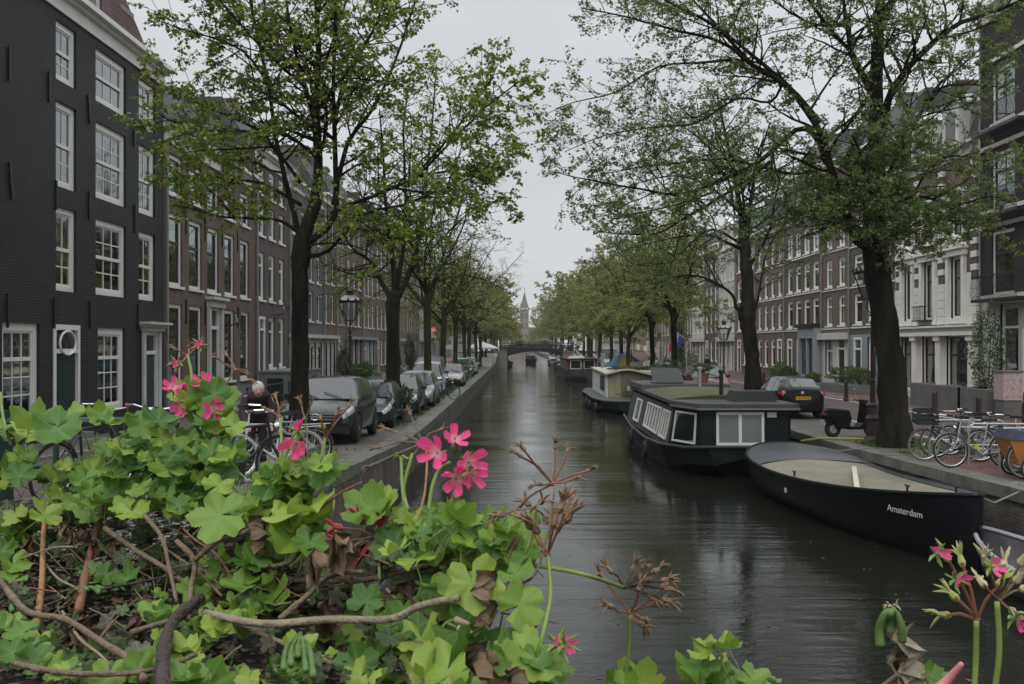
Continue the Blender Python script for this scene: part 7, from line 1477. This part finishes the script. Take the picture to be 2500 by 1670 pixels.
def flower(root, x, y, size=.024, nrm=(0, -1, .2), spin=0, spread=1.0, npet=5):
    size *= .88; p = Q(x, y, depth(x, y)-.04); f = obj('flower', None, root, p-root.location); orient(f, Vector(nrm), spin)
    angs = [60, 118, 200, 270, 340][:npet]
    for i, a in enumerate(angs):
        o = obj('petal', PM[i % 4], f, (0, 0, 0), Euler((RG.uniform(-.3, .3), R(-12-25*RG.random()*spread), R(a+RG.uniform(-8, 8))), 'XYZ'), size*(1.12 if i < 2 else 1)*RG.uniform(.9, 1.1))
    b = MB()
    for k in range(5): a = 2*math.pi*k/5; b.tube([(0, 0, -.003), (math.cos(a)*.008, math.sin(a)*.008, -.001), (math.cos(a)*.013, math.sin(a)*.013, .004)], [.0016, .0022, .0004], 4)
    b.tube([(0, 0, -.003), (0, .002, -.018)], .0012, 5); b.tube([(0, 0, 0), (0, 0, .006)], .0009, 4); b.build('sepals', GST, f); return f
def seed_head(root, c, tips, rmat=GSR, tmat=DRY, r=.0012, tip=.006, name='seed_head'):
    cp = Q(c[0], c[1], depth(*c)); h = obj(name, None, root, cp-root.location); b = MB(); b.blob((0, 0, 0), .0035, .0035, .003, 8, 5)
    for tx, ty in tips:
        q = Q(tx, ty, depth(*c)+RG.uniform(-.03, .03))-cp; b.tube([(0, 0, 0), q*.5+Vector((RG.uniform(-.003, .003), 0, RG.uniform(-.002, .004))), q], r, 5)
    b.build('rays', rmat, h)
    for tx, ty in tips:
        q = Q(tx, ty, depth(*c)+RG.uniform(-.03, .03)); q = q-cp; d = q.normalized(); t = MB()
        t.tube([q-d*tip*.4, q, q+d*tip], [tip*.22, tip*.42, tip*.2], 6)
        for k in range(5):
            v = (d+Vector((RG.uniform(-.8, .8), RG.uniform(-.8, .8), RG.uniform(-.8, .8)))).normalized(); t.tube([q+d*tip*.6, q+d*tip*.8+v*tip*.8, q+d*tip*1.0+v*tip*1.5+Vector((0, 0, -.002))], [tip*.13, tip*.16, tip*.03], 4)
        t.build('dried_tip', tmat, h)
    return h
# planter box: rim line runs from far left to near right
pa, pb_ = Vector((-1.95, 2.42, 3.235)), Vector((-.02, .865, 3.235)); ax_ = (pb_-pa).normalized(); nr = Vector((ax_.y, -ax_.x, 0)); nr = nr if nr.y < 0 else -nr
PLN = M('grey_zinc_planter', (.10, .115, .12), .5, .3, 8, .1, 40, metal=.3)
def planter(label, a, b_, w=.42, h=.30):
    t = thing('planter', a, 0, label, 'planter'); d = b_-a; nrm = nr*w; z = Vector((0, 0, -h)); th = .022
    def wall(p, q, n_): MB().hexa([p+z, q+z, q+n_+z, p+n_+z], [p, q, q+n_, p+n_]).build('planter_wall', PLN, t)
    n1 = nr*th; wall(Vector(), d, n1); wall(nrm, d+nrm, -n1); u = ax_*th; wall(n1, n1+u, nrm-n1*2); wall(d+n1-u, d+n1, nrm-n1*2)
    m = 40; k = 16; rg = np.random.default_rng(3); vs = []
    for i in range(m+1):
        for j in range(k+1): q = n1+u+(d-2*u)*(i/m)+(nrm-2*n1)*(j/k); vs.append((q.x, q.y, -.012+rg.normal(0, .006)+.012*math.sin(i*.9)*math.cos(j*.8)+.015*math.exp(-((j-7)/4)**2)))
    MB().add(vs, [(i*(k+1)+j, (i+1)*(k+1)+j, (i+1)*(k+1)+j+1, i*(k+1)+j+1) for i in range(m) for j in range(k)]).build('soil', SOIL, t, smooth=True); return t
planter('grey zinc planter full of geraniums and soil in the left foreground', pa, pb_)
pc = Vector((.12, .80, 3.20)); planter('second grey planter just below the picture at the right', pc, pc+Vector((1.1, -.12, 0)), .2)
rl = thing('railing', (0, 0, 0), 0, 'iron bridge railing that carries the planters', 'railing'); MB().tube([pa+Vector((-1, .7, -.33)), pb_+Vector((0, 0, -.33)), Vector((1.4, .72, 2.9)), Vector((5, -.6, 2.9))], .03, 8).build('rail', GREEND, rl)
for k in range(9): q = (pa+Vector((-1, .7, -.33))).lerp(pb_+Vector((0, 0, -.33)), k/8); MB().tube([(q.x, q.y, 1.9), (q.x, q.y, 2.9)], .018, 6).build('baluster', GREEND, rl)
litter('soil_litter', lambda g: tuple((lambda q: (q.x, q.y, q.z+.008+abs(g.normal(0, .010))))(pa.lerp(pb_, g.uniform(.05, 1))+nr*g.uniform(.0, .40))), 9000, .0055, leaf_mat('dry_debris', [(0, (.014, .010, .008)), (.8, (.035, .022, .015)), (1, (.12, .075, .045))], .05), 'brown leaf scraps and bark covering the planter soil', 'leaf litter', None, 12)
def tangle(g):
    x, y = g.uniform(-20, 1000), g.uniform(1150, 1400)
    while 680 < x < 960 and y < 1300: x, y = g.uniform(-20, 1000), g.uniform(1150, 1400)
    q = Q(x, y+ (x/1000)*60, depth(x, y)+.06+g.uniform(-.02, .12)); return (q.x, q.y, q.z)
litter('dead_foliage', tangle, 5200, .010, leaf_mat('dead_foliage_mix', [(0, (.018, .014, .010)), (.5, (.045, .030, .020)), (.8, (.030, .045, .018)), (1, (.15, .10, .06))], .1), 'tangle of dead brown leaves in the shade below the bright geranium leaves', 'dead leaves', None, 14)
# --- geranium plants
A = plant('geranium at the left edge with broad flat leaves before the green rail', 90, 1180); patch_(A, [(60, 990, 80, 28, 5, .033), (215, 962, 90, 14, 4, .030), (330, 970, 40, 14, 2, .029), (90, 1110, 100, 75, 14), (40, 1220, 50, 60, 6), (20, 1300, 30, 50, 3)])
stem(A, [(70, 1500), (95, 1350), (100, 1220), (110, 1150)], .006, .004, M('orange_stem', (.30, .16, .07), .6, .3, 25, .3, 90)); stem(A, [(180, 1400), (205, 1280), (232, 1180), (240, 1130)], .007, .005, GSR); stem(A, [(0, 1330), (60, 1400), (150, 1420), (230, 1470), (310, 1520), (330, 1560)], .0048, .004, WOOD, -.04); stem(A, [(0, 900), (8, 960), (25, 1020)], .0025, .002, GST)
B = plant('geranium forming the big bright green mound left of the centre', 330, 1180); patch_(B, [(350, 1030, 130, 35, 16), (270, 1090, 140, 45, 22), (430, 1055, 100, 45, 18), (430, 1130, 110, 50, 16), (300, 1150, 110, 35, 9), (200, 1150, 60, 40, 6)])
stem(B, [(240, 1210), (310, 1260), (390, 1310), (445, 1360)], .0045, .004, WOOD, -.03); stem(B, [(330, 1180), (370, 1230), (388, 1300), (405, 1380)], .0038, .003, WOOD, -.05); stem(B, [(405, 1240), (445, 1285), (438, 1350), (430, 1420)], .0042, .004, WOOD, -.06); stem(B, [(445, 1285), (500, 1240), (560, 1220), (610, 1195)], .0042, .003, WOOD, -.06)
stem(B, [(460, 1370), (400, 1420), (378, 1480), (372, 1568), (370, 1640)], .0075, .009, WOODD, -.08); stem(B, [(30, 1520), (130, 1540), (240, 1545), (360, 1535), (450, 1500)], .0035, .003, WOOD, -.05)
C_ = plant('geranium shoot with pink flowers hidden behind its top leaf, left of the bending person', 470, 1000); patch_(C_, [(470, 915, 62, 20, 8, .030), (490, 975, 55, 35, 8), (480, 1040, 55, 50, 9)], up=.4)
for x, y, nn, sp_ in ((395, 888, (.3, -.8, .6), .3), (468, 880, (-.2, -.7, .8), 1.0), (430, 905, (.2, -1, .2), 2.0), (490, 935, (.3, -1, -.1), 1.5), (420, 935, (0, -1, -.2), .6)): flower(C_, x, y, .019, nn, sp_, 1.4)
stem(C_, [(470, 1120), (485, 1040), (505, 960), (515, 900)], .003, .0022, GSR); stem(C_, [(440, 880), (438, 850), (430, 815)], .0022, .002, GST); seed_head(C_, (430, 815), [(402, 800), (408, 840), (455, 785), (432, 795)]); flower(C_, 457, 790, .009, (0, -1, .3), 1); flower(C_, 403, 832, .009, (0, -1, 0), 2)
stem(C_, [(510, 900), (530, 860), (540, 845)], .0018, .0015, WOOD); seed_head(C_, (540, 848), [(500, 822), (520, 815), (560, 850), (575, 870)]); stem(C_, [(255, 1010), (320, 985), (410, 960), (465, 915)], .0018, .0015, GST)
D = plant('geranium with one large pink flower in front of the dark car number plate', 660, 1180); patch_(D, [(690, 1090, 70, 20, 9), (640, 1110, 50, 16, 6), (680, 1190, 45, 55, 7, .042), (580, 1160, 55, 30, 7), (640, 1145, 50, 25, 6), (745, 1075, 30, 20, 3)])
add_leaf(D, 505, 1180, .038, .35, STM, dd=-.08, jit=.3); flower(D, 682, 985, .032, (.2, -.9, .5), .2, 2.6, 2); flower(D, 680, 1015, .024, (.1, -1, -.35), 3.4, 1.2); stem(D, [(640, 1130), (650, 1060), (665, 1020), (680, 1000)], .0024, .002, GST); stem(D, [(640, 1100), (645, 1000), (640, 955)], .0022, .0018, GST); seed_head(D, (640, 955), [(615, 940), (632, 910), (648, 935)])
stem(D, [(705, 1110), (735, 1050), (745, 1005)], .0022, .002, GST); seed_head(D, (745, 1005), [(735, 960), (770, 950), (800, 930)]); seed_head(D, (700, 960), [(690, 925), (712, 925)], WOOD); stem(D, [(700, 1090), (705, 1020), (700, 960)], .0014, .001, WOOD)
stem(D, [(720, 1230), (690, 1260), (660, 1290), (600, 1300)], .004, .003, WOOD, -.02); stem(D, [(730, 1170), (780, 1130), (830, 1105)], .0018, .0014, GSR); stem(D, [(710, 1225), (760, 1180), (765, 1120)], .0018, .0015, GST)
E_ = plant('geranium mound in the centre under the cluster of bright pink flowers', 980, 1300); patch_(E_, [(870, 1160, 35, 25, 3, .030), (935, 1205, 55, 25, 6), (1010, 1205, 70, 28, 9), (1090, 1230, 70, 35, 9), (960, 1260, 80, 30, 7), (1185, 1240, 50, 45, 7), (1070, 1290, 60, 30, 6), (1170, 1320, 60, 25, 5), (1030, 1345, 50, 25, 3), (1190, 1370, 25, 25, 2)])
add_leaf(E_, 1080, 1335, .030, .1, STM, dd=-.08, jit=.2); add_leaf(E_, 840, 1380, .020, .1, STM, dd=-.06, jit=.2)
for x, y, nn, sp_, sz in ((1003, 1038, (-.25, -1, .25), .0, .026), (1042, 1008, (.2, -.8, .7), .4, .020), (1045, 1095, (.1, -1, -.3), 2.6, .024), (1072, 1060, (.5, -.8, .1), 1.2, .024), (1080, 1085, (.6, -.8, -.3), .5, .018)): flower(E_, x, y, sz, nn, sp_, .8)
for pts in ([(980, 1190), (990, 1120), (1005, 1080), (1030, 1060)], [(930, 1180), (922, 1110), (920, 1050)], [(935, 1170), (925, 1120), (940, 1060), (945, 1040)]): stem(E_, pts, .0024, .002, GST)
stem(E_, [(960, 1190), (975, 1120), (978, 1040), (965, 1015)], .002, .0016, M('orange_stem', (.3, .16, .07))); seed_head(E_, (968, 1015), [(890, 985), (940, 950), (868, 1025), (855, 1065), (1010, 985), (930, 1080)], WOOD); MB()
seed_head(E_, (920, 1050), [(910, 1045), (935, 1052), (925, 1065)], GST, GST); stem(E_, [(870, 1330), (868, 1260), (862, 1230)], .002, .002, GST); seed_head(E_, (862, 1230), [(780, 1210), (790, 1240), (830, 1195), (800, 1255), (840, 1260), (870, 1200)], GSR, M('crimson_withered_petals', (.28, .02, .035), .7, .3, 40), tip=.010)
stem(E_, [(400, 1300), (560, 1320), (700, 1330), (830, 1330), (960, 1300), (1020, 1290), (1100, 1330), (1180, 1350)], .0045, .0035, WOOD, .02); stem(E_, [(1190, 1340), (1230, 1310), (1260, 1200), (1272, 1110)], .0016, .0013, WOOD, -.02); stem(E_, [(1120, 1250), (1200, 1150), (1265, 1110)], .0018, .0014, WOOD)
seed_head(E_, (1266, 1108), [(1192, 1045), (1200, 1030), (1272, 1025), (1300, 1035), (1345, 1080), (1320, 1095), (1238, 1110)], GSR); stem(E_, [(1200, 1290), (1215, 1230), (1225, 1170)], .0018, .0016, GST); seed_head(E_, (1222, 1165), [(1150, 1180), (1210, 1155), (1250, 1190), (1180, 1240), (1240, 1150), (1215, 1200)], WOOD, tip=.009)
stem(E_, [(1215, 1560), (1245, 1450), (1262, 1360), (1256, 1275)], .0024, .002, GST); seed_head(E_, (1255, 1272), [(1215, 1205), (1230, 1215), (1295, 1175), (1300, 1190), (1270, 1200), (1285, 1165)], GSR, tip=.011); stem(E_, [(1200, 1292), (1280, 1305), (1350, 1320), (1430, 1347)], .0022, .0018, GST); seed_head(E_, (1430, 1345), [(1400, 1310), (1475, 1300), (1500, 1310), (1520, 1330), (1530, 1350), (1525, 1375), (1490, 1370), (1450, 1305)], WOODD, tip=.008)
G_ = plant('geranium stalk carrying a withered brown flower head over the dark water', 1435, 1560); stem(G_, [(1425, 1600), (1440, 1500), (1445, 1410)], .0024, .002, GST); seed_head(G_, (1445, 1405), [(1382, 1325), (1400, 1390), (1520, 1345), (1500, 1385), (1470, 1430), (1475, 1420), (1465, 1350)], GSR, tip=.009); patch_(G_, [(1430, 1575, 40, 10, 3, .03)])
F_ = plant('geranium at the bottom centre with large pale green leaves', 900, 1500); patch_(F_, [(480, 1340, 50, 30, 5, .030), (590, 1370, 70, 40, 9), (450, 1420, 50, 45, 6), (540, 1410, 50, 25, 4), (900, 1420, 40, 40, 4), (1000, 1450, 80, 60, 6, .036), (1080, 1520, 90, 40, 6, .034), (900, 1560, 170, 12, 6), (1130, 1560, 60, 20, 4), (690, 1540, 90, 25, 4)])
stem(F_, [(470, 1405), (600, 1430), (750, 1420), (890, 1420), (960, 1390), (1050, 1370)], .0055, .0045, M('pale_woody_stem', (.24, .20, .14), .8, .3, 25, .5, 120), -.08); stem(F_, [(640, 1420), (700, 1370), (760, 1320), (830, 1310)], .0045, .003, WOOD, -.06); stem(F_, [(300, 1450), (480, 1400), (520, 1420), (640, 1470), (760, 1520)], .004, .003, WOOD, -.04)
for k in range(5): stem(F_, [(690, 1450+2*k), (662+11*k, 1475), (652+15*k, 1500+RG.uniform(-10, 10)), (650+17*k, 1540+RG.uniform(-35, 10))], .0014, .003, M('green_bud', (.085, .15, .04), .6, .35, 60), -.12, 'bud')
for x, y in ((1045, 1420), (1050, 1440)): stem(F_, [(1000, 1470), (1020, 1430), (x, y)], .0014, .0014, GST, -.04); stem(F_, [(x, y), (x+18, y+6), (x+32, y+10)], .0035, .0012, M('pale_pink_bud', (.45, .35, .25), .6, .2, 30), -.04, 'bud')
H_ = plant('small geranium tuft with a last red flower at the bottom, right of the centre', 1210, 1560); patch_(H_, [(1200, 1500, 40, 25, 4, .026), (1240, 1530, 40, 25, 4, .026), (1170, 1550, 30, 20, 2, .03)]); stem(H_, [(1130, 1600), (1180, 1530), (1230, 1430)], .002, .0014, WOODD); stem(H_, [(1215, 1530), (1250, 1495), (1280, 1475)], .0014, .0012, GSR); flower(H_, 1280, 1475, .010, (.2, -1, .4), 1); flower(H_, 1300, 1480, .010, (.6, -.8, 0), 2)
I_ = plant('low geranium shoots rising from the bottom edge between centre and right', 1660, 1560); patch_(I_, [(1640, 1488, 48, 14, 2, .023), (1600, 1530, 45, 14, 2, .024), (1730, 1560, 60, 6, 2, .026), (1610, 1566, 50, 6, 2, .025)], .034, .8)
stem(I_, [(1640, 1600), (1650, 1540), (1655, 1500)], .0022, .002, GSR)
J_ = plant('geranium with green hanging buds and a curled dry leaf at the bottom right', 2060, 1560); patch_(J_, [(2120, 1560, 45, 15, 4, .02)])
for k, (x, y) in enumerate(((2018, 1480), (2040, 1450), (2068, 1470))): stem(J_, [(2045, 1400), (2030+k*12, 1405), (x-2, (y+1400)//2), (x, y)], .0025, .005 if k == 0 else .004, M('green_bud', (.13, .22, .05)), -.1, 'bud')
seed_head(J_, (2047, 1395), [(2052, 1388), (2040, 1390)], DRY, M('straw_tip', (.42, .36, .22), .8, .2, 20), tip=.006); stem(J_, [(1990, 1600), (2040, 1560), (2065, 1540)], .003, .002, DRY)
def crumpled(root, x, y, s, mat=DRYL, seed=0, dd=-.06):
    r = random.Random(seed); n = 9; c = [[Vector(((i/n-.5)*1.1, (j/n-.5)*.5*(1-abs(i/n-.5)*1.2)+.12*math.sin(i*1.3), .22*math.sin(i*1.7+j*.9+seed)+r.uniform(-.07, .07))) for j in range(n+1)] for i in range(n+1)]
    b = MB(); b.add([v for q in c for v in q], [(i*(n+1)+j, (i+1)*(n+1)+j, (i+1)*(n+1)+j+1, i*(n+1)+j+1) for i in range(n) for j in range(n)]); o = b.build('dry_leaf', mat, root, Q(x, y, depth(x, y)+dd)-root.location, (1.2+r.uniform(-.4, .4), r.uniform(-.5, .5)+1.1, r.uniform(0, 3)), smooth=True, sc=s); return o
PALE = M('pale_dry_leaf', (.42, .36, .27), .85, .25, 20, .6, 60); crumpled(J_, 2070, 1500, .055, PALE, 1); crumpled(J_, 2095, 1550, .05, PALE, 2); crumpled(B, 590, 1225, .045, DRYL, 3); crumpled(D, 750, 1285, .06, DRYL, 4, -.1); crumpled(D, 785, 1275, .05, DRYL, 5); crumpled(E_, 1110, 1370, .045, DRYL, 6); crumpled(F_, 1120, 1530, .05, DRYL, 7); crumpled(H_, 1190, 1560, .03, DRYL, 8); crumpled(F_, 750, 1430, .05, M('brown_dry_leaf', (.10, .06, .04), .9, .3, 20), 9); crumpled(E_, 960, 1390, .06, MT['brown_dry_leaf'], 10, .03)
K_ = plant('two thick green stalks with a half withered pink flower head at the right edge', 2250, 1560); stem(K_, [(2228, 1640), (2236, 1530), (2238, 1425)], .0028, .0024, GST, -.15); stem(K_, [(2270, 1640), (2290, 1500), (2285, 1380)], .0028, .0024, GST, -.15)
seed_head(K_, (2240, 1420), [(2172, 1280), (2205, 1290), (2190, 1370), (2170, 1410), (2290, 1340)], GSR, M('green_pod', (.30, .32, .10), .6, .2, 20), r=.0018, tip=.011); seed_head(K_, (2290, 1375), [(2260, 1290), (2300, 1300), (2340, 1290), (2330, 1330), (2255, 1340), (2345, 1350), (2320, 1400)], DRY, M('straw_tip', (.42, .36, .22)), r=.0015, tip=.011)
flower(K_, 2150, 1270, .013, (0, -1, 0), 1, 2, 3); flower(K_, 2195, 1330, .014, (.3, -1, 0), 2, 2, 3); flower(K_, 2275, 1300, .013, (0, -1, .3), 0, 2, 3); flower(K_, 2330, 1420, .012, (0, -1, -.6), 0, 1, 3)
stem(K_, [(2130, 1600), (2170, 1560), (2205, 1520)], .005, .0018, M('pink_stem_blur', (.5, .18, .2), .6, .1, 9), -.3)
# small dark ivy and weeds in the shade of the planter
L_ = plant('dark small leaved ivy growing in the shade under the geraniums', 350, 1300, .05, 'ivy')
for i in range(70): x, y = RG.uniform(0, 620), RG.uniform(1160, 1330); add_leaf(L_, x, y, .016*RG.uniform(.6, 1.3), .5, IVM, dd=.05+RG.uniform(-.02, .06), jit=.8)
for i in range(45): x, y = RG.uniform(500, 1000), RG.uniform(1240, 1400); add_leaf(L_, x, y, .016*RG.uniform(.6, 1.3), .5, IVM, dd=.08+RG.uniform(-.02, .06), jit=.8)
for i in range(26): stem(L_, [(x0 := RG.uniform(0, 900), y0 := RG.uniform(1180, 1420)), (x0+RG.uniform(-60, 60), y0+RG.uniform(-10, 60)), (x0+RG.uniform(-160, 160), y0+RG.uniform(20, 120))], .0016, .001, WOODD if i % 2 else WOOD, .03, 'runner', 5)
W_ = plant('pointed leaf weed between the two thick stems at the lower left', 200, 1400, name='weed')
for i in range(16): x, y = (RG.uniform(170, 270), RG.uniform(1310, 1370)) if i < 9 else (RG.uniform(0, 90), RG.uniform(1390, 1480)); stem(W_, [(x, y), (x+RG.uniform(-25, 25), y-12), (x+RG.uniform(-55, 55), y+RG.uniform(-20, 14))], .004, .0008, M('weed_leaf', (.08, .17, .05), .5, .2, 30), -.02, 'leaf', 4)
X_ = plant('tuft of thin grass blades growing from the soil', 350, 1430, name='grass_tuft')
for i in range(14): (lambda a, t: stem(X_, [(365+a*.05, 1430), (365+a*.5, 1430-(t*.55)), (365+a, 1430-t)], .0013, .0003, GST, -.0, 'blade', 4))(RG.uniform(-90, 50), RG.uniform(60, 140))

# many thin dry twigs crossing over the soil and under the leaves
for pl, n_, (xa, xb), (ya, yb) in ((B, 26, (80, 620), (1190, 1420)), (F_, 22, (380, 1050), (1280, 1540)), (A, 12, (0, 260), (1200, 1480)), (E_, 12, (700, 1150), (1270, 1430))):
    for i in range(n_):
        x, y = RG.uniform(xa, xb), RG.uniform(ya, yb); a = RG.uniform(-.9, .9); L_n = RG.uniform(60, 190); s_ = RG.choice((-1, 1)); bend = RG.uniform(-22, 22)
        pts = [(x, y), (x+s_*L_n*.35*math.cos(a), y+L_n*.35*math.sin(a)+bend), (x+s_*L_n*.7*math.cos(a)+bend*.4, y+L_n*.7*math.sin(a)+bend*.6), (x+s_*L_n*math.cos(a), y+L_n*math.sin(a))]
        r_ = RG.choice((.0009, .0012, .0016, .0024)); stem(pl, pts, r_, r_*.6, RG.choice((WOOD, WOOD, WOODD, GSR, MT['pale_woody_stem'])), RG.uniform(-.05, .06), 'twig', 6)
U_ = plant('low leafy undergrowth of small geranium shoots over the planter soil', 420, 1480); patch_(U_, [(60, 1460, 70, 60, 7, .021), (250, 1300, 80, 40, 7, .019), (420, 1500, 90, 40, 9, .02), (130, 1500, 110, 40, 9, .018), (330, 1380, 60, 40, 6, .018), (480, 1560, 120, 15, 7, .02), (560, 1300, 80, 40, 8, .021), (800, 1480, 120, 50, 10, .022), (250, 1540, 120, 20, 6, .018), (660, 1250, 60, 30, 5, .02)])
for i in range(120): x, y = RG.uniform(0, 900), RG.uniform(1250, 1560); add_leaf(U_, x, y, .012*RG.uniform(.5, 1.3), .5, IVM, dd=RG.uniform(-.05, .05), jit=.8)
for i in range(34): crumpled(U_, RG.uniform(60, 900), RG.uniform(1200, 1540), RG.uniform(.018, .036), RG.choice((DRYL, MT['brown_dry_leaf'], MT['brown_dry_leaf'])), 20+i, RG.uniform(-.04, .05))
